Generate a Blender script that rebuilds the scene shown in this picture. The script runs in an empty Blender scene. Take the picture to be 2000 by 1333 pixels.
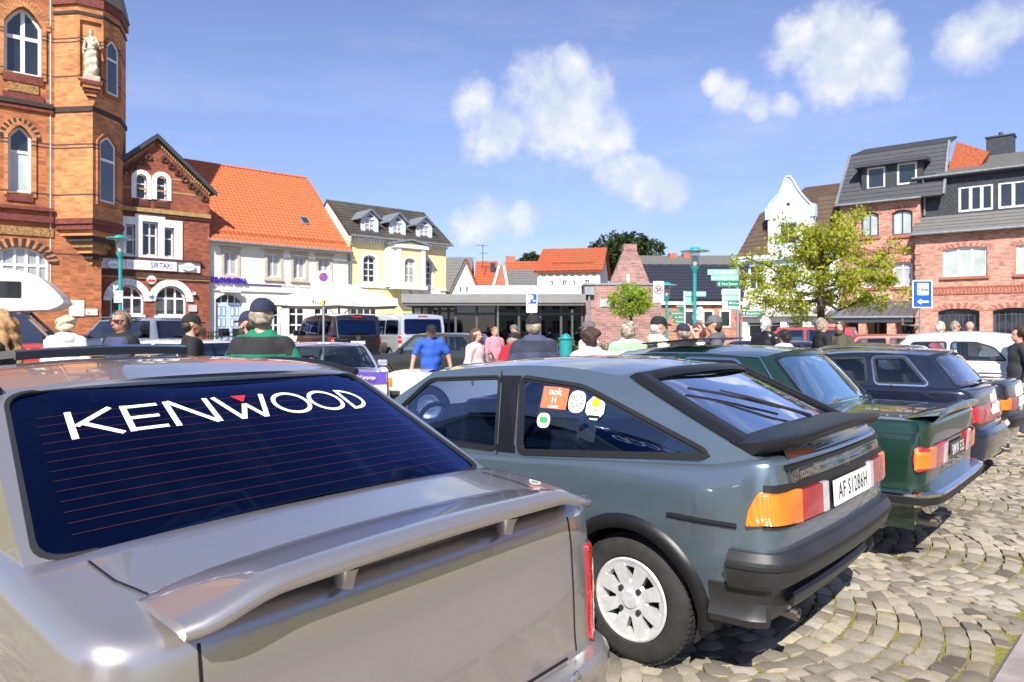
import bpy, bmesh, math, random
import numpy as np
from mathutils import Vector, Matrix
from mathutils.geometry import delaunay_2d_cdt, tessellate_polygon

random.seed(7); RNG = np.random.default_rng(7)
SC = bpy.context.scene
COL = SC.collection
R = math.radians
# ------------------------------------------------------------------ camera, sky, sun, exposure
EYE = 1.53; FPX = 1400.0; HOR = 645.0          # eye height (m), focal length and horizon row (2000 px wide photograph)
cam_d = bpy.data.cameras.new('camera'); cam = bpy.data.objects.new('camera', cam_d); COL.objects.link(cam)
cam_d.sensor_width = 36.0; cam_d.lens = 36.0*FPX/2000; cam_d.shift_y = -(666.5-HOR)/2000
cam_d.clip_start = 0.05; cam_d.clip_end = 6000
cam.location = (0, 0, EYE); cam.rotation_euler = (R(90), 0, 0)
SC.camera = cam
cam_d.dof.use_dof = True; cam_d.dof.focus_distance = 3.6; cam_d.dof.aperture_fstop = 6.3
SUN_EL = 42.0; SUN_AZ = 188.0                   # azimuth clockwise from +Y: behind the camera, to the left
SC.view_settings.view_transform = 'Standard'; SC.view_settings.look = 'None'
SC.cycles.max_bounces = 7; SC.cycles.diffuse_bounces = 2; SC.cycles.glossy_bounces = 3; SC.cycles.transparent_max_bounces = 10; SC.cycles.transmission_bounces = 2
SC.view_settings.exposure = 0.85; SC.view_settings.gamma = 1.0; SC.view_settings.use_curve_mapping = False

def node(nt, typ, loc=None, **kw):
    n = nt.nodes.new(typ)
    for k, v in kw.items():
        if k.startswith('_'): n.inputs[k[1:].replace('_', ' ')].default_value = v
        else: setattr(n, k, v)
    return n
def math_n(nt, op, a, b=None, c=None, clamp=False):
    n = nt.nodes.new('ShaderNodeMath'); n.operation = op; n.use_clamp = clamp
    for i, x in enumerate((a, b, c)):
        if x is None: continue
        if isinstance(x, (int, float)): n.inputs[i].default_value = x
        else: nt.links.new(x, n.inputs[i])
    return n.outputs[0]
def mixc(nt, fac, a, b, blend='MIX'):
    n = nt.nodes.new('ShaderNodeMix'); n.data_type = 'RGBA'; n.blend_type = blend
    for i, x in ((0, fac), (6, a), (7, b)):
        if isinstance(x, (int, float)): n.inputs[i].default_value = x
        elif isinstance(x, (tuple, list)): n.inputs[i].default_value = (*x[:3], 1)
        else: nt.links.new(x, n.inputs[i])
    return n.outputs[2]
def ramp(nt, fac, stops, interp='LINEAR'):
    n = nt.nodes.new('ShaderNodeValToRGB'); n.color_ramp.interpolation = interp
    el = n.color_ramp.elements
    while len(el) < len(stops): el.new(0.5)
    for e, (p, c) in zip(el, stops):
        e.position = p; e.color = (*c[:3], 1) if isinstance(c, (tuple, list)) else (c, c, c, 1)
    nt.links.new(fac, n.inputs[0]); return n.outputs[0]

def sky_dir(px, py):
    v = Vector(((px-1000)/FPX, 1.0, (HOR-py)/FPX)); return v.normalized()
def build_world():
    w = bpy.data.worlds.new('World'); SC.world = w; w.use_nodes = True; w.cycles.sampling_method = 'MANUAL'; w.cycles.sample_map_resolution = 512
    nt = w.node_tree; nt.nodes.clear()
    out = node(nt, 'ShaderNodeOutputWorld')
    sky = node(nt, 'ShaderNodeTexSky'); sky.sky_type = 'NISHITA'; sky.sun_disc = False
    sky.sun_elevation = R(SUN_EL); sky.sun_rotation = R(SUN_AZ); sky.altitude = 0; sky.air_density = 1.0; sky.dust_density = 0.1; sky.ozone_density = 2.5
    tint = mixc(nt, 1.0, sky.outputs[0], (1.13, .99, 1.15), 'MULTIPLY')
    tc = node(nt, 'ShaderNodeTexCoord'); D = tc.outputs['Generated']
    sz = node(nt, 'ShaderNodeSeparateXYZ'); nt.links.new(D, sz.inputs[0])
    low = ramp(nt, sz.outputs[2], [(0, (.50, .56, .66)), (.10, (.66, .72, .80)), (.30, (1, 1, 1))])     # clear northern air: horizon stays pale blue
    tint = mixc(nt, 1.0, tint, low, 'MULTIPLY')
    bg = node(nt, 'ShaderNodeBackground'); bg.inputs[1].default_value = 0.086
    nt.links.new(tint, bg.inputs[0])
    def noise(scale, detail, rough, off=(0, 0, 0), stretch=(1, 1, 1)):
        m = node(nt, 'ShaderNodeMapping'); m.inputs[1].default_value = off; m.inputs[3].default_value = stretch
        nt.links.new(D, m.inputs[0])
        n = node(nt, 'ShaderNodeTexNoise'); n.inputs['Scale'].default_value = scale; n.inputs['Detail'].default_value = detail; n.inputs['Roughness'].default_value = rough
        nt.links.new(m.outputs[0], n.inputs[0]); return n.outputs[0]
    # cumulus: (direction seen at px,py), angular radius in px, weight
    blobs = [(1050,150,62,1),(1110,135,48,1),(1020,185,55,1),(930,205,58,1),(985,245,66,1),(1060,225,85,1),(1130,240,85,1),(1190,258,58,1),(1150,195,62,.9),
             (1215,350,54,1),(1265,360,52,1),(1310,372,36,.9),(930,285,40,.7),
             (1560,95,64,1),(1650,75,80,1),(1640,130,85,1),(1715,140,66,1),(1520,120,45,.9),(1700,70,52,.9),(1590,140,60,.9),(1740,165,40,.8),
             (1430,185,44,.95),(1480,205,40,.95),(1530,205,34,.9),(1400,165,30,.8),
             (1890,85,58,.8),(1940,50,50,.75),(1800,185,34,.6),(1860,110,40,.7),(1985,25,40,.6),
             (950,428,52,.72),(1020,425,36,.66),(910,440,36,.6),(2080,80,60,.9)]
    def field(dz):
        acc = None
        for px, py, r, wgt in blobs:
            d = sky_dir(px, py-dz)
            vm = node(nt, 'ShaderNodeVectorMath', operation='DOT_PRODUCT'); nt.links.new(D, vm.inputs[0]); vm.inputs[1].default_value = d
            ang = r/FPX*.94*(d.y if d.y > .3 else .6)
            # 1 at centre, 0 at ang, going negative
            c1 = math.cos(ang)
            v = math_n(nt, 'MULTIPLY_ADD', vm.outputs[1], wgt/(1-c1), -wgt*c1/(1-c1))
            v = math_n(nt, 'MAXIMUM', v, -1.2)
            acc = v if acc is None else math_n(nt, 'SMOOTH_MAX', acc, v, 0.15)
        return acc
    f0 = field(0)
    n1 = noise(13, 9, .60, (3.1, 1.7, .4)); n2 = noise(40, 7, .62, (1, 5, 2))
    nz = math_n(nt, 'ADD', math_n(nt, 'MULTIPLY_ADD', n1, 3.6, -1.8), math_n(nt, 'MULTIPLY_ADD', n2, 1.5, -.75))
    dens = math_n(nt, 'ADD', f0, nz)
    mr = node(nt, 'ShaderNodeMapRange', interpolation_type='SMOOTHSTEP'); mr.inputs[1].default_value = -.45; mr.inputs[2].default_value = 1.35
    nt.links.new(dens, mr.inputs[0]); alpha = mr.outputs[0]
    # thin high streaks
    ci = noise(3.2, 7, .6, (2, 0, 5), (1, 1, 4.5)); ci2 = noise(1.4, 3, .5, (7, 2, 1))
    cir = math_n(nt, 'MULTIPLY', ramp(nt, ci, [(.48, 0.0), (.80, .55)]), ramp(nt, ci2, [(.40, 0.0), (.65, 1.0)]))
    # grey undersides: noise and thick cores
    n3 = noise(16, 5, .55, (4, 4, 9))
    shade = ramp(nt, math_n(nt, 'MULTIPLY_ADD', n3, 1.25, math_n(nt, 'MULTIPLY', dens, .10)), [(.56, (1.0, 1.0, 1.0)), (.80, (.72, .79, .92))])
    cb = node(nt, 'ShaderNodeBackground'); cb.inputs[1].default_value = 0.56; nt.links.new(shade, cb.inputs[0])
    m1 = node(nt, 'ShaderNodeMixShader'); a2 = math_n(nt, 'MAXIMUM', alpha, cir)
    nt.links.new(a2, m1.inputs[0]); nt.links.new(bg.outputs[0], m1.inputs[1]); nt.links.new(cb.outputs[0], m1.inputs[2])
    nt.links.new(m1.outputs[0], out.inputs[0])
build_world()
sun_d = bpy.data.lights.new('sun', 'SUN'); sun_d.energy = 4.9; sun_d.angle = R(0.53); sun_d.color = (1.0, .95, .87)
sun = bpy.data.objects.new('sun', sun_d); COL.objects.link(sun)
_a = R(SUN_AZ); _e = R(SUN_EL)
SUNV = Vector((math.sin(_a)*math.cos(_e), math.cos(_a)*math.cos(_e), math.sin(_e)))
sun.rotation_euler = (-SUNV).to_track_quat('-Z', 'Y').to_euler()
sun.location = (-10, -20, 30)

# ------------------------------------------------------------------ materials
MATS = {}
def new_mat(name):
    m = bpy.data.materials.new(name); m.use_nodes = True; nt = m.node_tree
    b = nt.nodes['Principled BSDF']; MATS[name] = m; return m, nt, b
def simple(name, col, rough=.5, metal=0, coat=0, spec=.5, noise=0, nscale=6, bump=0, bscale=40, coat_rough=.03, vary=None):
    if name in MATS: return MATS[name]
    m, nt, b = new_mat(name)
    b.inputs['Base Color'].default_value = (*col, 1); b.inputs['Roughness'].default_value = rough; b.inputs['Metallic'].default_value = metal
    b.inputs['Coat Weight'].default_value = coat; b.inputs['Coat Roughness'].default_value = coat_rough; b.inputs['Specular IOR Level'].default_value = spec
    if noise or bump:
        tc = node(nt, 'ShaderNodeTexCoord')
    if noise:
        n = node(nt, 'ShaderNodeTexNoise'); n.inputs['Scale'].default_value = nscale; n.inputs['Detail'].default_value = 6
        nt.links.new(tc.outputs['Object'], n.inputs[0])
        v2 = vary or tuple(c*(1-noise) for c in col)
        c = mixc(nt, ramp(nt, n.outputs[0], [(.35, 0.0), (.65, 1.0)]), tuple(min(1, c*(1+noise*.5)) for c in col), v2)
        nt.links.new(c, b.inputs['Base Color'])
    if bump:
        n = node(nt, 'ShaderNodeTexNoise'); n.inputs['Scale'].default_value = bscale; n.inputs['Detail'].default_value = 4
        nt.links.new(tc.outputs['Object'], n.inputs[0])
        bp = node(nt, 'ShaderNodeBump'); bp.inputs['Strength'].default_value = bump; bp.inputs['Distance'].default_value = .01
        nt.links.new(n.outputs[0], bp.inputs['Height']); nt.links.new(bp.outputs[0], b.inputs['Normal'])
    return m
def paint(name, col, metal=.0, rough=.35):
    if name in MATS: return MATS[name]
    m, nt, b = new_mat(name)
    tc = node(nt, 'ShaderNodeTexCoord')
    n = node(nt, 'ShaderNodeTexNoise'); n.inputs['Scale'].default_value = 900; n.inputs['Detail'].default_value = 1
    nt.links.new(tc.outputs['Object'], n.inputs[0])
    nt.links.new(mixc(nt, n.outputs[0], tuple(c*.86 for c in col), tuple(min(1, c*1.14) for c in col)), b.inputs['Base Color'])
    n2 = node(nt, 'ShaderNodeTexNoise'); n2.inputs['Scale'].default_value = 5; n2.inputs['Detail'].default_value = 8; nt.links.new(tc.outputs['Object'], n2.inputs[0])
    nt.links.new(math_n(nt, 'MULTIPLY_ADD', n2.outputs[0], .03, .0), b.inputs['Coat Roughness'])
    b.inputs['Metallic'].default_value = metal; b.inputs['Roughness'].default_value = rough
    b.inputs['Coat Weight'].default_value = 1.0; b.inputs['Coat IOR'].default_value = 1.5
    return m
def thin_glass(name, tint, gain=1.0, refl=(1, 1, 1), f0=.08):
    """a single sheet: tinted see-through plus a mirror reflection that grows at grazing angles"""
    if name in MATS: return MATS[name]
    m, nt, b = new_mat(name); nt.nodes.remove(b); out = nt.nodes['Material Output']
    tr = node(nt, 'ShaderNodeBsdfTransparent'); tr.inputs[0].default_value = (*tint, 1)
    gl = node(nt, 'ShaderNodeBsdfGlossy'); gl.inputs['Roughness'].default_value = 0; gl.inputs[0].default_value = (*refl, 1)
    ge = node(nt, 'ShaderNodeNewGeometry'); vm = node(nt, 'ShaderNodeVectorMath', operation='DOT_PRODUCT'); nt.links.new(ge.outputs['Incoming'], vm.inputs[0]); nt.links.new(ge.outputs['Normal'], vm.inputs[1])
    c = math_n(nt, 'SUBTRACT', 1.0, math_n(nt, 'ABSOLUTE', vm.outputs[1]), clamp=True)
    f2 = math_n(nt, 'MULTIPLY', math_n(nt, 'MULTIPLY_ADD', math_n(nt, 'POWER', c, 4.0), 1-f0, f0), gain, clamp=True)
    ms = node(nt, 'ShaderNodeMixShader'); nt.links.new(f2, ms.inputs[0]); nt.links.new(tr.outputs[0], ms.inputs[1]); nt.links.new(gl.outputs[0], ms.inputs[2])
    nt.links.new(ms.outputs[0], out.inputs[0]); return m
def brick_mat(name, c1, c2, mortar, bw=.24, rh=.075, msz=.012, bump=.5, bands=None):
    """bricks too small to tell apart, laid along each wall face"""
    if name in MATS: return MATS[name]
    m, nt, b = new_mat(name)
    tc = node(nt, 'ShaderNodeTexCoord'); sp = node(nt, 'ShaderNodeSeparateXYZ'); nt.links.new(tc.outputs['Object'], sp.inputs[0])
    cb = node(nt, 'ShaderNodeCombineXYZ'); sn = node(nt, 'ShaderNodeSeparateXYZ'); nt.links.new(tc.outputs['Normal'], sn.inputs[0])
    along = math_n(nt, 'SUBTRACT', math_n(nt, 'MULTIPLY', sp.outputs[1], sn.outputs[0]), math_n(nt, 'MULTIPLY', sp.outputs[0], sn.outputs[1]))     # runs along the wall face whatever way it turns
    nt.links.new(along, cb.inputs[0]); nt.links.new(sp.outputs[2], cb.inputs[1])
    br = node(nt, 'ShaderNodeTexBrick'); nt.links.new(cb.outputs[0], br.inputs[0])
    br.inputs['Scale'].default_value = 1; br.inputs['Brick Width'].default_value = bw; br.inputs['Row Height'].default_value = rh; br.inputs['Mortar Size'].default_value = msz
    br.inputs['Color1'].default_value = (*c1, 1); br.inputs['Color2'].default_value = (*c2, 1); br.inputs['Mortar'].default_value = (*mortar, 1); br.inputs['Bias'].default_value = 0
    n = node(nt, 'ShaderNodeTexNoise'); n.inputs['Scale'].default_value = 1.3; n.inputs['Detail'].default_value = 7; nt.links.new(tc.outputs['Object'], n.inputs[0])
    c = mixc(nt, 1.0, br.outputs[0], ramp(nt, n.outputs[0], [(.3, (.74, .72, .70)), (.7, (1.12, 1.1, 1.08))]), 'MULTIPLY')
    n9 = node(nt, 'ShaderNodeTexWhiteNoise'); 
    q = node(nt, 'ShaderNodeVectorMath', operation='SNAP'); nt.links.new(cb.outputs[0], q.inputs[0]); q.inputs[1].default_value = (bw, rh, 1); nt.links.new(q.outputs[0], n9.inputs[0])
    c = mixc(nt, 1.0, c, ramp(nt, n9.outputs[0], [(0, (.7, .68, .7)), (.5, (1, 1, 1)), (1, (1.2, 1.15, 1.1))]), 'MULTIPLY')
    if bands:
        for z0, z1, bc in bands:
            f = math_n(nt, 'MULTIPLY', math_n(nt, 'GREATER_THAN', sp.outputs[2], z0), math_n(nt, 'LESS_THAN', sp.outputs[2], z1))
            c = mixc(nt, f, c, bc)
    nt.links.new(c, b.inputs['Base Color']); b.inputs['Roughness'].default_value = .82
    bp = node(nt, 'ShaderNodeBump'); bp.inputs['Strength'].default_value = bump; bp.inputs['Distance'].default_value = .01; bp.invert = True
    nt.links.new(br.outputs['Fac'], bp.inputs['Height']); nt.links.new(bp.outputs[0], b.inputs['Normal'])
    return m

# ------------------------------------------------------------------ mesh helpers
def tag(o, label=None, cat=None, group=None, kind=None):
    if label: o['label'] = label
    if cat: o['category'] = cat
    if group: o['group'] = group
    if kind: o['kind'] = kind
    return o
def empty(name, loc=(0, 0, 0), rz=0, label=None, cat=None, group=None):
    o = bpy.data.objects.new(name, None); COL.objects.link(o); o.location = loc; o.rotation_euler = (0, 0, rz); o.empty_display_size = .2
    return tag(o, label, cat, group)
def link_mesh(name, me, mat, parent=None):
    if mat is not None:
        for m in (mat if isinstance(mat, (list, tuple)) else [mat]): me.materials.append(m)
    o = bpy.data.objects.new(name, me); COL.objects.link(o)
    if parent is not None: o.parent = parent
    return o
class MB:
    """collects geometry; build() links it as one mesh object"""
    def __init__(s): s.v = []; s.f = []; s.mi = []; s.cur = 0
    def add(s, v, f):
        n = len(s.v); s.v += [tuple(p) for p in v]; s.f += [tuple(i+n for i in q) for q in f]; s.mi += [s.cur]*len(f); return s
    def box(s, x0, y0, z0, x1, y1, z1):
        v = [(x0,y0,z0),(x1,y0,z0),(x1,y1,z0),(x0,y1,z0),(x0,y0,z1),(x1,y0,z1),(x1,y1,z1),(x0,y1,z1)]
        return s.add(v, [(3,2,1,0),(4,5,6,7),(0,1,5,4),(1,2,6,5),(2,3,7,6),(3,0,4,7)])
    def obox(s, c, ax, ay, az):
        c, ax, ay, az = map(Vector, (c, ax, ay, az))
        v = [c+ax*i+ay*j+az*k for k in (-1, 1) for i, j in ((-1,-1),(1,-1),(1,1),(-1,1))]
        return s.add(v, [(3,2,1,0),(4,5,6,7),(0,1,5,4),(1,2,6,5),(2,3,7,6),(3,0,4,7)])
    def tube(s, pts, r, n=8, caps=True):
        pts = [Vector(p) for p in pts]; rs = r if isinstance(r, (list, tuple)) else [r]*len(pts)
        V = []; up = None
        for i, p in enumerate(pts):
            t = (pts[min(i+1, len(pts)-1)]-pts[max(i-1, 0)]).normalized()
            if up is None: up = Vector((0, 0, 1)) if abs(t.z) < .9 else Vector((1, 0, 0))
            a = t.cross(up).normalized(); b = a.cross(t).normalized(); up = b
            V += [p+(a*math.cos(2*math.pi*k/n)+b*math.sin(2*math.pi*k/n))*rs[i] for k in range(n)]
        F = [(i*n+k, i*n+(k+1)%n, (i+1)*n+(k+1)%n, (i+1)*n+k) for i in range(len(pts)-1) for k in range(n)]
        if caps: F += [tuple(range(n-1, -1, -1)), tuple((len(pts)-1)*n+k for k in range(n))]
        return s.add(V, F)
    def lathe(s, prof, n=24, c=(0, 0, 0), axis='z', closed=False):
        V = []
        for r, z in prof:
            for k in range(n):
                a = 2*math.pi*k/n; p = (r*math.cos(a), r*math.sin(a), z)
                if axis == 'y': p = (p[0], p[2], p[1])
                if axis == 'x': p = (p[2], p[0], p[1])
                V.append((p[0]+c[0], p[1]+c[1], p[2]+c[2]))
        m = len(prof)
        F = [(i*n+k, i*n+(k+1)%n, ((i+1)%m)*n+(k+1)%n, ((i+1)%m)*n+k) for i in range(m if closed else m-1) for k in range(n)]
        return s.add(V, F)
    def grid(s, P):
        """P: list of rows of points"""
        m = len(P[0]); V = [p for row in P for p in row]
        return s.add(V, [(i*m+j, i*m+j+1, (i+1)*m+j+1, (i+1)*m+j) for i in range(len(P)-1) for j in range(m-1)])
    def build(s, name, mat, parent=None, smooth=None, weld=None, fix=True):
        me = bpy.data.meshes.new(name); me.from_pydata(s.v, [], s.f)
        if max(s.mi, default=0) > 0: me.polygons.foreach_set('material_index', s.mi)
        if weld or fix:
            bm = bmesh.new(); bm.from_mesh(me)
            if weld: bmesh.ops.remove_doubles(bm, verts=bm.verts, dist=weld)
            if fix: bmesh.ops.recalc_face_normals(bm, faces=bm.faces)
            bm.to_mesh(me); bm.free()
        if smooth is not None:
            me.polygons.foreach_set('use_smooth', [True]*len(me.polygons)); me.set_sharp_from_angle(angle=R(smooth))
        return link_mesh(name, me, mat, parent)
def bevel_obj(o, w=.01, seg=2):
    bm = bmesh.new(); bm.from_mesh(o.data)
    bmesh.ops.bevel(bm, geom=[e for e in bm.edges if len(e.link_faces) == 2 and e.calc_face_angle(0) > .5], offset=w, segments=seg, profile=.6, affect='EDGES', clamp_overlap=True)
    bm.to_mesh(o.data); bm.free(); return o
def inpoly(P, poly):
    P = np.asarray(P, float); poly = np.asarray(poly, float); x, y = P[:, 0], P[:, 1]; res = np.zeros(len(P), bool)
    j = len(poly)-1
    for i in range(len(poly)):
        xi, yi = poly[i]; xj, yj = poly[j]
        c = (yi > y) != (yj > y)
        with np.errstate(divide='ignore', invalid='ignore'):
            t = (xj-xi)*(y-yi)/(yj-yi+1e-30)+xi
        res ^= c & (x < t); j = i
    return res
def seg_dist(P, poly):
    P = np.asarray(P, float); poly = np.asarray(poly, float); d = np.full(len(P), 1e9)
    for a, b in zip(poly, np.roll(poly, -1, 0)):
        ab = b-a; t = np.clip(((P-a)@ab)/max(ab@ab, 1e-12), 0, 1); d = np.minimum(d, np.linalg.norm(P-(a+t[:, None]*ab), axis=1))
    return d
def tri_panel(outer, holes=(), step=None):
    verts = [tuple(p) for p in outer]; edges = [(i, (i+1) % len(outer)) for i in range(len(outer))]
    for hpoly in holes:
        n = len(verts); verts += [tuple(p) for p in hpoly]; edges += [(n+i, n+(i+1) % len(hpoly)) for i in range(len(hpoly))]
    if step:
        sx, sy = step if isinstance(step, tuple) else (step, step)
        o = np.array(outer); x0, y0 = o.min(0); x1, y1 = o.max(0)
        gx, gy = np.meshgrid(np.arange(x0+sx*.5, x1, sx), np.arange(y0+sy*.5, y1, sy)); G = np.stack([gx.ravel(), gy.ravel()], 1)
        if len(G):
            k = inpoly(G, outer); sc = np.array([1/sx, 1/sy])
            for hp in holes: k &= ~inpoly(G, hp)
            G = G[k]
            if len(G):
                k = seg_dist(G*sc, o*sc) > .35
                for hp in holes: k &= seg_dist(G*sc, np.array(hp)*sc) > .35
                verts += [tuple(p) for p in G[k]]
    vo, eo, fo, *_ = delaunay_2d_cdt([Vector(v) for v in verts], edges, [], 0, 1e-6)
    V = [(v.x, v.y) for v in vo]; cen = np.array([np.mean([V[i] for i in f], 0) for f in fo])
    k = inpoly(cen, outer)
    for hp in holes: k &= ~inpoly(cen, hp)
    F = [tuple(f) for f, kk in zip(fo, k) if kk]
    return V, F
def off_fn(fn, e=1e-3, flip=1):
    def g(x, y, off):
        p = Vector(fn(x, y))
        if not off: return p
        n = (Vector(fn(x+e, y))-Vector(fn(x-e, y))).cross(Vector(fn(x, y+e))-Vector(fn(x, y-e)))
        if n.length < 1e-12: return p
        return p+n.normalized()*off*flip
    return g
def add_panel(mb, outer, holes, g, o0, o1=None, step=None):
    """panel on the surface g(x,y,off): one sheet at off o0, or a closed slab between o0 and o1"""
    V, F = tri_panel(outer, holes, step)
    if o1 is None: return mb.add([g(x, y, o0) for x, y in V], F)
    n = len(V); VV = [g(x, y, o1) for x, y in V]+[g(x, y, o0) for x, y in V]
    FF = list(F)+[tuple(i+n for i in reversed(f)) for f in F]
    cnt = {}
    for f in F:
        for a, b in zip(f, f[1:]+f[:1]): cnt[(a, b)] = 1
    for (a, b) in cnt:
        if (b, a) not in cnt: FF.append((b, a, a+n, b+n))
    return mb.add(VV, FF)
def rpoly(pts, r=.05, n=4):
    """polygon with rounded corners (r: one radius or one for each corner)"""
    P = [Vector(p) for p in pts]; out = []; N = len(P)
    for i in range(N):
        p = P[i]; a = P[i-1]-p; b = P[(i+1) % N]-p; ri = r[i] if isinstance(r, (list, tuple)) else r
        q = min(ri, a.length*.48, b.length*.48)
        if q < 1e-4: out.append(tuple(p)); continue
        A = p+a.normalized()*q; B = p+b.normalized()*q
        for k in range(n+1):
            t = k/n; out.append(tuple(A*(1-t)**2+p*2*t*(1-t)+B*t*t))
    return out
def grow(poly, d):
    P = np.array(poly, float); A = np.sum(P[:, 0]*np.roll(P[:, 1], -1)-np.roll(P[:, 0], -1)*P[:, 1]); sg = 1 if A > 0 else -1
    pr = P-np.roll(P, 1, 0); nx = np.roll(P, -1, 0)-P
    def nn(e): l = np.linalg.norm(e, axis=1, keepdims=True)+1e-12; return np.stack([e[:, 1], -e[:, 0]], 1)/l
    n = nn(pr)+nn(nx); n /= np.maximum(np.sum(n*nn(pr), 1, keepdims=True), .3)
    return [tuple(p) for p in P+n*d*sg]
def catmull(pts, n=8):
    P = [np.array(p, float) for p in pts]; P = [2*P[0]-P[1]]+P+[2*P[-1]-P[-2]]; out = []
    for i in range(1, len(P)-2):
        p0, p1, p2, p3 = P[i-1:i+3]
        for k in range(n):
            t = k/n; out.append(.5*((2*p1)+(-p0+p2)*t+(2*p0-5*p1+4*p2-p3)*t*t+(-p0+3*p1-3*p2+p3)*t**3))
    out.append(P[-2]); return np.array(out)
_txt = {}
def text2d(s, size=1.0, spacing=1.0, bold=0.0):
    """2-D outline mesh of a line of lettering (x along, y up, origin at its middle): verts, faces"""
    k = (s, size, spacing, bold)
    if k in _txt: return _txt[k]
    cu = bpy.data.curves.new('lettering', 'FONT'); cu.body = s; cu.size = size; cu.space_character = spacing; cu.offset = bold; cu.resolution_u = 2
    cu.align_x = 'CENTER'; cu.align_y = 'CENTER'
    ob = bpy.data.objects.new('lettering', cu); me = ob.to_mesh()
    V = [(v.co.x, v.co.y) for v in me.vertices]; F = [tuple(p.vertices) for p in me.polygons]
    ob.to_mesh_clear(); bpy.data.objects.remove(ob); bpy.data.curves.remove(cu)
    _txt[k] = (V, F); return V, F
def add_text(mb, s, c, ex, ey, size, width=None, spacing=1.0, bold=0.0):
    V, F = text2d(s, size, spacing, bold)
    if not V: return mb
    kx = 1
    if width: w = max(v[0] for v in V)-min(v[0] for v in V); kx = width/w
    c, ex, ey = Vector(c), Vector(ex), Vector(ey)
    return mb.add([c+ex*(x*kx)+ey*y for x, y in V], F)
def smoothstep(a, b, x): t = min(1, max(0, (x-a)/(b-a))); return t*t*(3-2*t)
def gz(y): return .80*smoothstep(18, 44, y)          # the square rises gently towards the far houses
def gp(px, Y, z=None):                               # ground point in the direction of a photo column at depth Y
    return Vector(((px-1000)/FPX*Y, Y, gz(Y) if z is None else z))
def zat(py, Y): return EYE+(HOR-py)*Y/FPX             # height of a photo row at depth Y
# ------------------------------------------------------------------ ground
def ground_mat():
    m, nt, b = new_mat('moss_and_sand')
    tc = node(nt, 'ShaderNodeTexCoord'); n = node(nt, 'ShaderNodeTexNoise'); n.inputs['Scale'].default_value = 3.0; n.inputs['Detail'].default_value = 8; n.inputs['Roughness'].default_value = .7
    nt.links.new(tc.outputs['Object'], n.inputs[0])
    n2 = node(nt, 'ShaderNodeTexNoise'); n2.inputs['Scale'].default_value = 60; n2.inputs['Detail'].default_value = 5; nt.links.new(tc.outputs['Object'], n2.inputs[0])
    moss = mixc(nt, n2.outputs[0], (.13, .135, .018), (.27, .25, .05)); sand = mixc(nt, n2.outputs[0], (.10, .085, .06), (.24, .20, .14))
    nt.links.new(mixc(nt, ramp(nt, n.outputs[0], [(.48, 0.0), (.66, 1.0)]), moss, sand), b.inputs['Base Color']); b.inputs['Roughness'].default_value = .95
    bp = node(nt, 'ShaderNodeBump'); bp.inputs['Strength'].default_value = .9; bp.inputs['Distance'].default_value = .02; nt.links.new(n2.outputs[0], bp.inputs['Height']); nt.links.new(bp.outputs[0], b.inputs['Normal'])
    return m
def far_paving_mat():
    m, nt, b = new_mat('far_paving')
    tc = node(nt, 'ShaderNodeTexCoord'); vo = node(nt, 'ShaderNodeTexVoronoi'); vo.inputs['Scale'].default_value = 7; nt.links.new(tc.outputs['Object'], vo.inputs[0])
    n = node(nt, 'ShaderNodeTexNoise'); n.inputs['Scale'].default_value = .25; n.inputs['Detail'].default_value = 6; nt.links.new(tc.outputs['Object'], n.inputs[0])
    c = ramp(nt, vo.outputs['Color'], [(0, (.20, .19, .17)), (1, (.36, .34, .31))]); c = mixc(nt, ramp(nt, vo.outputs['Distance'], [(.45, 0.0), (.7, .8)]), c, (.13, .13, .07))
    nt.links.new(mixc(nt, 1.0, c, ramp(nt, n.outputs[0], [(.3, (.8, .8, .8)), (.7, (1.1, 1.1, 1.1))]), 'MULTIPLY'), b.inputs['Base Color']); b.inputs['Roughness'].default_value = .9
    return m
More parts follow.
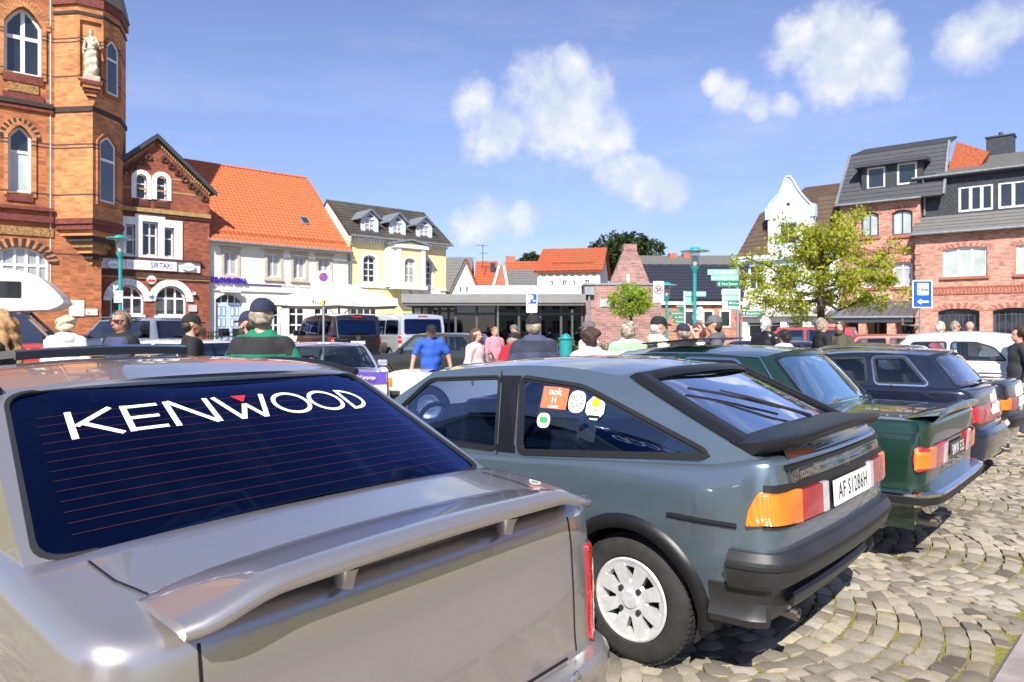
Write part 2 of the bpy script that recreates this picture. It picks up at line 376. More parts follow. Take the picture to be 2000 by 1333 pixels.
def stone_mat():
    m, nt, b = new_mat('granite_setts')
    ge = node(nt, 'ShaderNodeNewGeometry'); oi = node(nt, 'ShaderNodeObjectInfo'); tc = node(nt, 'ShaderNodeTexCoord')
    rnd = math_n(nt, 'FRACT', math_n(nt, 'ADD', ge.outputs['Random Per Island'], oi.outputs['Random']))
    base = ramp(nt, rnd, [(0, (.12, .11, .095)), (.10, (.21, .19, .155)), (.40, (.33, .305, .25)), (.70, (.42, .39, .31)), (.88, (.44, .37, .27)), (.95, (.25, .225, .19)), (1, (.46, .44, .39))])
    n = node(nt, 'ShaderNodeTexNoise'); n.inputs['Scale'].default_value = 160; n.inputs['Detail'].default_value = 5; n.inputs['Roughness'].default_value = .75; nt.links.new(ge.outputs['Position'], n.inputs[0])
    n2 = node(nt, 'ShaderNodeTexNoise'); n2.inputs['Scale'].default_value = 14; n2.inputs['Detail'].default_value = 6; nt.links.new(ge.outputs['Position'], n2.inputs[0])
    c = mixc(nt, 1.0, base, ramp(nt, n.outputs[0], [(.3, (.62, .62, .62)), (.55, (1, 1, 1)), (.75, (1.3, 1.28, 1.25))]), 'MULTIPLY')
    c = mixc(nt, ramp(nt, n2.outputs[0], [(.55, 0.0), (.75, .5)]), c, (.16, .15, .06))
    n4 = node(nt, 'ShaderNodeTexNoise'); n4.inputs['Scale'].default_value = 1.1; n4.inputs['Detail'].default_value = 7; n4.inputs['Roughness'].default_value = .65; nt.links.new(ge.outputs['Position'], n4.inputs[0])
    c = mixc(nt, 1.0, c, ramp(nt, n4.outputs[0], [(.32, (.62, .60, .54)), (.52, (.96, .95, .92)), (.7, (1.08, 1.06, 1.0))]), 'MULTIPLY')     # oil stains and trodden-in dirt
    nt.links.new(c, b.inputs['Base Color']); b.inputs['Roughness'].default_value = .78
    bp = node(nt, 'ShaderNodeBump'); bp.inputs['Strength'].default_value = .8; bp.inputs['Distance'].default_value = .006; nt.links.new(math_n(nt, 'ADD', n.outputs[0], n2.outputs[0]), bp.inputs['Height']); nt.links.new(bp.outputs[0], b.inputs['Normal'])
    return m
def build_ground():
    ys = [-300, -60, -3]+[y for y in np.arange(0, 60, 2)]+[80, 150, 400, 1500, 4000]; xs = [-3000, -300, -80, -40, -20, -8, 0, 8, 16, 24, 40, 80, 300, 3000]
    mb = MB(); mb.grid([[(x, y, gz(y)-.0165) for x in xs] for y in ys])
    g = mb.build('ground', ground_mat(), None, smooth=60); tag(g, kind='structure')
    # far paving sheet, 4 mm proud of the soil
    mb = MB(); fx = [-80, -40, -20, -8, 0, 8, 16, 24, 40, 80]
    mb.grid([[(x, y, gz(y)-.012) for x in fx] for y in np.arange(15.6, 62, 1.0)])
    tag(mb.build('far_paving', far_paving_mat(), None, smooth=60), kind='structure')
    mb = MB(); mb.grid([[(x, y, gz(y)-.007) for x in (-30, -18, -9, 0, 3)] for y in np.arange(34, 39.6, .8)])
    tag(mb.build('road', simple('asphalt', (.06, .06, .062), .85, noise=.3, nscale=3, bump=.3, bscale=80)), kind='structure')
    sm = stone_mat()
    # setts laid in segmental arcs that bulge towards the rear of the parked cars
    D = np.array([.740, -.673]); Pp = np.array([.673, .740]); W = 1.75; Rr = 1.18; stones = []
    hm = math.asin(W/2/Rr); rg = random.Random(5)
    for k in range(-6, 12):
        for n in range(-220, 150):
            q = n*.106
            L = 2*hm*Rr; m = max(1, int(round(L/.130))); cuts = [-.5]+[(-.5+(i+rg.uniform(-.13, .13))/m) for i in range(1, m)]+[.5]
            for i in range(m):
                a0, a1 = cuts[i]*2*hm, cuts[i+1]*2*hm; ph = (a0+a1)/2
                c = D*(q+Rr*math.cos(ph))+Pp*(k*W+Rr*math.sin(ph)+.35)
                if not (-7 < c[0] < 13.5 and -1.0 < c[1] < 16): continue
                if (c-np.array([2.14, 3.22]))@np.array([.715, -.70]) > .0: continue       # the slab path lies beyond
                t = D*(-math.sin(ph))+Pp*math.cos(ph); nn = D*math.cos(ph)+Pp*math.sin(ph)
                stones.append((c, t, nn, (a1-a0)*Rr-.010*rg.uniform(.6, 2.0), .106-.010*rg.uniform(.6, 2.0), rg.uniform(-.006, .005)))
    def stone_geo(rg, lx=1., ly=1.):
        # top 4x4 grid, edges rounded, with skirts; unit box
        n = 4; V = []; F = []
        cx = [rg.uniform(-.024, .024) for _ in range(8)]; tx, ty = rg.uniform(-.004, .004), rg.uniform(-.004, .004)
        for j in range(n):
            for i in range(n):
                x = (i/(n-1)-.5); y = (j/(n-1)-.5); e = (abs(x) > .4)+(abs(y) > .4)
                xx = x*(1-.05*(e == 2))+cx[(j*3+i) % 8]*.55*(abs(x) > .4)*.6; yy = y*(1-.05*(e == 2))+cx[(i*5+j) % 8]*.55*(abs(y) > .4)*.6
                V.append((xx*lx, yy*ly, (-.006 if e == 1 else -.011 if e == 2 else rg.uniform(-.003, .003))+tx*x*4+ty*y*4))
        for j in range(n-1):
            for i in range(n-1): F.append((j*n+i, j*n+i+1, (j+1)*n+i+1, (j+1)*n+i))
        ring = [0, 1, 2, 3, 7, 11, 15, 14, 13, 12, 8, 4]; b = len(V)
        V += [(V[r][0]*1.04, V[r][1]*1.04, -.055) for r in ring]
        for i in range(12): a, c = ring[i], ring[(i+1) % 12]; F.append((c, a, b+i, b+(i+1) % 12))
        return V, F
    vis = sorted(range(len(stones)), key=lambda i: (0 if (stones[i][0][0] > .42*stones[i][0][1]-.75 and stones[i][0][1] > 2.7) else 1, stones[i][0][0]**2+stones[i][0][1]**2))
    near = set()
    for i in vis:
        c = stones[i][0]
        px = 1000+FPX*c[0]/c[1] if c[1] > .2 else 9e9; py = HOR+FPX*EYE/c[1] if c[1] > .2 else 9e9
        if 1215 < px < 2010 and py < 1345 and not (px < 1700 and py < 1105): near.add(i)
        if len(near) >= 300: break
    meshes = []
    for q in range(16):
        V, F = stone_geo(rg); me = bpy.data.meshes.new('cobblestone'); me.from_pydata(V, [], F); me.polygons.foreach_set('use_smooth', [True]*len(F)); me.set_sharp_from_angle(angle=R(55)); me.materials.append(sm); meshes.append(me)
    BV = []; BF = []
    for i, (c, t, nn, lx, ly, dz) in enumerate(stones):
        if i in near:
            o = bpy.data.objects.new('cobblestone', meshes[i % 16]); COL.objects.link(o); o.parent = g
            fl = 1 if rg.random() < .5 else -1
            o.matrix_local = Matrix(((t[0]*lx*fl, nn[0]*ly*fl, 0, c[0]), (t[1]*lx*fl, nn[1]*ly*fl, 0, c[1]), (0, 0, 1, dz), (0, 0, 0, 1)))
        else:
            V, F = stone_geo(rg, lx, ly); n = len(BV)
            BV += [(c[0]+t[0]*x+nn[0]*y, c[1]+t[1]*x+nn[1]*y, z+dz) for x, y, z in V]; BF += [tuple(k+n for k in f) for f in F]
    me = bpy.data.meshes.new('cobblestones'); me.from_pydata(BV, [], BF); me.polygons.foreach_set('use_smooth', [True]*len(BF)); me.set_sharp_from_angle(angle=R(55))
    o = link_mesh('cobblestones', me, sm, g); tag(o, kind='stuff')
    # slab path behind the row of cars
    pave = simple('slab_paving', (.30, .26, .25), .85, noise=.25, nscale=5, bump=.25, bscale=150)
    pr = MB(); a = np.array([.70, .715]); nrm = np.array([.715, -.70]); o0 = np.array([2.14, 3.22])
    pts = lambda s, w: (*(o0+a*s+nrm*w), 0)
    mb = MB(); mb.add([(*pts(-9, .02)[:2], -.012), (*pts(16, .02)[:2], -.012), (*pts(16, 3)[:2], -.012), (*pts(-9, 3)[:2], -.012)], [(0, 3, 2, 1)])
    path = mb.build('path', simple('path_bed', (.12, .11, .10), .9), None); tag(path, kind='structure')
    for i in range(-8, 14):
        for j in range(3):
            mb = MB(); P0 = [pts(i*.6+.004+.3*(j % 2), .03+j*.4+.004), pts(i*.6+.596+.3*(j % 2), .03+j*.4+.004), pts(i*.6+.596+.3*(j % 2), .03+j*.4+.396), pts(i*.6+.004+.3*(j % 2), .03+j*.4+.396)]
            z = rg.uniform(-.002, .002)
            mb.add([(p[0], p[1], z-.008) for p in P0]+[(p[0]*.99+.01*np.mean([q[0] for q in P0]), p[1]*.99+.01*np.mean([q[1] for q in P0]), z) for p in P0], [(0,1,5,4),(1,2,6,5),(2,3,7,6),(3,0,4,7),(4,5,6,7)])
            mb.build('slab', pave, path)
build_ground()

# ------------------------------------------------------------------ cars
BLACK = simple('black_rubber', (.012, .012, .013), .55); BTRIM = simple('black_plastic', (.009, .009, .010), .38, bump=.08, bscale=400, spec=.4); BUMPM = simple('bumper_plastic', (.022, .022, .023), .40, noise=.2, nscale=5, bump=.10, bscale=300)
CHROME = simple('chrome', (.75, .75, .76), .08, 1.0); DARKIN = simple('car_interior', (.018, .019, .022), .8)
def lens(name, col):
    """moulded lamp lens: fine prism ribs under a glossy skin, colour darker in the rib troughs, with random mottling"""
    m, nt, b = new_mat(name); tc = node(nt, 'ShaderNodeTexCoord'); w = node(nt, 'ShaderNodeTexWave'); w.bands_direction = 'Z'; w.inputs['Scale'].default_value = 55; nt.links.new(tc.outputs['Object'], w.inputs[0])
    w2 = node(nt, 'ShaderNodeTexWave'); w2.bands_direction = 'Y'; w2.inputs['Scale'].default_value = 38; nt.links.new(tc.outputs['Object'], w2.inputs[0]); n = node(nt, 'ShaderNodeTexNoise'); n.inputs['Scale'].default_value = 9; nt.links.new(tc.outputs['Object'], n.inputs[0])
    h = math_n(nt, 'ADD', w.outputs['Fac'], w2.outputs['Fac']); nt.links.new(mixc(nt, ramp(nt, math_n(nt, 'MULTIPLY_ADD', h, .25, math_n(nt, 'MULTIPLY', n.outputs[0], .8)), [(.35, 0.0), (.9, 1.0)]), tuple(c*.66 for c in col), tuple(min(1, c*1.2) for c in col)), b.inputs['Base Color'])
    bp = node(nt, 'ShaderNodeBump'); bp.inputs['Strength'].default_value = .45; bp.inputs['Distance'].default_value = .002; nt.links.new(h, bp.inputs['Height']); nt.links.new(bp.outputs[0], b.inputs['Normal'])
    b.inputs['Roughness'].default_value = .18; b.inputs['Coat Weight'].default_value = 1; b.inputs['Coat Roughness'].default_value = .02; return m
RED_L = lens('red_lens', (.42, .006, .010)); ORG_L = lens('orange_lens', (.80, .20, .012)); WHT_L = lens('clear_lens', (.60, .58, .58))
GLASS = thin_glass('car_glass', (.62, .70, .74)); GLASS_T = thin_glass('tinted_glass', (.22, .28, .38), 1.5, (.8, .9, 1)); GLASS_D = thin_glass('dark_glass', (.012, .018, .045), 1.2, (.26, .40, .90))
PLATEW = simple('plate_white', (.78, .78, .76), .35); SEAM = simple('dark_gap_line', (.004, .004, .005), .6)  # panel gaps: dark strips on the paint stand in for shade in the joints
RIM = simple('alloy', (.66, .66, .66), .34, .35, noise=.12, nscale=30); TYRE = simple('tyre_rubber', (.022, .021, .020), .82, noise=.35, nscale=14, bump=.3, bscale=120)
STEEL = simple('exhaust_steel', (.30, .27, .25), .38, 1.0)

class Car:
    def __init__(s, name, label, O, th, plan, sill, shoulder, wheels, mat, rad=.06, side=((0, .06), (.12, .02), (.4, 0), (.7, .005), (1, .02)), rear=None, front=None,
                 ds=.045, crown=.03, cockpit=None, group=None, cat='car', z0=None, archR=None):
        s.root = empty(name, (O[0], O[1], gz(O[1]) if z0 is None else z0), R(90+th), label, cat, group)
        s.mat = mat; s.rad = rad; s.sill = sill; s.wheels = wheels; s.crown = crown
        s.archR = archR or (wheels[0][1]+.055)
        C = catmull(plan, 14); C[:, 1] = np.maximum(C[:, 1], 0); C[0, 1] = 0; C[-1, 1] = 0
        d = np.r_[0, np.cumsum(np.linalg.norm(np.diff(C, axis=0), axis=1))]; s.L = d[-1]
        S = list(np.linspace(0, s.L, int(s.L/ds)))
        s.tab_s, s.tab_u, s.tab_v = d, C[:, 0], C[:, 1]
        for uc, r, *_ in wheels:
            for e in (-1, 1):
                for q in (1.0005, .9995, .97, .9, .8): S.append(s.s_of_u(uc+e*s.archR*q))
        s.S = np.array(sorted(S)); s.sh = np.array(shoulder, float)
        s.ss, s.sr, s.sf = side, rear or side, front or side
        s.cock = cockpit
        s.body = MB(); s._lower()
    def s_of_u(s, u): return float(np.interp(u, np.maximum.accumulate(s.tab_u), s.tab_s))
    def zt(s, u): return float(np.interp(u, s.sh[:, 0], s.sh[:, 1]))
    def uvn(s, q):
        q = min(max(q, 0), s.L); e = .02
        u, v = np.interp(q, s.tab_s, s.tab_u), np.interp(q, s.tab_s, s.tab_v)
        a, b = max(q-e, 0), min(q+e, s.L)
        du, dv = np.interp(b, s.tab_s, s.tab_u)-np.interp(a, s.tab_s, s.tab_u), np.interp(b, s.tab_s, s.tab_v)-np.interp(a, s.tab_s, s.tab_v)
        if q < e: du, dv = 0, 1
        if q > s.L-e: du, dv = 0, -1
        l = math.hypot(du, dv) or 1; return u, v, -dv/l, du/l
    def ins(s, nu, z, u):
        zt = s.zt(u); f = min(1, max(0, (z-s.sill)/(zt-s.sill)))
        a = np.interp(f, *zip(*s.ss)); b = np.interp(f, *zip(*(s.sr if nu < 0 else s.sf))); w = nu*nu
        i = a*(1-w)+b*w; dz = max(0, zt-z)
        if dz < s.rad: i += s.rad-math.sqrt(max(0, s.rad**2-(s.rad-dz)**2))
        return i
    def P(s, q, z, off=0.0):
        """point on the shell: q = girth from the middle of the tail (negative on the right-hand side), height z"""
        sg = -1 if q < 0 else 1; u, v, nu, nv = s.uvn(abs(q)); i = s.ins(nu, z, u)-off
        return Vector((u-nu*i, sg*max(0, v-nv*i), z))
    def side_pt(s, u, z, off=0.0, sg=1): return s.P(sg*s.s_of_u(u), z, off)
    def bottom(s, q):
        u, v, nu, nv = s.uvn(q); z = s.sill
        if nv > .6:
            for uc, r, *_ in s.wheels:
                if abs(u-uc) < s.archR: z = max(z, r+math.sqrt(s.archR**2-(u-uc)**2))
        return z
    def _lower(s):
        k1, k2 = 9, 5; cols = []
        for q in s.S:
            u, v, nu, nv = s.uvn(q); zb = s.bottom(q); zt = s.zt(u); zm = zt-s.rad
            zz = [zb+(zm-zb)*k/k1 for k in range(k1)]+[zm+s.rad*math.sin(math.pi/2*k/k2) for k in range(k2+1)]
            cols.append([s.P(q, z) for z in zz])
        M = 10; ut = [c[-1].x for c in cols]
        for sg in (1, -1):
            s.body.grid([[(p.x, p.y*sg, p.z) for p in c] for c in cols])
        rows = []
        for c in cols:
            p = c[-1]; rows.append([(p.x, p.y*(1-2*k/M), p.z+s.crown*(1-(1-2*k/M)**2)*min(1, p.y/.5)) for k in range(M+1)])
        for i in range(len(rows)-1):
            for k in range(M):
                u = (rows[i][k][0]+rows[i+1][k][0])/2
                if s.cock and s.cock[0] < u < s.cock[1] and 0 < k < M-1: continue
                s.body.add([rows[i][k], rows[i][k+1], rows[i+1][k+1], rows[i+1][k]], [(0, 1, 2, 3)])
    # ---- greenhouse
    def house(s, C, A, vr, crown=.04, br=.06, bf=.10, holes=(), rear_hole=(.90, .05, .93), front_hole=(.93, .04, .95), glass=None, rear_glass=None, trim=.014, rail=None, NS=13, flare=1.15, seal=1.0, belt=None, trim_mat=None):
        """C, A: rear and front pillar lines as (u,z) from base to roof; rail: roof line between them"""
        glass = glass or GLASS; rear_glass = rear_glass or glass
        C = [np.array(p, float) for p in catmull(C, 6)] if len(C) > 2 else [np.array(C[0])*(1-t)+np.array(C[1])*t for t in np.linspace(0, 1, 9)]
        A = [np.array(p, float) for p in catmull(A, 6)] if len(A) > 2 else [np.array(A[0])*(1-t)+np.array(A[1])*t for t in np.linspace(0, 1, 9)]
        rail = [C[-1]]+[np.array(p) for p in (rail or [])]+[A[-1]]; rail = catmull(rail, 8)
        zr = max(p[1] for p in rail); u0, u1 = C[0][0], A[0][0]
        def vb(u): return s.side_pt(u, s.zt(u)).y
        vbt = [(u, vb(u)) for u in np.linspace(u0-.1, u1+.1, 40)]; VU, VV = zip(*vbt)
        zb = belt or s.zt
        def vs(u, z):
            b = np.interp(u, VU, VV); t = min(1.05, max(0, (z-zb(u))/(zr-zb(u)))); r = vr(u) if callable(vr) else vr
            return b-(b-r)*(.62*t+.38*t**2.2)**flare
        s.vs = vs
        fn = {sg: (lambda u, z, sg=sg: (u, sg*vs(u, z), z)) for sg in (1, -1)}; s.gside = {sg: off_fn(fn[sg], flip=-sg) for sg in fn}
        beltpts = [(u, s.zt(u)) for u in np.linspace(u0, u1, 30)]
        outer = beltpts[:-1]+[tuple(p) for p in A[:-1]]+[tuple(p) for p in rail[::-1]][:-1]+[tuple(p) for p in C[::-1]][:-1]
        for sg in (1, -1): add_panel(s.body, outer, holes, s.gside[sg], 0, step=.16)
        ST = [-1+2*k/(NS-1) for k in range(NS)]
        def cap(line, bulge, sgn):
            L = np.array(line); T = np.linspace(0, 1, len(L))
            def f(x, t):
                u, z = np.interp(t, T, L[:, 0]), np.interp(t, T, L[:, 1]); v = vs(u, z)
                cr = s.crown*(1-t)+crown*t
                return (u+sgn*bulge*(1-x*x), x*v, z+cr*(1-abs(x)**2.4))
            return f
        fr, ff = cap(C, br, -1), cap(A, bf, 1)
        TT = np.linspace(0, 1, len(C)); TA = np.linspace(0, 1, len(A))
        def capout(T): return [(x, 0) for x in ST]+[(1, t) for t in T[1:-1]]+[(x, 1) for x in reversed(ST)]+[(-1, t) for t in reversed(T[1:-1])]
        def rh(w, t0, t1): return rpoly([(-w, t0), (w, t0), (w*.985, t1), (-w*.985, t1)], .09, 5)
        s.grear, s.gfront = off_fn(fr, flip=-1), off_fn(ff, flip=1)
        hr = [rh(*rear_hole)] if rear_hole else []; hf = [rh(*front_hole)] if front_hole else []
        add_panel(s.body, capout(TT), hr, s.grear, 0, step=(.12, .1)); add_panel(s.body, capout(TA), hf, s.gfront, 0, step=(.12, .1))
        rows = []
        for k in range(len(rail)):
            u, z = rail[k]; t = k/(len(rail)-1); v = vs(u, z)
            rows.append([(u+(-br*(1-t)**3+bf*t**3)*(1-x*x), x*v, z+crown*(1-abs(x)**2.4)) for x in ST])
        s.body.grid(rows); s.roof_rows = rows
        tm = trim_mat or BLACK
        for g, hh, nm, gl in ((s.grear, hr, 'rear_window', rear_glass), (s.gfront, hf, 'windscreen', glass)):
            for h_ in hh:
                mb = MB(); add_panel(mb, grow(h_, .012), (), g, -.006, step=(.12, .12)); w = mb.build(nm, gl, s.root, smooth=40)
                if trim:
                    o_ = [(x*(1+.022*seal), .5+(y-.5)*(1+.035*seal)) for x, y in h_]; i_ = [(x*(1-.026*seal), .5+(y-.5)*(1-.045*seal)) for x, y in h_]
                    mb = MB(); add_panel(mb, o_, [i_], g, -.008, .003); mb.build('window_seal', tm, w, smooth=40)
        for sg in (1, -1):
            for h_ in holes:
                mb = MB(); add_panel(mb, grow(h_, .004), (), s.gside[sg], -.006, step=.2); w = mb.build('side_window', glass, s.root, smooth=40)
                if trim: mb = MB(); add_panel(mb, grow(h_, trim), [grow(h_, -trim*.8)], s.gside[sg], -.010, .003); mb.build('window_seal', tm, w, smooth=40)
    def finish(s, smooth=38, interior=True, under=True):
        o = s.body.build('body', s.mat, s.root, smooth=smooth, weld=.0006)
        u0, u1 = s.tab_u[0], s.tab_u[-1]; w = max(s.tab_v)
        if under:
            mb = MB(); mb.box(u0+.25, -w*.80, s.sill+.03, u1-.25, w*.80, s.sill+.10)
            for uc, r, *_ in s.wheels:
                for sg in (1, -1):
                    pts = [(uc+(s.archR+.0)*math.cos(a), r+(s.archR+.0)*math.sin(a)) for a in np.linspace(-.35, math.pi+.35, 17)]
                    mb.grid([[(x, sg*w*.52, z), (x, sg*(w-.055), z)] for x, z in pts]); mb.add([(x, sg*w*.52, z) for x, z in pts], [tuple(range(17))])
            mb.build('underbody', DARKIN, s.root)
        return o
    def part(s, name, mb, mat, smooth=35, parent=None, bev=0):
        o = mb.build(name, mat, parent or s.root, smooth=smooth); return o
    def sweep(s, q0, q1, prof, name, mat, step=.05, parent=None, closed=True, smooth=22, zfun=None):
        n = max(2, int(abs(q1-q0)/step)); rows = []
        for q in np.linspace(q0, q1, n+1):
            dz = zfun(q) if zfun else 0
            rows.append([s.P(q, z+dz, o_) for o_, z in prof]+([s.P(q, prof[0][1]+dz, prof[0][0])] if closed else []))
        mb = MB(); mb.grid(rows)
        if closed:
            mb.add(rows[0][:-1], [tuple(range(len(prof)))]); mb.add(rows[-1][:-1], [tuple(range(len(prof)))])
        return mb.build(name, mat, parent or s.root, smooth=smooth, weld=.0004)
    def patch(s, poly, o0, o1, name, mat, parent=None, step=.06, holes=()):
        mb = MB(); add_panel(mb, poly, holes, lambda q, z, o_: s.P(q, z, o_), o0, o1, step); return mb.build(name, mat, parent or s.root, smooth=35)
    def line(s, pts, w=.006, off=.0015, name='dark_gap_line', mat=None, g=None):
        """thin line drawn along (q,z) points"""
        g = g or (lambda q, z, o_: s.P(q, z, o_)); mb = MB(); P2 = [np.array(p, float) for p in pts]; L = []; Rr = []
        for i, p in enumerate(P2):
            t = P2[min(i+1, len(P2)-1)]-P2[max(i-1, 0)]; t /= np.linalg.norm(t)+1e-9; n = np.array([-t[1], t[0]])*w/2
            L.append(g(*(p+n), off)); Rr.append(g(*(p-n), off))
        mb.grid([L, Rr]); return mb.build(name, mat or SEAM, s.root)
    def wheel_set(s, style='alloy', vo=None, w=.19, rim=None, only=None):
        for uc, r, *rest in s.wheels:
            for sg in (1, -1):
                v = (vo or (float(np.interp(uc, s.tab_u, s.tab_v))-.03)); wheel(s.root, uc, sg, v, r, w, style, rim)
_wc = {}
def wheel(root, uc, sg, v, r, w, style='alloy', rim=None, z=None):
    """wheel standing on the ground, outer face at v; parts tyre, rim"""
    key = (round(r, 3), round(w, 3), style, rim.name if rim else '')
    t = empty('wheel', (uc, sg*v, r if z is None else z), 0); t.parent = root; t.rotation_euler = (0, 0, 0 if sg > 0 else math.pi)
    rr = r*.64
    if key not in _wc:
        mb = MB(); h = w
        mb.lathe([(rr, -.012), (rr+.012, .0), (rr+(r-rr)*.55, .006), (r-.022, -.006), (r-.006, -.022), (r, -.04), (r, -h+.04), (r-.02, -h), (rr, -h+.01)], 48, axis='y')
        tyre = bpy.data.meshes.new('tyre'); 
        o1 = mb.build('tyre', TYRE, t, smooth=35)
        # tread lugs
        tb = MB(); nl = 64
        for k in range(nl):
            a = 2*math.pi*k/nl
            for y0, y1, sh in ((-.006-.02, -.06, .5), (-.065, -h+.03, 0)):
                A = [a+sh*2*math.pi/nl, a+(sh+.62)*2*math.pi/nl]
                tb.add([((r+q)*math.cos(aa), y, (r+q)*math.sin(aa)) for aa in A for y in (y0, y1) for q in (-.012, .005)], [(1,3,7,5),(0,1,5,4),(2,3,7,6),(0,1,3,2),(4,5,7,6)])
        o1b = tb.build('tread', TYRE, t)
        mb = MB()
        mb.lathe([(rr+.004, -.002), (rr-.004, .004), (rr-.018, .0), (rr-.024, -.03), (rr-.03, -h*.75)], 48, axis='y')
        if style == 'alloy':
            ns = 8
            mb.lathe([(0, .004), (.038, .004), (.042, -.004), (.078, -.006), (.09, -.02)], 32, axis='y')
            for k in range(ns):
                a = 2*math.pi*(k+.5)/ns; ca, sa = math.cos(a), math.sin(a)
                def q(rad, tan, y): return (rad*ca-tan*sa, y, rad*sa+tan*ca)
                V = [q(.06, -.023, -.006), q(.06, .023, -.006), q(rr-.02, .036, .0), q(rr-.02, -.036, .0), q(.06, -.020, -.05), q(.06, .020, -.05), q(rr-.02, .026, -.05), q(rr-.02, -.026, -.05)]
                mb.add(V, [(0, 1, 2, 3), (1, 2, 6, 5), (0, 3, 7, 4), (2, 3, 7, 6)])
            mb.lathe([(rr-.012, .0), (rr-.035, -.004), (rr-.04, -.045)], 48, axis='y')
        else:
            mb.lathe([(0, .012), (.06, .010), (.07, -.012), (.10, -.03), (rr-.05, -.022), (rr-.02, -.006)], 36, axis='y')
            mb.lathe([(0, -.004), (.02, -.004)], 12, axis='y')
        o2 = mb.build('rim', rim or RIM, t, smooth=35)
        mb = MB(); mb.lathe([(0, -.075), (rr-.02, -.075)], 32, axis='y')
        for k in range(4 if style == 'alloy' else 0):
            a = 2*math.pi*(k+.5)/4; mb.lathe([(0, .008), (.011, .008), (.013, -.01)], 10, (.066*math.cos(a), .0, .066*math.sin(a)), axis='y')
        o3 = mb.build('brake_disc', DARKIN, t)
        _wc[key] = (o1.data, o1b.data, o2.data, o3.data)
    else:
        for nm, me in zip(('tyre', 'tread', 'rim', 'brake_disc'), _wc[key]):
            o = bpy.data.objects.new(nm, me); COL.objects.link(o); o.parent = t
    return t
def lift_vw(mb, c, ex, ey, r):
    """round badge: ring with a V over a W inside"""
    c, ex, ey = Vector(c), Vector(ex), Vector(ey); n = 28
    for r0, r1 in ((.88, 1.0),):
        V = [c+(ex*math.cos(2*math.pi*k/n)+ey*math.sin(2*math.pi*k/n))*r*q for q in (r0, r1) for k in range(n)]
        mb.add(V, [(k, (k+1) % n, n+(k+1) % n, n+k) for k in range(n)])
    def st(x0, y0, x1, y1, w=.13):
        a, b = np.array([x0, y0]), np.array([x1, y1]); t = (b-a)/np.linalg.norm(b-a); q = np.array([-t[1], t[0]])*w/2
        mb.add([c+(ex*p[0]+ey*p[1])*r for p in (a+q, a-q, b-q, b+q)], [(0, 1, 2, 3)])
    for sgn in (-1, 1):
        st(sgn*.33, .80, 0, .12); st(sgn*.72, .55, sgn*.36, -.62); st(sgn*.36, -.62, 0, .0)
    return mb
def plate(root, c, rot, txt, w=.52, hgt=.11, mat=None, tcol=None, parent_name='number_plate', blue=True):
    """licence plate: c centre, rot = outward unit direction (horizontal) in the car's frame"""
    n = Vector(rot).normalized(); ex = Vector((0, 0, 1)).cross(n).normalized(); ey = n.cross(ex)
    mb = MB(); mb.obox(Vector(c)-n*.004, ex*w/2, ey*hgt/2, n*.004); o = mb.build(parent_name, mat or PLATEW, root)
    if txt:
        mb = MB(); add_text(mb, txt, Vector(c)+n*.0015, ex, ey, hgt*.92, width=w*.82, spacing=1.12, bold=.0005); mb.build('lettering', tcol or BLACK, o)
    return o
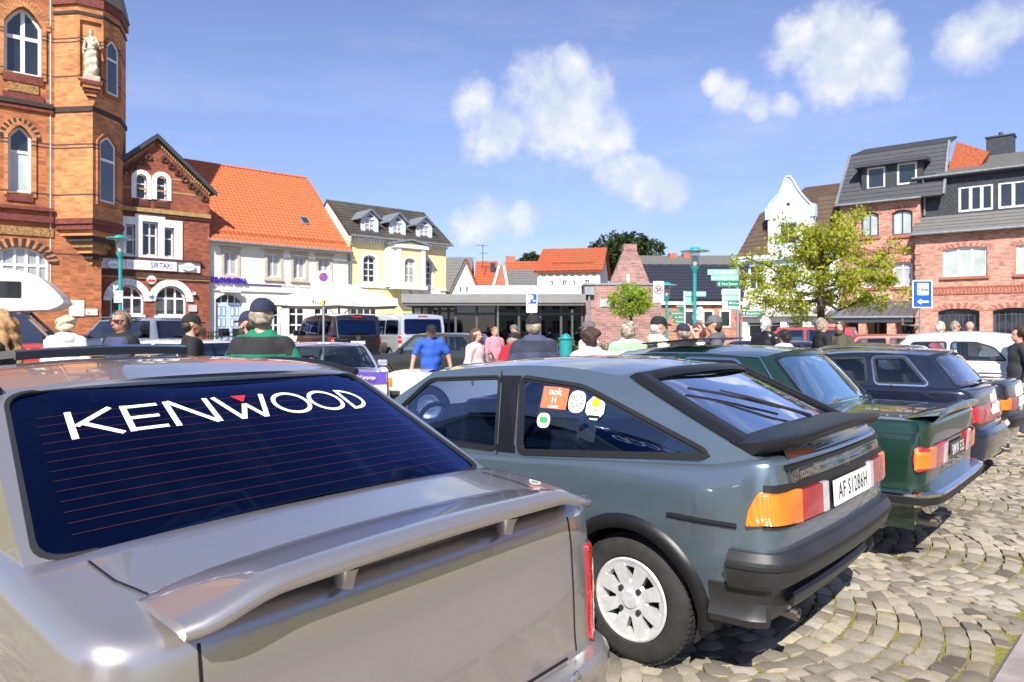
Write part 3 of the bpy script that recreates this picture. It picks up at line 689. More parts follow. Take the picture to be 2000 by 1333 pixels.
# ---- silver saloon in the foreground
def silver_car():
    M = paint('silver_paint', (.46, .43, .415), .76, .29)
    c = Car('silver_saloon', 'silver saloon in the foreground with boot wing and white lettering on its tinted rear window', (-.224, 2.042), 50,
            [(-.03, 0), (-.03, .4), (-.024, .68), (-.008, .79), (.035, .865), (.12, .91), (.3, .928), (.8, .93), (2.2, .92), (3.6, .86), (4.2, .70), (4.4, .4), (4.44, 0)],
            .24, [(-.1, .895), (.0, .90), (.25, .925), (.5, .945), (.9, .945), (2.9, .92), (4.3, .74), (4.5, .7)], [(1.0, .30), (3.55, .30)], M, rad=.055,
            side=((0, .07), (.15, .03), (.45, .0), (.62, .0), (.8, .012), (1, .035)), rear=((0, .0), (.2, .0), (.32, .01), (.55, .015), (.8, .025), (1, .045)), ds=.03, crown=.035, cockpit=(.55, 3.0))
    hole1 = rpoly([(1.0, .99), (1.62, .985), (1.62, 1.31), (1.46, 1.305)], .05); hole2 = rpoly([(1.72, .985), (2.66, .975), (2.25, 1.30), (1.72, 1.315)], .05)
    c.house([(.57, .945), (1.30, 1.325)], [(3.05, .92), (2.30, 1.33)], .70, crown=.036, br=.10, bf=.10, holes=[hole1, hole2], rail=[(1.55, 1.365), (1.95, 1.37)],
            rear_hole=(.965, .0, .975), seal=.4, rear_glass=GLASS_D, glass=GLASS_T, NS=17)
    c.finish(); c.wheel_set('alloy')
    # lettering on the rear window: strokes in window coordinates (x across, t up)
    g = c.grear
    mb = MB(); rd = MB()
    H = .185; TB = .615
    def st(m, x0, y0, x1, y1, w=.017):
        a, b = np.array([x0, y0]), np.array([x1, y1]); n = 10; t = (b-a)/np.linalg.norm(b-a); q = np.array([-t[1], t[0]])*w/2
        def L(p): return g(-(p[0]-.055)/.70, TB+p[1]*H/.155, -.0042)
        m.grid([[L(a+(b-a)*k/n+q) for k in range(n+1)], [L(a+(b-a)*k/n-q) for k in range(n+1)]])
    def ring(cx, cy, rx, ry, w=.016, a0=0, a1=360):
        n = 28; rows = []
        for k in range(n+1):
            a = R(a0+(a1-a0)*k/n); rows.append([g(-(cx-.055+(rx+e)*math.cos(a))/.70, TB+(cy+(ry+e)*math.sin(a))*H/.155, -.0042) for e in (-w/2, w/2)])
        mb.grid(rows)
    h = .155; x = -.47
    st(mb, x, 0, x, h); st(mb, x+.11, h, x+.012, h*.45); st(mb, x+.025, h*.55, x+.12, 0); x = -.325
    st(mb, x, 0, x, h); 
    for yy, w_ in ((.010, .098), (h*.5, .088), (h-.010, .098)): st(mb, x, yy, x+w_, yy, .016)
    x = -.20; st(mb, x, 0, x, h); st(mb, x+.004, h, x+.122, 0); st(mb, x+.126, 0, x+.126, h)
    x = -.045; st(mb, x, h, x+.05, 0); st(mb, x+.05, 0, x+.09, h*.62); st(mb, x+.09, h*.62, x+.13, 0); st(mb, x+.13, 0, x+.178, h)
    ring(.222, h/2, .068, .0695); ring(.377, h/2, .068, .0695)
    x = .475; st(mb, x, 0, x, h); ring(x, h/2, .085, .0695, .016, -90, 90)
    mb.build('window_lettering', simple('white_vinyl', (.86, .86, .86), .5), c.root)
    def Lr(p): return g(-(p[0]-.055)/.70, TB+p[1]*H/.155, -.0038)
    rd.add([Lr(p) for p in ((.018, h), (.075, h), (.0465, h*.70))], [(0, 1, 2)]); rd.build('window_lettering', simple('red_vinyl', (.62, .02, .03), .5), c.root)
    # heating wires
    mb = MB()
    for k in range(13):
        t = .10+k*.057; r_ = [[g(x_, t+e, -.004) for x_ in np.linspace(-.86, .86, 25)] for e in (-.0007, .0007)]; mb.grid(r_)
    mb.build('heating_wire', simple('copper_wire', (.10, .014, .009), .5), c.root)
    # boot lid gap drawn as dark lines, fuel of small seams
    q6 = c.s_of_u(.0)
    for sg in (1, -1):
        qq = .665*sg
        c.line([(qq*1.02, z) for z in np.linspace(.39, .895, 14)], .008)
        def gtop(u, v, o_): 
            p = c.side_pt(max(u, .02), c.zt(max(u, .02))); return Vector((u, v, p.z+c.crown*(1-(v/max(p.y, .1))**2)+o_))
        c.line([(-.005+.04*k, sg*(.67+.06*min(1, k/8))) for k in range(13)], .007, .003, g=gtop)
    c.line([(q, .385) for q in np.linspace(-.62, .62, 30)], .01)
    # tail lamps wrap the corners
    for sg in (1, -1):
        lamp = c.patch(rpoly([(sg*.80, .38), (sg*1.10, .38), (sg*1.10, .735), (sg*.80, .735)], .02), .0, .012, 'tail_lamp', RED_L, step=.025)
        c.patch([(sg*.82, .53), (sg*1.08, .53), (sg*1.08, .60), (sg*.82, .60)], .0125, .0145, 'indicator', ORG_L, lamp)
        c.patch([(sg*.82, .41), (sg*1.06, .41), (sg*1.06, .525), (sg*.82, .525)], .0125, .0145, 'reversing_lamp', WHT_L, lamp)
    # bumper
    bprof = [(-.02, .375), (.05, .37), (.068, .35), (.072, .30), (.06, .23), (.0, .20), (-.05, .20)]
    q = c.s_of_u(.62)
    c.sweep(-q, q, bprof, 'rear_bumper', M)
    mb = MB(); mb.lathe([(.0, .004), (.028, .003), (.030, -.002)], 20, axis='x'); o = mb.build('tow_eye_cover', CHROME, c.root, smooth=40); p = c.P(-.55, .36, .082); o.location = p
    o.rotation_euler = (0, 0, math.pi)
    # wing on the boot lid: bridge with feet
    n = 44; rows = []
    for k in range(n+1):
        v = -.735+1.47*k/n; e = abs(v)/.735; drop = .042*smoothstep(.70, 1.0, e); zd = .918+.030*(1-(v/.85)**2)
        ul = .245-.035*e**2-.02*e**20; ut = -.085+.015*e**2+.02*e**20; prof = []
        for x, y in ((0, 0), (.04, .6), (.15, 1.0), (.45, 1.0), (.75, 1.0), (.93, .95), (.985, .55), (1.0, .0), (.975, -.5), (.85, -.25), (.4, -.1)):
            z = zd+.004+.022*x**1.3-drop*(.15+.85*x)+(.016+.018*x)*y*(1-.35*e**6); prof.append((ul+(ut-ul)*x, v, z))
        rows.append(prof+[prof[0]])
    mb = MB(); mb.grid(rows); mb.add(rows[0][:-1], [tuple(range(11))]); mb.add(rows[-1][:-1], [tuple(range(11))])
    wing = mb.build('boot_wing', M, c.root, smooth=45, weld=.0005)
    for v in (.31, -.31):
        mb = MB(); prof = []
        for z, k in ((.885, .75), (.905, .85), (.922, 1.0), (.938, 1.2)):
            prof.append([(.0+.042*k*math.cos(a), v+.026*k*math.sin(a), z) for a in np.linspace(0, 2*math.pi, 17)])
        mb.grid(prof); mb.build('wing_foot', M, wing, smooth=50)
    # raised sunroof panel and roof drip rails
    mb = MB(); r_ = []
    for u, dz in ((2.10, .042), (2.13, .052), (2.3, .042), (2.55, .022)):
        for e in (0,): r_.append([(u, v, 1.392+dz+.016*(1-(v/.45)**2)) for v in np.linspace(-.30, .44, 13)])
    mb.grid(r_); mb.grid([[(p[0], p[1], p[2]-.035) for p in row] for row in r_]); mb.grid([r_[0], [(p[0]+.004, p[1], p[2]-.035) for p in r_[0]]])
    for j in (0, -1): mb.grid([[row[j] for row in r_], [(row[j][0], row[j][1], row[j][2]-.035) for row in r_]])
    mb.build('sunroof_panel', simple('gloss_black', (.006, .006, .007), .08, coat=1), c.root, smooth=40)
    for sg in (1, -1):
        rr = [c.gside[sg](u, z, .004) for u, z in ((1.275, 1.325), (1.4, 1.345), (1.55, 1.362), (1.75, 1.369), (1.95, 1.368), (2.15, 1.352), (2.3, 1.328))]
        mb = MB(); mb.tube([(p.x, p.y-.012*sg, p.z+.004) for p in rr], .016, 8); mb.build('drip_rail', BTRIM, c.root, smooth=50)
    mb = MB(); mb.box(1.3, -.62, .45, 1.55, .62, 1.05); mb.box(2.2, -.58, .45, 2.4, -.1, 1.12); mb.box(2.2, .1, .45, 2.4, .58, 1.12); mb.box(.6, -.68, .86, 1.4, .68, .92)
    bevel_obj(mb.build('seats', DARKIN, c.root), .05, 3)
    return c
silver_car()

# ---- grey-teal hatchback
def hatchback():
    M = paint('teal_grey_paint', (.165, .218, .255), .70, .26)
    c = Car('hatchback', 'dark teal grey two door hatchback with black rear spoiler, number plate AF S1286H', (1.551, 3.412), 47.7,
            [(-.055, 0), (-.05, .3), (-.035, .58), (-.015, .685), (.03, .74), (.17, .775), (.62, .80), (2, .81), (3.3, .79), (3.8, .69), (3.98, .4), (4.02, 0)],
            .30, [(-.1, 1.0), (.0, 1.0), (.10, .995), (.28, .955), (.7, .92), (1.32, .868), (1.84, .84), (2.8, .835), (3.9, .68), (4.1, .66)], [(.665, .293), (3.05, .293)], M, rad=.03,
            side=((0, .05), (.1, .03), (.35, .005), (.55, .0), (.63, .0), (.66, .006), (.85, .012), (1, .035)), rear=((0, .14), (.2, .09), (.3, .03), (.45, .015), (.62, .012), (.8, .016), (1, .045)), ds=.03, crown=.02, cockpit=(.25, 2.75), archR=.335)
    q = c.s_of_u
    h1 = rpoly([(1.545, .885), (2.62, .872), (2.16, 1.225), (1.60, 1.262)], [.03, .04, .05, .03]); h2 = rpoly([(.30, .992), (1.36, .897), (1.42, 1.262), (1.02, 1.235), (.93, 1.21)], [.05, .03, .03, .05, .05])
    c.house([(.085, .995), (.78, 1.305)], [(2.92, .83), (2.16, 1.275)], .615, crown=.038, br=.07, bf=.12, holes=[h1, h2], rail=[(1.2, 1.338), (1.65, 1.325)], rear_hole=(.86, .16, .93), trim=.009, glass=thin_glass('side_glass_blue', (.46, .55, .75), 1.6, (.6, .75, 1)), rear_glass=thin_glass('hatch_glass', (.35, .40, .48), 4.5, (.85, .92, 1)), NS=17)
    # black pillar panel between door glass and quarter glass
    for sg in (1, -1):
        mb = MB(); add_panel(mb, [(1.40, .878), (1.53, .872), (1.592, 1.275), (1.44, 1.28)], (), c.gside[sg], .001, .004, step=.2); mb.build('pillar_panel', BTRIM, c.root)
        mb = MB(); add_panel(mb, grow(h2, .022), [grow(h2, .004)], c.gside[sg], -.004, .010); mb.build('window_moulding', BLACK, c.root, smooth=40)
        mb = MB(); add_panel(mb, grow(h1, .014), [grow(h1, .004)], c.gside[sg], -.004, .008); mb.build('window_moulding', BLACK, c.root, smooth=40)
        c.line([(sg*q(1.53), .868), (sg*q(1.545), .75), (sg*q(1.56), .6), (sg*q(1.55), .4), (sg*q(1.50), .28)], .008)
        mb = MB(); add_panel(mb, [(1.535, .87), (1.60, 1.30), (1.593, 1.30), (1.528, .87)], (), c.gside[sg], .005); mb.build('dark_gap_line', SEAM, c.root)
        # door handle in its recess
        mb = MB(); add_panel(mb, rpoly([(sg*q(1.62), .735), (sg*q(1.76), .735), (sg*q(1.76), .80), (sg*q(1.62), .80)], .02), (), lambda a, b, o_: c.P(a, b, o_), .001, .003); hd = mb.build('door_handle', BLACK, c.root)
        mb = MB(); mb.tube([c.side_pt(u, .758, .022, sg) for u in (1.565, 1.6, 1.7, 1.8)], [.012, .013, .011, .008], 8); mb.build('grip', CHROME, hd, smooth=50)
        # body-side moulding and wheel-arch flares
        c.sweep(sg*q(.15), sg*q(.46), [(.0, .712), (.008, .715), (.010, .724), (.007, .732), (.0, .735)], 'side_moulding', BTRIM)
        c.sweep(sg*q(1.08), sg*q(2.70), [(.0, .697), (.008, .70), (.010, .71), (.007, .719), (.0, .722)], 'side_moulding', BTRIM)
        for uc in (.665, 3.05):
            rows = []
            for a in np.linspace(-.22, math.pi+.12, 34):
                ca, sa = math.cos(a), math.sin(a); row = []
                for rr, o_ in ((.335, -.03), (.335, .016), (.345, .022), (.37, .019), (.392, .009), (.402, -.004)):
                    u = uc+rr*ca; z = .293+rr*sa; z = max(z, .20); row.append(c.side_pt(u, z, o_, sg))
                rows.append(row)
            mb = MB(); mb.grid(rows); mb.build('wheel_arch_flare', BTRIM, c.root, smooth=50)
        # skirt
        c.sweep(sg*q(1.02), sg*q(2.70), [(.0, .34), (.015, .33), (.02, .24), (.0, .19), (-.05, .19)], 'side_skirt', BTRIM)
    # bumper with wrapped ends, lower skirt
    qb = q(.175)
    c.sweep(-qb, qb, [(-.02, .632), (.028, .630), (.052, .600), (.056, .585), (.050, .505), (.040, .482), (-.02, .476)], 'rear_bumper', BUMPM, step=.03)
    c.sweep(-qb-.005, qb+.005, [(.0555, .584), (.062, .582), (.062, .571), (.0545, .568)], 'bumper_strip', BLACK, step=.03)
    qs = q(.27)
    c.sweep(-qs, qs, [(-.03, .484), (.012, .477), (.008, .41), (.024, .362), (.038, .345), (.032, .312), (-.06, .300)], 'rear_skirt', BUMPM, step=.03)
    c.sweep(-.50, .50, [(-.02, .405), (.034, .408), (.056, .388), (.052, .366), (-.02, .356)], 'skirt_lip', BUMPM, step=.03)
    # tail: lamps, trim panel, plate
    c.sweep(-.78, .78, [(.0, .725), (.010, .728), (.010, .895), (.0, .9)], 'tail_panel', BLACK, step=.03)
    for sg in (1, -1):
        lp = rpoly([(sg*.845, .735), (sg*.835, .80), (sg*.80, .873), (sg*.56, .873), (sg*.56, .735)], .012, 3)
        lamp = c.patch(lp, .0, .022, 'tail_lamp', ORG_L, step=.02)
        c.patch([(sg*.565, .742), (sg*.565, .868), (sg*.36, .868), (sg*.36, .742)], .0, .024, 'brake_lamp', RED_L, lamp)
        c.patch([(sg*.355, .742), (sg*.355, .868), (sg*.30, .868), (sg*.30, .742)], .0, .026, 'reversing_lamp', WHT_L, lamp)
    p = c.P(.02, .80, .022); plate(c.root, (p.x-.006, -.005, .803), (-1, 0, .06), 'AF S1286H', .50, .112)
    bc = simple('badge_chrome', (.55, .50, .42), .25, .9)
    for t, q_, hh, ww in (('VOLKSWAGEN', .44, .042, .23), ('SCIROCCO', -.50, .034, .17)):
        mb = MB(); add_text(mb, t, c.P(q_, .925, .014), (.1 if q_ < 0 else 0, -1, 0), (0, 0, 1), hh, width=ww, bold=.002); mb.build('badge_lettering', bc, c.root)
    for q_, r_ in ((.59, .026), (0, .035)): mb = MB(); lift_vw(mb, c.P(q_, .925, .016), (-.2 if q_ else 0, -1, 0), (0, 0, 1), r_); mb.build('badge', bc, c.root)
    c.patch([(-.62, .888), (.62, .888), (.62, .955), (-.62, .955)], .001, .004, 'badge_panel', simple('tail_gloss', (.035, .05, .055), .10, .3, coat=1))
    # lower glass panel under the spoiler
    c.patch(rpoly([(-.60, .965), (.60, .965), (.57, 1.035), (-.57, 1.035)], .01), .001, .003, 'lower_rear_pane', simple('black_glass', (.01, .012, .015), .04, coat=1))
    c.sweep(-.64, .64, [(.0, .950), (.012, .952), (.012, .968), (.0, .972)], 'tailgate_strip', BTRIM)
    # spoiler across the tailgate
    rows = []; n = 40
    for k in range(n+1):
        v = -.70+1.40*k/n; a = abs(v)/.70; w = max(.02, 1-a**7)
        um = .165+.10*(a**3); ue = -.085+.06*a*a+.10*a**8
        zc = 1.055+.035*(1-a*a)-.02*a**4
        rows.append([(um+.03, v, zc+.0), (um-.03, v, zc+.018), ((um+ue)/2, v, zc+.018), (ue+.02, v, zc+.030), (ue, v, zc+.026), (ue-.002, v, zc+.012), (ue+.03, v, zc-.022), ((um+ue)/2+.02, v, zc-.046), (um+.02, v, zc-.05)])
        rows[-1].append(rows[-1][0])
    mb = MB(); mb.grid(rows); mb.add(rows[0][:-1], [tuple(range(9))]); mb.add(rows[-1][:-1], [tuple(range(9))]); mb.build('rear_spoiler', BTRIM, c.root, smooth=45, weld=.0005)
    for sg in (1, -1):   # rubber flanks running up the tailgate sides
        rows = [[c.grear(sg*x, t, o_) for x, o_ in ((.80, .004), (.82, .016), (.93, .018), (.985, .006))] for t in np.linspace(.06, .98, 12)]
        mb = MB(); mb.grid(rows); mb.build('tailgate_moulding', BTRIM, c.root, smooth=50)
    rows = [[c.grear(x, t, o_) for x in np.linspace(-.9, .9, 15)] for t, o_ in ((.90, .004), (.92, .012), (.985, .010), (1.0, .003))]
    mb = MB(); mb.grid(rows); mb.build('roof_edge_moulding', BTRIM, c.root, smooth=50)
    # wiper
    mb = MB(); P = [c.grear(x, t, o_) for x, t, o_ in ((-.05, .20, .03), (.02, .24, .035), (.30, .50, .03), (.45, .62, .025))]; mb.tube(P, [.012, .010, .007, .005], 6)
    mb.tube([c.grear(x, t, .014) for x, t in ((.05, .36), (.25, .48), (.45, .60), (.68, .72))], .007, 5); mb.build('rear_wiper', BLACK, c.root)
    # exhaust
    mb = MB(); mb.lathe([(.028, -.16), (.028, .04), (.024, .04), (.024, -.1)], 16, axis='x'); o = mb.build('exhaust_pipe', STEEL, c.root, smooth=40); o.location = (.075, .40, .285)
    mb.v = [(x, y, z) for x, y, z in mb.v]; o.rotation_euler = (0, R(6), math.pi)
    # interior: seats, steering wheel, dashboard, rolled rug on the shelf
    mb = MB(); mb.box(1.1, -.6, .35, 1.3, .6, 1.0); mb.box(1.95, .12, .35, 2.12, .6, 1.08); mb.box(1.95, -.6, .35, 2.12, -.12, 1.08); mb.box(.3, -.62, .5, 1.1, .62, .86); mb.box(2.1, -.6, .3, 2.6, .6, .5); mb.box(2.62, -.7, .5, 2.95, .7, .86)
    bevel_obj(mb.build('seats', DARKIN, c.root), .05, 3)
    mb = MB(); sw = [(2.42+.08*math.sin(a)*.5, .36+.185*math.cos(a), .86+.175*math.sin(a)) for a in np.linspace(0, 2*math.pi, 33)]; mb.tube(sw, .016, 8, caps=False)
    mb.tube([(2.42, .20, .86), (2.44, .36, .85), (2.42, .52, .86)], .02, 6); mb.tube([(2.44, .36, .85), (2.7, .36, .75)], .03, 8); mb.build('steering_wheel', BLACK, c.root, smooth=50)
    mb = MB(); mb.tube([(.55, -.35, .955), (.56, .55, .945)], .075, 16); o = mb.build('rolled_cushion', simple('grey_felt', (.30, .28, .33), .9, bump=.4, bscale=60), c.root, smooth=50)
    mb = MB(); mb.tube([(2.36, .05, 1.22), (2.36, -.18, 1.22)], .022, 8); mb.build('rear_view_mirror', BLACK, c.root)
    # stickers on the quarter window (inside a clear sheet)
    G = c.gside[1]
    def quad(u0, z0, u1, z1, off, name, mat, rnd=.0, n=4, txt=None, tm=None):
        poly = rpoly([(u0, z0), (u1, z0), (u1, z1), (u0, z1)], rnd, n) if rnd else [(u0, z0), (u1, z0), (u1, z1), (u0, z1)]
        mb = MB(); add_panel(mb, poly, (), G, off); o = mb.build(name, mat, c.root)
        if txt:
            mt = MB()
            for t_, dz, sz in txt:
                V, F = text2d(t_, sz); mt.add([G((u0+u1)/2-x, (z0+z1)/2+dz+y, off+.001) for x, y in V], F)
            mt.build('lettering', tm, o)
        return o
    wv = simple('white_vinyl', (.86, .86, .86), .5); inkb = simple('ink', (.02, .02, .02), .6); ora = simple('orange_vinyl', (.72, .16, .07), .5)
    quad(1.10, 1.125, 1.27, 1.235, -.003, 'sticker', ora, 0, txt=[('nok', .03, .055), ('H', -.012, .045), ('classic', -.043, .028)], tm=wv)
    quad(.985, 1.115, 1.09, 1.225, -.003, 'sticker', wv, .05, txt=[('MEIN', .016, .040), ('NFZ', -.020, .040)], tm=inkb)
    quad(.865, 1.09, .975, 1.205, -.003, 'sticker', wv, .035, 1, txt=[('Treffen', -.014, .032)], tm=inkb)
    quad(.895, 1.150, .945, 1.195, -.002, 'sticker_sun', simple('yellow_tag', (.75, .45, .01), .4), .022); quad(.885, 1.098, .955, 1.112, -.002, 'sticker_band', SEAM)
    quad(1.19, 1.025, 1.275, 1.10, -.003, 'sticker', wv, .04); quad(1.205, 1.05, 1.26, 1.08, -.002, 'sticker_car', simple('green_ink', (.05, .35, .08), .6), .014)
    quad(.90, .985, 1.285, 1.245, -.0045, 'clear_sheet', thin_glass('clear_sheet', (.84, .88, .92)))
    # aerial-style bonnet line etc. is out of view; wheels
    c.finish(); c.wheel_set('alloy', vo=.772, w=.20)
    return c
hatchback()
# ---- dark green saloon
def green_saloon():
    M = paint('dark_green_paint', (.012, .045, .028), .45, .30)
    c = Car('green_saloon', 'dark green saloon with chrome bumper, between the teal hatchback and the navy saloon', (3.08, 5.01), 47.7,
            [(-.02, 0), (-.018, .4), (-.005, .67), (.025, .745), (.10, .78), (.6, .81), (2, .82), (3.3, .80), (4.1, .74), (4.3, .5), (4.34, 0)],
            .26, [(-.1, .955), (.0, .955), (.4, .955), (.75, .955), (2.9, .93), (4.2, .83), (4.4, .82)], [(.98, .295), (3.5, .295)], M, rad=.035,
            side=((0, .09), (.12, .04), (.35, .01), (.55, 0), (.76, 0), (.79, .016), (1, .04)), rear=((0, .12), (.25, .05), (.3, .02), (.6, .01), (.85, .0), (1, .0)), ds=.04, crown=.025, cockpit=(.8, 2.85))
    h1 = rpoly([(1.02, .985), (1.72, .98), (1.72, 1.285), (1.30, 1.285)], .04); h2 = rpoly([(1.80, .98), (2.65, .965), (2.32, 1.265), (1.80, 1.285)], .04)
    c.house([(.72, .955), (1.08, 1.335)], [(2.95, .925), (2.38, 1.305)], .605, crown=.05, br=.09, bf=.1, holes=[h1, h2], rail=[(1.5, 1.352), (2.0, 1.345)], rear_hole=(.90, .06, .93), glass=GLASS_T, rear_glass=thin_glass('blue_green_glass', (.20, .38, .40), 5.0, (.75, .95, 1)), trim_mat=BTRIM)
    q = c.s_of_u
    for sg in (1, -1):
        for h_ in (h1, h2):
            mb = MB(); add_panel(mb, grow(h_, .030), [grow(h_, .012)], c.gside[sg], -.002, .008); mb.build('window_trim', CHROME, c.root, smooth=40)
        mb = MB(); mb.tube([c.gside[sg](u, z, .004) for u, z in ((.80, .985), (1.0, 1.18), (1.12, 1.325), (1.5, 1.347), (2.0, 1.34), (2.36, 1.30))], .008, 6); mb.build('drip_rail', CHROME, c.root, smooth=50)
        c.line([(sg*q(u), .87) for u in np.linspace(.05, 3.8, 30)], .006)
        lamp = c.patch(rpoly([(sg*.80, .645), (sg*.815, .72), (sg*.80, .80), (sg*.30, .80), (sg*.30, .645)], .015, 3), .0, .018, 'tail_lamp', RED_L, step=.02)
        c.patch([(sg*.805, .655), (sg*.805, .79), (sg*.60, .79), (sg*.60, .655)], .0185, .0215, 'indicator', ORG_L, lamp, step=.02)
        c.patch([(sg*.40, .66), (sg*.40, .79), (sg*.31, .79), (sg*.31, .66)], .0185, .0205, 'reversing_lamp', WHT_L, lamp)
    c.line([(x, .80) for x in np.linspace(-.6, .6, 24)], .008); 
    qb = q(.42)
    bm = c.sweep(-qb, qb, [(.0, .53), (.06, .528), (.085, .515), (.09, .49), (.085, .445), (.05, .425), (.0, .425)], 'rear_bumper', CHROME, step=.03)
    c.sweep(-qb-.004, qb+.004, [(.088, .50), (.098, .497), (.098, .45), (.086, .446)], 'bumper_strip', BLACK, step=.03, parent=bm)
    c.sweep(-.6, .6, [(-.04, .42), (-.03, .42), (-.02, .30), (-.08, .26)], 'rear_apron', BTRIM)
    p = c.P(0, .70, .02); plate(c.root, (p.x-.002, .0, .715), (-1, 0, .05), 'BMW 525', .44, .105, mat=simple('plate_dark', (.06, .05, .055), .4), tcol=simple('white_vinyl', (.86, .86, .86), .5))
    # lip spoiler on the boot lid
    rows = []
    for v in np.linspace(-.66, .66, 21):
        e = 1-(abs(v)/.66)**8; z = .965+.02*(1-(v/.7)**2); rows.append([(.16, v, z-.012), (.05, v, z+.012+.012*e), (-.045, v, z+.025+.02*e), (-.055, v, z+.018+.012*e), (-.02, v, z-.02), (.16, v, z-.012)])
    mb = MB(); mb.grid(rows); mb.build('boot_spoiler', M, c.root, smooth=50)
    mb = MB(); mb.box(1.75, -.42, 1.405, 2.3, .42, 1.418); o = bevel_obj(mb.build('sunroof_panel', simple('gloss_black', (.006, .006, .007), .08, coat=1), c.root), .005, 1)
    o.rotation_euler = (0, R(5), 0); o.location = (-.15, 0, .205)
    for k, v in enumerate((.50, .41)):
        mb = MB(); mb.lathe([(.030, -.3), (.030, .03), (.026, .03), (.026, -.2)], 16, axis='x'); o = mb.build('exhaust_pipe', STEEL, c.root, smooth=40); o.location = (.02, v, .285); o.rotation_euler = (0, 0, math.pi)
    mb = MB(); mb.box(.25, .2, .22, .75, .68, .36); bevel_obj(mb.build('silencer', STEEL, c.root), .05, 3)
    mb = MB(); mb.box(1.05, -.62, .4, 1.3, .62, 1.02); mb.box(1.95, .1, .4, 2.12, .6, 1.15); mb.box(1.95, -.6, .4, 2.12, -.1, 1.15); mb.box(2.6, -.7, .5, 2.9, .7, .95); bevel_obj(mb.build('seats', DARKIN, c.root), .06, 3)
    c.finish(); c.wheel_set('alloy')
green_saloon()

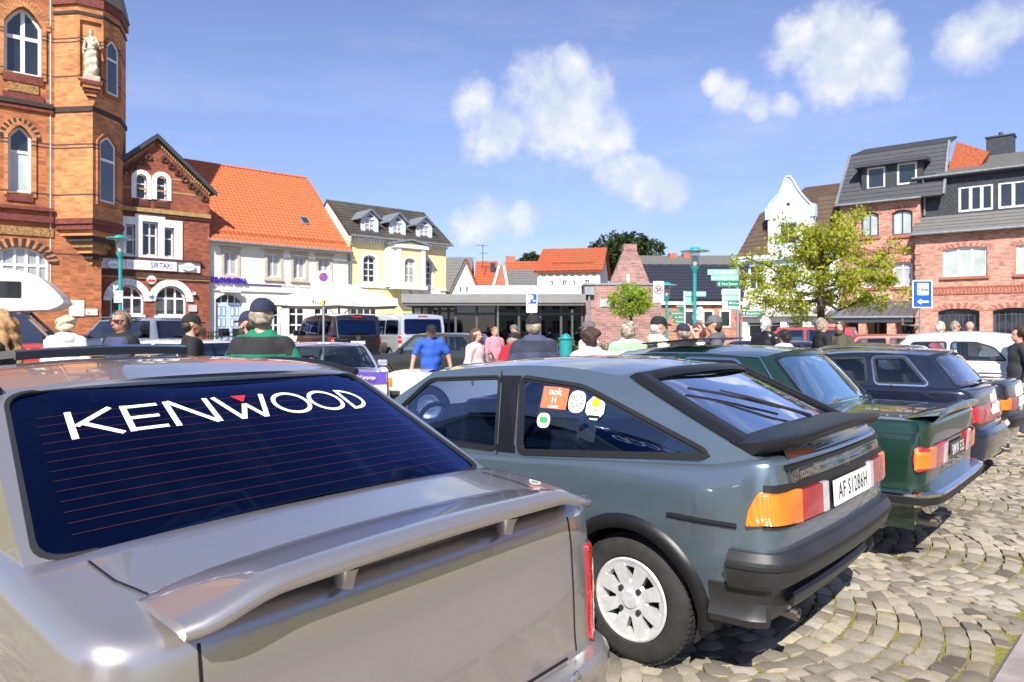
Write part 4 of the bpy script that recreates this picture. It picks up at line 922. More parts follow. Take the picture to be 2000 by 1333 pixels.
def lamps(c, q0, q1, z0, z1, mats, sgs=(1, -1), name='tail_lamp', off=.015, step=.025):
    for sg in sgs:
        n = len(mats); base = None
        for k, m in enumerate(mats):
            a = q0+(q1-q0)*k/n; b = q0+(q1-q0)*(k+1)/n
            o = c.patch([(sg*a, z0), (sg*b, z0), (sg*b, z1), (sg*a, z1)], .0, off, name if k == 0 else 'lamp_segment', m, base, step=step)
            base = base or o
def seats(c, us, z=1.05, w=.62, mat=None):
    mb = MB()
    for u in us: mb.box(u, .08, .4, u+.16, w, z); mb.box(u, -w, .4, u+.16, -.08, z)
    return bevel_obj(mb.build('seats', mat or DARKIN, c.root), .06, 3)
def navy_saloon():
    M = paint('navy_paint', (.012, .015, .035), .3, .28)
    c = Car('navy_saloon', 'navy blue saloon with wide red tail lamps, behind the dark green saloon', (5.07, 7.60), 47.7,
            [(-.04, 0), (-.035, .4), (-.01, .66), (.03, .755), (.14, .81), (.6, .845), (2, .85), (3.2, .82), (3.8, .72), (4.0, .45), (4.04, 0)],
            .22, [(-.1, .925), (.0, .925), (.2, .94), (.5, .945), (2.0, .93), (3.8, .78), (4.1, .76)], [(.95, .30), (3.2, .30)], M, rad=.05, rear=((0, .02), (.3, 0), (.5, .0), (1, .06)), ds=.05, crown=.03, cockpit=(.25, 2.0))
    h1 = rpoly([(.43, .975), (.90, .972), (.96, 1.225), (.66, 1.235)], .03); h2 = rpoly([(1.00, .972), (1.78, .965), (1.50, 1.205), (1.05, 1.225)], .03)
    c.house([(.19, .94), (.45, 1.265)], [(2.1, .93), (1.56, 1.245)], .63, crown=.045, br=.12, holes=[h1, h2], rail=[(.9, 1.285), (1.2, 1.28)], glass=thin_glass('clear_side_glass', (.80, .84, .86)), rear_glass=thin_glass('navy_rear_glass', (.62, .66, .72), 3.0), rear_hole=(.92, .05, .93))
    for sg in (1, -1):
        mb = MB(); add_panel(mb, grow(h1, .026), [grow(h1, .010)], c.gside[sg], -.002, .006); mb.build('window_trim', CHROME, c.root, smooth=40)
    lamps(c, .95, .40, .60, .765, [RED_L, RED_L]); c.patch([(-.38, .60), (.38, .60), (.38, .765), (-.38, .765)], 0, .012, 'tail_panel', RED_L)
    q = c.s_of_u(.55); c.sweep(-q, q, [(.0, .55), (.05, .545), (.08, .50), (.085, .40), (.06, .24), (.0, .20)], 'rear_bumper', M)
    p = c.P(0, .69, .015); plate(c.root, (p.x-.004, -.1, .70), (-1, 0, 0), '', .40, .11)
    mb = MB(); mb.lathe([(.026, -.2), (.026, .06), (.022, .06), (.022, -.1)], 14, axis='x'); o = mb.build('exhaust_pipe', STEEL, c.root, smooth=40); o.location = (-.06, -.42, .22); o.rotation_euler = (0, 0, math.pi)
    mb = MB(); mb.tube([(.75, .80, .945), (.75, .80, .975)], .012, 8); mb.build('aerial_base', CHROME, c.root)
    seats(c, (.55, 1.2), 1.08); mb = MB(); mb.box(1.21, .2, 1.05, 1.3, .46, 1.18); mb.box(1.21, -.46, 1.05, 1.3, -.2, 1.18); bevel_obj(mb.build('headrest', DARKIN, c.root), .04, 3)
    c.finish(); c.wheel_set('alloy')
    M2 = paint('black_paint', (.012, .012, .016), .2, .28)
    c = Car('black_saloon', 'black saloon at the right edge with orange and red tail lamps, beyond the navy saloon', (6.15, 8.70), 47.7,
            [(-.02, 0), (-.01, .35), (.02, .60), (.06, .69), (.16, .74), (.6, .78), (2, .79), (3.3, .77), (4.0, .70), (4.2, .45), (4.25, 0)],
            .24, [(-.1, .915), (0, .915), (.6, .93), (2.6, .90), (4.1, .78), (4.3, .77)], [(.95, .295), (3.4, .295)], M2, rad=.04, side=((0, .06), (.12, .03), (.4, 0), (.78, 0), (.81, .014), (1, .035)), ds=.05, cockpit=(.75, 2.6))
    h1 = rpoly([(1.1, .965), (2.35, .935), (2.05, 1.225), (1.40, 1.24)], .04)
    c.house([(.70, .93), (1.12, 1.285)], [(2.75, .90), (2.15, 1.265)], .58, holes=[h1], rail=[(1.5, 1.305), (1.85, 1.30)], glass=GLASS_T)
    lamps(c, .80, .30, .60, .745, [ORG_L, RED_L]); q = c.s_of_u(.4)
    b = c.sweep(-q, q, [(.0, .52), (.07, .51), (.08, .47), (.07, .41), (.0, .40)], 'rear_bumper', BTRIM); p = c.P(0, .68, .012); plate(c.root, (p.x-.004, 0, .68), (-1, 0, 0), '', .44, .11)
    c.line([(sg*c.s_of_u(u), .84) for sg in (1,) for u in np.linspace(.05, 3.8, 24)], .006)
    seats(c, (1.1, 1.9)); c.finish(); c.wheel_set('alloy')
navy_saloon()
def white_classic():
    M = paint('cream_white_paint', (.76, .75, .70), .0, .35)
    c = Car('white_classic_saloon', 'white rounded vintage saloon at the right edge behind the navy saloon', (8.75, 10.4), 47.7,
            [(-.02, 0), (.02, .3), (.12, .56), (.3, .72), (.7, .82), (1.4, .86), (2.6, .86), (3.4, .83), (4.2, .68), (4.4, .4), (4.45, 0)],
            .28, [(-.1, .72), (.0, .78), (.25, .93), (.6, .99), (1.1, 1.02), (3.0, 1.02), (4.0, .95), (4.5, .80)], [(1.0, .33), (3.6, .33)], M, rad=.16, side=((0, .08), (.2, .02), (.5, 0), (.75, .01), (1, .05)), ds=.06, crown=.06, cockpit=(1.0, 2.9))
    h1 = rpoly([(1.22, 1.07), (1.95, 1.07), (1.95, 1.34), (1.62, 1.34), (1.38, 1.26)], .05); h2 = rpoly([(2.02, 1.07), (2.75, 1.06), (2.48, 1.33), (2.02, 1.34)], .04)
    c.house([(.75, 1.0), (.95, 1.22), (1.35, 1.40)], [(3.0, 1.02), (2.58, 1.385)], .56, crown=.07, br=.12, holes=[h1, h2], rail=[(1.7, 1.44), (2.2, 1.43)], rear_hole=(.62, .28, .80), glass=GLASS)
    for sg in (1, -1):
        mb = MB(); mb.tube([c.side_pt(u, .90-.02*(u-.8), .012, sg) for u in np.linspace(.5, 3.9, 14)], .012, 6); mb.build('side_moulding', CHROME, c.root, smooth=50)
    lamps(c, .62, .50, .62, .74, [RED_L]); q = c.s_of_u(.35); c.sweep(-q, q, [(.0, .56), (.08, .55), (.09, .5), (.08, .45), (.0, .44)], 'rear_bumper', CHROME)
    seats(c, (1.3, 2.2), 1.12, mat=simple('red_leather', (.18, .03, .025), .5)); c.finish(); c.wheel_set('steel', rim=M)
white_classic()

def bg_car(name, label, O, th, col, L=4.2, W=.83, H=1.40, belt=.92, deck=.7, metal=.2, wag=False, lampm=None, front_lamps=True, glass=None, roofcol=None, pname=None, holesplit=True, grille=True, group=None, badge=False, open_top=False, rake=.55):
    M = paint(pname or name+'_paint', col, metal, .3)
    rear_c0 = .12 if wag else deck; c1 = rear_c0+(.22 if wag else .45); a0 = L-1.15; a1 = a0-rake
    c = Car(name, label, O, th, [(-.02, 0), (-.01, W*.45), (.02, W*.78), (.08, W*.90), (.25, W*.96), (.8, W), (L*.5, W), (L*.8, W*.97), (L-.25, W*.86), (L-.06, W*.55), (L, 0)],
            .25, [(-.1, belt-.03), (0, belt-.03), (.3, belt), (a0, belt-.02), (L-.2, belt-.16), (L+.1, belt-.18)], [(.82, .30), (L-.80, .30)], M, rad=.045, ds=.08, cockpit=(rear_c0+.05, a0-.05), group=group)
    q = c.s_of_u
    if not open_top:
        zr = H-.05; mid = (rear_c0+a0)/2+.05
        h1 = rpoly([(rear_c0+.28, belt+.04), (mid-.04, belt+.035), (mid-.04, zr-.045), (c1+.17, zr-.05)], .04, 3); h2 = rpoly([(mid+.04, belt+.035), (a0-.22, belt+.025), (a1-.05, zr-.06), (mid+.04, zr-.045)], .04, 3)
        c.house([(rear_c0, belt-.0 if not wag else c.zt(rear_c0)), (c1, zr-.01)], [(a0, c.zt(a0)), (a1, zr-.02)], W-.20, crown=.04, holes=[h1, h2], rail=[(c1+.4, zr+.005), (a1-.3, zr+.003)], glass=glass or GLASS_T, NS=9)
    lamps(c, W*1.12, W*.72, .62, .76, lampm or [ORG_L, RED_L], step=.04)
    for e, nm in ((0, 'rear_bumper'), (1, 'front_bumper')):
        q0 = q(.35) if e == 0 else q(L-.35)
        if e == 0: c.sweep(-q0, q0, [(.0, .56), (.06, .55), (.075, .5), (.06, .40), (.0, .38)], nm, BTRIM, step=.1)
        else:
            mb = MB()
            rows = [[c.P(qq, z, o_) for o_, z in ((.0, .52), (.06, .51), (.075, .46), (.06, .38), (.0, .36))] for qq in np.linspace(q0, c.L, 10)]
            mb.grid(rows); mb.grid([[(p.x, -p.y, p.z) for p in r] for r in rows]); mb.build(nm, BTRIM, c.root, smooth=40)
    zf = belt-.20
    if grille:
        mb = MB(); pts = [[c.P(qq, z, .012) for z in (zf-.13, zf+.0)] for qq in np.linspace(c.L-.48, c.L, 8)]; mb.grid(pts); mb.grid([[(p.x, -p.y, p.z) for p in r] for r in pts]); gr = mb.build('grille', BLACK, c.root)
        for k in range(5):
            z = zf-.12+k*.027; mb = MB(); pts = [[c.P(qq, z+e, .016) for e in (0, .006)] for qq in np.linspace(c.L-.46, c.L, 8)]; mb.grid(pts); mb.grid([[(p.x, -p.y, p.z) for p in r] for r in pts]); mb.build('grille_bar', BTRIM, gr)
        if badge:
            p = c.P(c.L, zf-.065, .024); mb = MB(); lift_vw(mb, (p.x+.004, 0, p.z), (0, 1, 0), (0, 0, 1), .055); mb.build('badge', CHROME, gr)
    if front_lamps:
        for sg in (1, -1):
            mb = MB(); p = c.P(c.L-.52, zf-.065, .012); mb.lathe([(0, .02), (.05, .015), (.075, .0), (.078, -.03)], 18, axis='x'); o = mb.build('headlamp', WHT_L, c.root, smooth=50); o.location = (p.x+.005, sg*p.y, p.z)
    p = c.P(0, .48, .08); plate(c.root, (p.x-.004, 0, .47), (-1, 0, 0), '', .5, .11)
    seats(c, (rear_c0+.6, (rear_c0+a0)/2+.15), belt+.14)
    for sg in (1, -1):
        mb = MB(); p = c.side_pt(a0-.25, belt+.02, .10, sg); mb.box(p.x-.05, p.y-.08, p.z-.0, p.x+.05, p.y+.08, p.z+.10); bevel_obj(mb.build('wing_mirror', M, c.root), .03, 2)
    c.finish(); c.wheel_set('steel', w=.18)
    return c
def panel_van(name, label, O, th, col, metal=.2, plate_txt=''):
    M = paint(name+'_paint', col, metal, .3); W = .95; L = 4.95
    c = Car(name, label, O, th, [(-.03, 0), (-.03, .5), (-.01, .80), (.05, .90), (.2, .945), (.8, .95), (3.6, .95), (4.4, .90), (4.8, .72), (4.93, .4), (4.95, 0)],
            .28, [(-.1, 1.13), (3.4, 1.13), (4.2, 1.05), (4.9, .92), (5.1, .9)], [(1.0, .33), (4.0, .33)], M, rad=.02, rear=((0, .0), (.5, 0), (1, .0)), ds=.1, crown=.01, cockpit=(.06, 4.0))
    hs = [rpoly([(.22, 1.19), (1.55, 1.19), (1.55, 1.70), (.32, 1.70)], .06, 3), rpoly([(1.65, 1.19), (2.85, 1.19), (2.85, 1.70), (1.65, 1.70)], .06, 3), rpoly([(2.98, 1.19), (4.02, 1.16), (3.50, 1.66), (2.98, 1.69)], .06, 3)]
    c.house([(.0, 1.13), (.13, 1.86)], [(4.35, 1.03), (3.55, 1.82)], .80, crown=.06, br=.04, bf=.12, holes=hs, rail=[(1.0, 1.905), (2.4, 1.91)], glass=GLASS_D, rear_hole=(.86, .06, .80), NS=9)
    for sg in (1, -1):
        o = c.patch(rpoly([(sg*.84, .86), (sg*.99, .86), (sg*.98, 1.12), (sg*.86, 1.12)], .02, 3), 0, .02, 'tail_lamp', RED_L, step=.04); c.patch([(sg*.86, .98), (sg*.96, .98), (sg*.96, 1.02), (sg*.86, 1.02)], .0205, .023, 'reversing_lamp', WHT_L, o)
    q = c.s_of_u(.5); c.sweep(-q, q, [(.0, .60), (.04, .59), (.06, .55), (.05, .32), (.0, .28)], 'rear_bumper', M, step=.1)
    p = c.P(0, .93, .01); plate(c.root, (p.x-.006, 0, .93), (-1, 0, 0), plate_txt, .52, .11, tcol=BLACK)
    mb = MB(); lift_vw(mb, (p.x-.012, 0, 1.10), (0, -1, 0), (0, 0, 1), .075); mb.build('badge', CHROME, c.root)
    mb = MB(); add_text(mb, 'TRANSPORTER', (p.x-.012, .55, 1.04), (0, -1, 0), (0, 0, 1), .05, width=.3); mb.build('model_lettering', CHROME, c.root)
    mb = MB(); pp = c.grear(0, .90, .01); mb.box(pp.x-.01, -.18, pp.z-.02, pp.x+.02, .18, pp.z+.02); mb.build('brake_light_bar', RED_L, c.root)
    c.line([(x, .78) for x in np.linspace(-.8, .8, 20)], .012); c.line([(.80, z) for z in np.linspace(.6, 1.12, 8)], .012); c.line([(-.80, z) for z in np.linspace(.6, 1.12, 8)], .012)
    for sg in (1, -1):
        mb = MB(); p = c.side_pt(3.95, 1.15, .12, sg); mb.box(p.x-.06, p.y-.1, p.z, p.x+.06, p.y+.1, p.z+.22); bevel_obj(mb.build('wing_mirror', M, c.root), .04, 2)
    seats(c, (1.2, 2.4, 3.3), 1.5, .8); c.finish(); c.wheel_set('steel')
panel_van('black_van', 'black passenger van parked beside the silver van, seen from behind', (-5.45, 25.3), 33, (.004, .004, .005), 0, plate_txt='NF KL 208')
panel_van('silver_van', 'silver passenger van parked to the right of the black van', (-3.25, 26.3), 30, (.56, .58, .60), .5)
lil = bg_car('lilac_hatchback', 'pale lilac hatchback with black grille and round badge facing the camera', (-3.85, 14.05), 200, (.42, .42, .62), L=4.0, H=1.33, metal=.4, wag=True, badge=True, rake=.72, glass=GLASS)
suv = bg_car('silver_estate', 'silver blue sport utility estate with roof rails in front of the red brick restaurant', (-11.35, 24.5), 66, (.33, .36, .44), L=4.9, W=.95, H=1.80, belt=1.10, wag=True, metal=.6, lampm=[RED_L, RED_L], rake=.75)
for sg in (1, -1):
    mb = MB(); mb.tube([(.7, sg*.74, 1.77), (.85, sg*.74, 1.83), (2.9, sg*.74, 1.84), (3.1, sg*.74, 1.78)], .022, 6); mb.build('roof_rail', simple('alloy_rail', (.5, .51, .53), .3, .8), suv.root, smooth=50)
bg_car('dark_estate', 'dark olive vintage saloon parked behind the woman in pink', (.15, 19.6), 72, (.025, .028, .022), L=4.5, W=.85, H=1.45, pname='dark_olive_paint', glass=GLASS)
bg_car('white_hatchback', 'white car mostly hidden behind the silver saloon roof', (-5.1, 13.3), 62, (.75, .75, .72), L=3.9, H=1.36, wag=True, pname='white_paint')
bg_car('red_van', 'small red vintage van parked in front of the porch with standing seam roof', (9.7, 19.6), 60, (.42, .025, .035), L=3.9, W=.80, H=1.62, belt=1.0, wag=True, pname='red_van_paint', metal=0)
bg_car('red_saloon', 'bright red saloon parked behind the white vintage saloon', (10.6, 16.0), 64, (.52, .03, .03), L=4.3, H=1.44, pname='red_paint', metal=0, glass=GLASS)
bg_car('blue_classic', 'dark blue vintage car with round headlamps behind the green saloon', (3.75, 13.6), -62, (.02, .03, .09), L=3.8, H=1.34, pname='dark_blue_paint', rake=.4)
def cream_roadster():
    c = bg_car('cream_roadster', 'cream open roadster with folded windscreen frame and brown seats, beyond the teal hatchback', (-2.05, 12.3), -97, (.80, .76, .62), L=3.7, W=.78, belt=.84, H=1.2, pname='cream_paint', metal=0, open_top=True)
    brown = simple('brown_leather', (.085, .05, .04), .5)
    mb = MB(); mb.tube([(1.75, -.62, .84), (1.62, -.56, 1.14), (1.62, .56, 1.14), (1.75, .62, .84)], .018, 6); mb.build('windscreen_frame', CHROME, c.root, smooth=50)
    mb = MB(); mb.add([(1.74, -.6, .86), (1.62, -.55, 1.13), (1.62, .55, 1.13), (1.74, .6, .86)], [(0, 1, 2, 3)]); mb.build('windscreen', GLASS, c.root)
    mb = MB(); mb.box(1.55, -.66, .66, 1.85, .66, .86); bevel_obj(mb.build('dashboard', brown, c.root), .04, 2)
    mb = MB(); mb.tube([(1.42+.05*math.sin(a), .33+.17*math.cos(a), .88+.15*math.sin(a)) for a in np.linspace(0, 6.283, 25)], .013, 6, caps=False); mb.build('steering_wheel', BLACK, c.root)
    mb = MB(); mb.lathe([(0, .02), (.06, .015), (.07, -.02)], 14, axis='x'); o = mb.build('wing_mirror', CHROME, c.root, smooth=50); o.location = (1.8, .72, .98)
cream_roadster()
def camper():
    root = empty('camper', (-17.6, 21.2, gz(21.2)), R(25), 'white alcove camper over a red cab at the left edge below the brick tower', 'camper')
    wm = simple('camper_white', (.76, .76, .74), .35, coat=.3)
    prof = [(-2.5, .75), (2.2, .75), (2.3, 2.05), (3.45, 2.10), (3.75, 2.25), (3.80, 2.45), (3.3, 3.0), (2.9, 3.22), (2.3, 3.33), (-2.5, 3.36)]
    prof = [prof[0], prof[1], prof[2]]+[tuple(p) for p in catmull(prof[3:9], 4)]+[prof[9]]
    mb = MB(); n = len(prof); W = 1.0
    mb.add([(x, -W, z) for x, z in prof]+[(x, W, z) for x, z in prof], [tuple(range(n)), tuple(range(2*n-1, n-1, -1))]+[(i, (i+1) % n, n+(i+1) % n, n+i) for i in range(n)])
    bevel_obj(mb.build('body', wm, root, smooth=35), .03, 2)
    for sg in (1, -1):
        mb = MB(); add_panel(mb, rpoly([(1.3, 2.45), (2.75, 2.45), (2.75, 2.95), (1.3, 2.95)], .05), (), lambda x, z, o_: Vector((x, sg*(W+o_), z)), -.005, .014); mb.build('side_window', simple('acrylic_dark', (.012, .013, .016), .08, coat=1), root)
        mb = MB(); mb.box(-2.4, sg*W-.004, 2.25, 3.5, sg*W+.006, 2.275); mb.build('seam', simple('grey_seal', (.35, .35, .34), .6), root)
    red = paint('cab_red_paint', (.40, .03, .03), 0)
    mb = MB(); pr = [(2.0, .35), (4.5, .35), (4.6, .7), (4.45, .95), (3.6, 1.05), (2.0, 1.08)]; n = len(pr)
    mb.add([(x, -.85, z) for x, z in pr]+[(x, .85, z) for x, z in pr], [tuple(range(n)), tuple(range(2*n-1, n-1, -1))]+[(i, (i+1) % n, n+(i+1) % n, n+i) for i in range(n)]); bevel_obj(mb.build('cab', red, root), .06, 3)
    gm = simple('grey_pillar', (.22, .22, .24), .4, .3)
    for sg in (1, -1):
        mb = MB(); mb.tube([(3.62, sg*.80, 1.04), (2.7, sg*.70, 2.06)], .045, 8); mb.build('pillar', gm, root)
        mb = MB(); mb.add([(2.2, sg*.82, 1.09), (3.4, sg*.82, 1.08), (2.72, sg*.72, 2.0), (2.3, sg*.72, 2.0)], [(0, 1, 2, 3)]); mb.build('cab_window', GLASS_T, root)
    mb = MB(); mb.add([(3.62, -.78, 1.05), (3.62, .78, 1.05), (2.7, .68, 2.05), (2.7, -.68, 2.05)], [(0, 1, 2, 3)]); mb.build('windscreen', GLASS_T, root)
    mb = MB(); mb.box(3.3, -.98, 1.02, 3.38, -.86, 1.2); bevel_obj(mb.build('wing_mirror', simple('camper_white', (.76, .76, .74)), root), .02, 2)
    for u in (-1.2, 3.8):
        for sg in (1, -1): wheel(root, u, sg, .88, .33, .2, 'steel')
camper()
# ------------------------------------------------------------------ buildings
def win_glass(name, base, rough=.04):
    if name in MATS: return MATS[name]
    m, nt, b = new_mat(name); tc = node(nt, 'ShaderNodeTexCoord'); n = node(nt, 'ShaderNodeTexNoise'); n.inputs['Scale'].default_value = 1.2; nt.links.new(tc.outputs['Object'], n.inputs[0])
    nt.links.new(mixc(nt, n.outputs[0], tuple(c*.5 for c in base), tuple(min(1, c*1.5) for c in base)), b.inputs['Base Color']); b.inputs['Roughness'].default_value = rough; b.inputs['Coat Weight'].default_value = 1; b.inputs['Coat Roughness'].default_value = .01
    return m
WG = win_glass('window_glass', (.02, .024, .03)); WC = win_glass('curtained_glass', (.36, .36, .36), .1); WB = win_glass('blind_glass', (.42, .48, .46), .1)
WHITE = simple('white_paint_wood', (.78, .77, .75), .45, noise=.08, nscale=3); SILLST = simple('sandstone_trim', (.50, .44, .34), .8, noise=.25, nscale=4)
PLAST_W = simple('cream_plaster', (.74, .71, .62), .9, noise=.10, nscale=1.2, bump=.15, bscale=50); PLAST_Y = simple('yellow_plaster', (.80, .68, .34), .9, noise=.08, nscale=1.5, bump=.1, bscale=50); PLAST_P = simple('white_plaster', (.80, .80, .78), .9, noise=.08, nscale=1.5, bump=.1, bscale=50)
ZINC = simple('zinc', (.30, .33, .36), .45, .5, noise=.2, nscale=5); DARKB = simple('dark_brick_trim', (.045, .028, .028), .8, noise=.3, nscale=8); ANTH = simple('anthracite', (.045, .05, .06), .5)
def arch_poly(x0, z0, x1, z1, rise=0, n=10, pointed=False):
    if rise <= 0: return [(x0, z0), (x1, z0), (x1, z1), (x0, z1)]
    P = [(x0, z0), (x1, z0)]; c = (x0+x1)/2; r = (x1-x0)/2; zs = z1-rise
    for k in range(n+1):
        a = math.pi*k/n
        if pointed:
            x = c+r*math.cos(a); z = zs+rise*(1-abs(math.cos(a))**1.6)
        elif rise < r*.5: x = x1-(x1-x0)*k/n; z = zs+rise*(1-((x-c)/r)**2)
        else: x = c+r*math.cos(a); z = zs+rise*math.sin(a)
        P.append((x, z))
    return P
def clip_convex(sub, clip):
    out = list(sub); A = sum(a[0]*b[1]-b[0]*a[1] for a, b in zip(clip, clip[1:]+clip[:1])); sg = 1 if A > 0 else -1
    for a, b in zip(clip, clip[1:]+clip[:1]):
        if not out: break
        inp = out; out = []
        f = lambda p: sg*((b[0]-a[0])*(p[1]-a[1])-(b[1]-a[1])*(p[0]-a[0]))
        for p, q in zip(inp, inp[1:]+inp[:1]):
            fp, fq = f(p), f(q)
            if fp >= 0: out.append(p)
            if (fp > 0) != (fq > 0) and abs(fp-fq) > 1e-12: t = fp/(fp-fq); out.append((p[0]+(q[0]-p[0])*t, p[1]+(q[1]-p[1])*t))
    res = []
    for p in out:
        if not res or math.hypot(p[0]-res[-1][0], p[1]-res[-1][1]) > 1e-4: res.append(p)
    return res
class Facade:
    def __init__(s, name, label, px, Y, a, cat='building', group=None, X=None):
        X = (px-1000)/FPX*Y if X is None else X
        s.root = empty(name, (X, Y, 0), R(a), label, cat, group)
        s.o = np.array([X, Y]); s.e = np.array([math.cos(R(a)), math.sin(R(a))]); s.n = np.array([math.sin(R(a)), -math.cos(R(a))]); s.holes = []
    def xz(s, px, py, out=0.0):
        D = np.array([(px-1000)/FPX, 1.0]); o = s.o+s.n*out; t = (o@s.n)/(D@s.n); return float((t*D-s.o)@s.e), EYE+(HOR-py)/FPX*t
    def yz(s, px, py, x):
        D = np.array([(px-1000)/FPX, 1.0]); t = ((s.o@s.e)+x)/(D@s.e); return float(-(t*D-s.o)@s.n), EYE+(HOR-py)/FPX*t
    def rect(s, x0, y0, x1, y1, out=0.0):
        """photo box -> upright rectangle on the wall plane (x0,z0,x1,z1); y0 top, y1 bottom"""
        xa, za = s.xz(x0, (y0+y1)/2, out); xb, zb = s.xz(x1, (y0+y1)/2, out); xm = (x0+x1)/2
        return xa, s.xz(xm, y1, out)[1], xb, s.xz(xm, y0, out)[1]
    def g(s, x, z, off): return Vector((x, -off, z))
    def slab(s, name, poly, o0, o1, mat, holes=(), parent=None):
        mb = MB(); add_panel(mb, poly, holes, s.g, o0, o1); return mb.build(name, mat, parent or s.root)
    def wall(s, poly, mat, thick=.35, name='wall', extra=()):
        return s.slab(name, poly, -thick, 0, mat, holes=[h for h in s.holes]+list(extra))
    def window(s, box, rise=0, cols=(.5,), rows=(), fm=None, gm=None, rec=.12, fw=.07, bar=.06, pointed=False, sill=None, surround=None, sw=.14, out=0, hole=True, lower=None, name='window'):
        x0, z0, x1, z1 = box; P = arch_poly(x0, z0, x1, z1, rise, pointed=pointed)
        if hole: s.holes.append(grow(P, .004))
        ins = grow(P, -fw); xs = [x0+fw]+[x0+(x1-x0)*c for c in cols]+[x1-fw]; zs = [z0+fw]+[z0+(z1-z0)*r for r in rows]+[z1-fw+.001]
        panes = []
        for i in range(len(xs)-1):
            for j in range(len(zs)-1):
                a = xs[i]+(bar/2 if i else 0); b = xs[i+1]-(bar/2 if i < len(xs)-2 else 0); c = zs[j]+(bar/2 if j else 0); d = zs[j+1]-(bar/2 if j < len(zs)-2 else 0)
                if b-a < .03 or d-c < .03: continue
                q = clip_convex([(a, c), (b, c), (b, d), (a, d)], ins)
                if len(q) >= 3: panes.append((q, j))
        mb = MB(); add_panel(mb, P, [q for q, _ in panes], s.g, out-rec-.06, out-rec); fr = mb.build(name, fm or WHITE, s.root)
        for q, j in panes:
            mb = MB(); mb.add([s.g(x, z, out-rec-.035) for x, z in q], [tuple(range(len(q)))]); mb.build('pane', (lower if (lower and j == 0) else gm) or WG, fr)
        if sill:
            mb = MB(); mb.box(x0-.08, -(out+.09), z0-.10, x1+.08, .06-out, z0-.002); mb.build('sill', sill, fr)
        if surround:
            s.slab('surround', grow(P, sw), out-.02, out+.05, surround, holes=[grow(P, .0)], parent=fr)
        return fr
    def box(s, name, x0, x1, y0, y1, z0, z1, mat, parent=None):
        mb = MB(); mb.box(x0, y0, z0, x1, y1, z1); return mb.build(name, mat, parent or s.root)
    def voussoirs(s, box, rise, w, mats, n=13, out=.015, a0=0, a1=math.pi, keep=None):
        x0, z0, x1, z1 = box; c = (x0+x1)/2; r = (x1-x0)/2; zs = z1-rise; res = []
        ms = [MB() for _ in mats]
        for k in range(n):
            A, B = a0+(a1-a0)*k/n+.008, a0+(a1-a0)*(k+1)/n-.008
            def pt(a, e): return (c+(r+e)*math.cos(a), zs+(rise+e)*math.sin(a))
            P = [pt(A, .0), pt(B, .0), pt(B, w), pt(A, w)]
            mb = MB(); add_panel(mb, P, (), s.g, -.05, out+(.006 if k % 2 else 0)); mb.build('voussoir', mats[k % len(mats)], s.root)
def tile_roof(F, p00, p10, p11, p01, mat, cw=.25, rh=.33, amp=.028, name='roof', under=None, sub=4, parent=None, flat=False):
    """pantiled slope between four corners (local to the building): p00-p10 eave, p01-p11 ridge"""
    A, B, C, D = map(Vector, (p00, p10, p11, p01)); n = (B-A).cross(D-A).normalized()
    if n.z < 0: n = -n
    W = max((B-A).length, (C-D).length); H = (D-A).length; nc = max(2, int(W/cw)); nr = max(2, int(H/rh))
    base = MB(); base.add([A-n*.02, B-n*.02, C-n*.02, D-n*.02, A-n*.12, B-n*.12, C-n*.12, D-n*.12], [(0,1,2,3),(7,6,5,4),(0,4,5,1),(1,5,6,2),(2,6,7,3),(3,7,4,0)])
    rf = base.build(name, under or mat, parent or F.root)
    m = nc*sub+1
    V2 = []; F2 = []
    for r in range(nr):
        rows = []
        for e in (0, 1):
            t = min(1, (r+e*1.06)/nr); lift = .028*(1-e)+.004; row = []
            for k in range(m):
                s_ = k/(m-1); ph = (k % sub)/sub*2*math.pi
                h = amp*(.5+.5*math.sin(ph)) if not flat else amp*.4*(1 if ((k//sub) % 2) else .6)
                row.append((A*(1-s_)+B*s_)*(1-t)+(D*(1-s_)+C*s_)*t+n*(h+lift))
            rows.append(row)
        b = len(V2); V2 += [p-n*.036 for p in rows[0]]+rows[0]+rows[1]
        for q in range(2):
            for k in range(m-1): F2.append((b+q*m+k, b+q*m+k+1, b+(q+1)*m+k+1, b+(q+1)*m+k))
    me = bpy.data.meshes.new('roof_tiles'); me.from_pydata(V2, [], F2); me.polygons.foreach_set('use_smooth', [True]*len(F2)); me.set_sharp_from_angle(angle=R(45))
    o = link_mesh('roof_tiles', me, mat, rf); tag(o, kind='stuff')
    return rf
def tile_mat(name, col, moss=0, var=.25):
    if name in MATS: return MATS[name]
    m, nt, b = new_mat(name); tc = node(nt, 'ShaderNodeTexCoord'); n = node(nt, 'ShaderNodeTexNoise'); n.inputs['Scale'].default_value = 4; n.inputs['Detail'].default_value = 8; nt.links.new(tc.outputs['Object'], n.inputs[0])
    n2 = node(nt, 'ShaderNodeTexNoise'); n2.inputs['Scale'].default_value = .9; n2.inputs['Detail'].default_value = 7; nt.links.new(tc.outputs['Object'], n2.inputs[0])
    c = mixc(nt, n.outputs[0], tuple(x*(1-var) for x in col), tuple(min(1, x*(1+var)) for x in col))
    if moss: c = mixc(nt, ramp(nt, n2.outputs[0], [(.42, 0.0), (.68, moss)]), c, (.16, .13, .03))
    nt.links.new(c, b.inputs['Base Color']); b.inputs['Roughness'].default_value = .7; return m
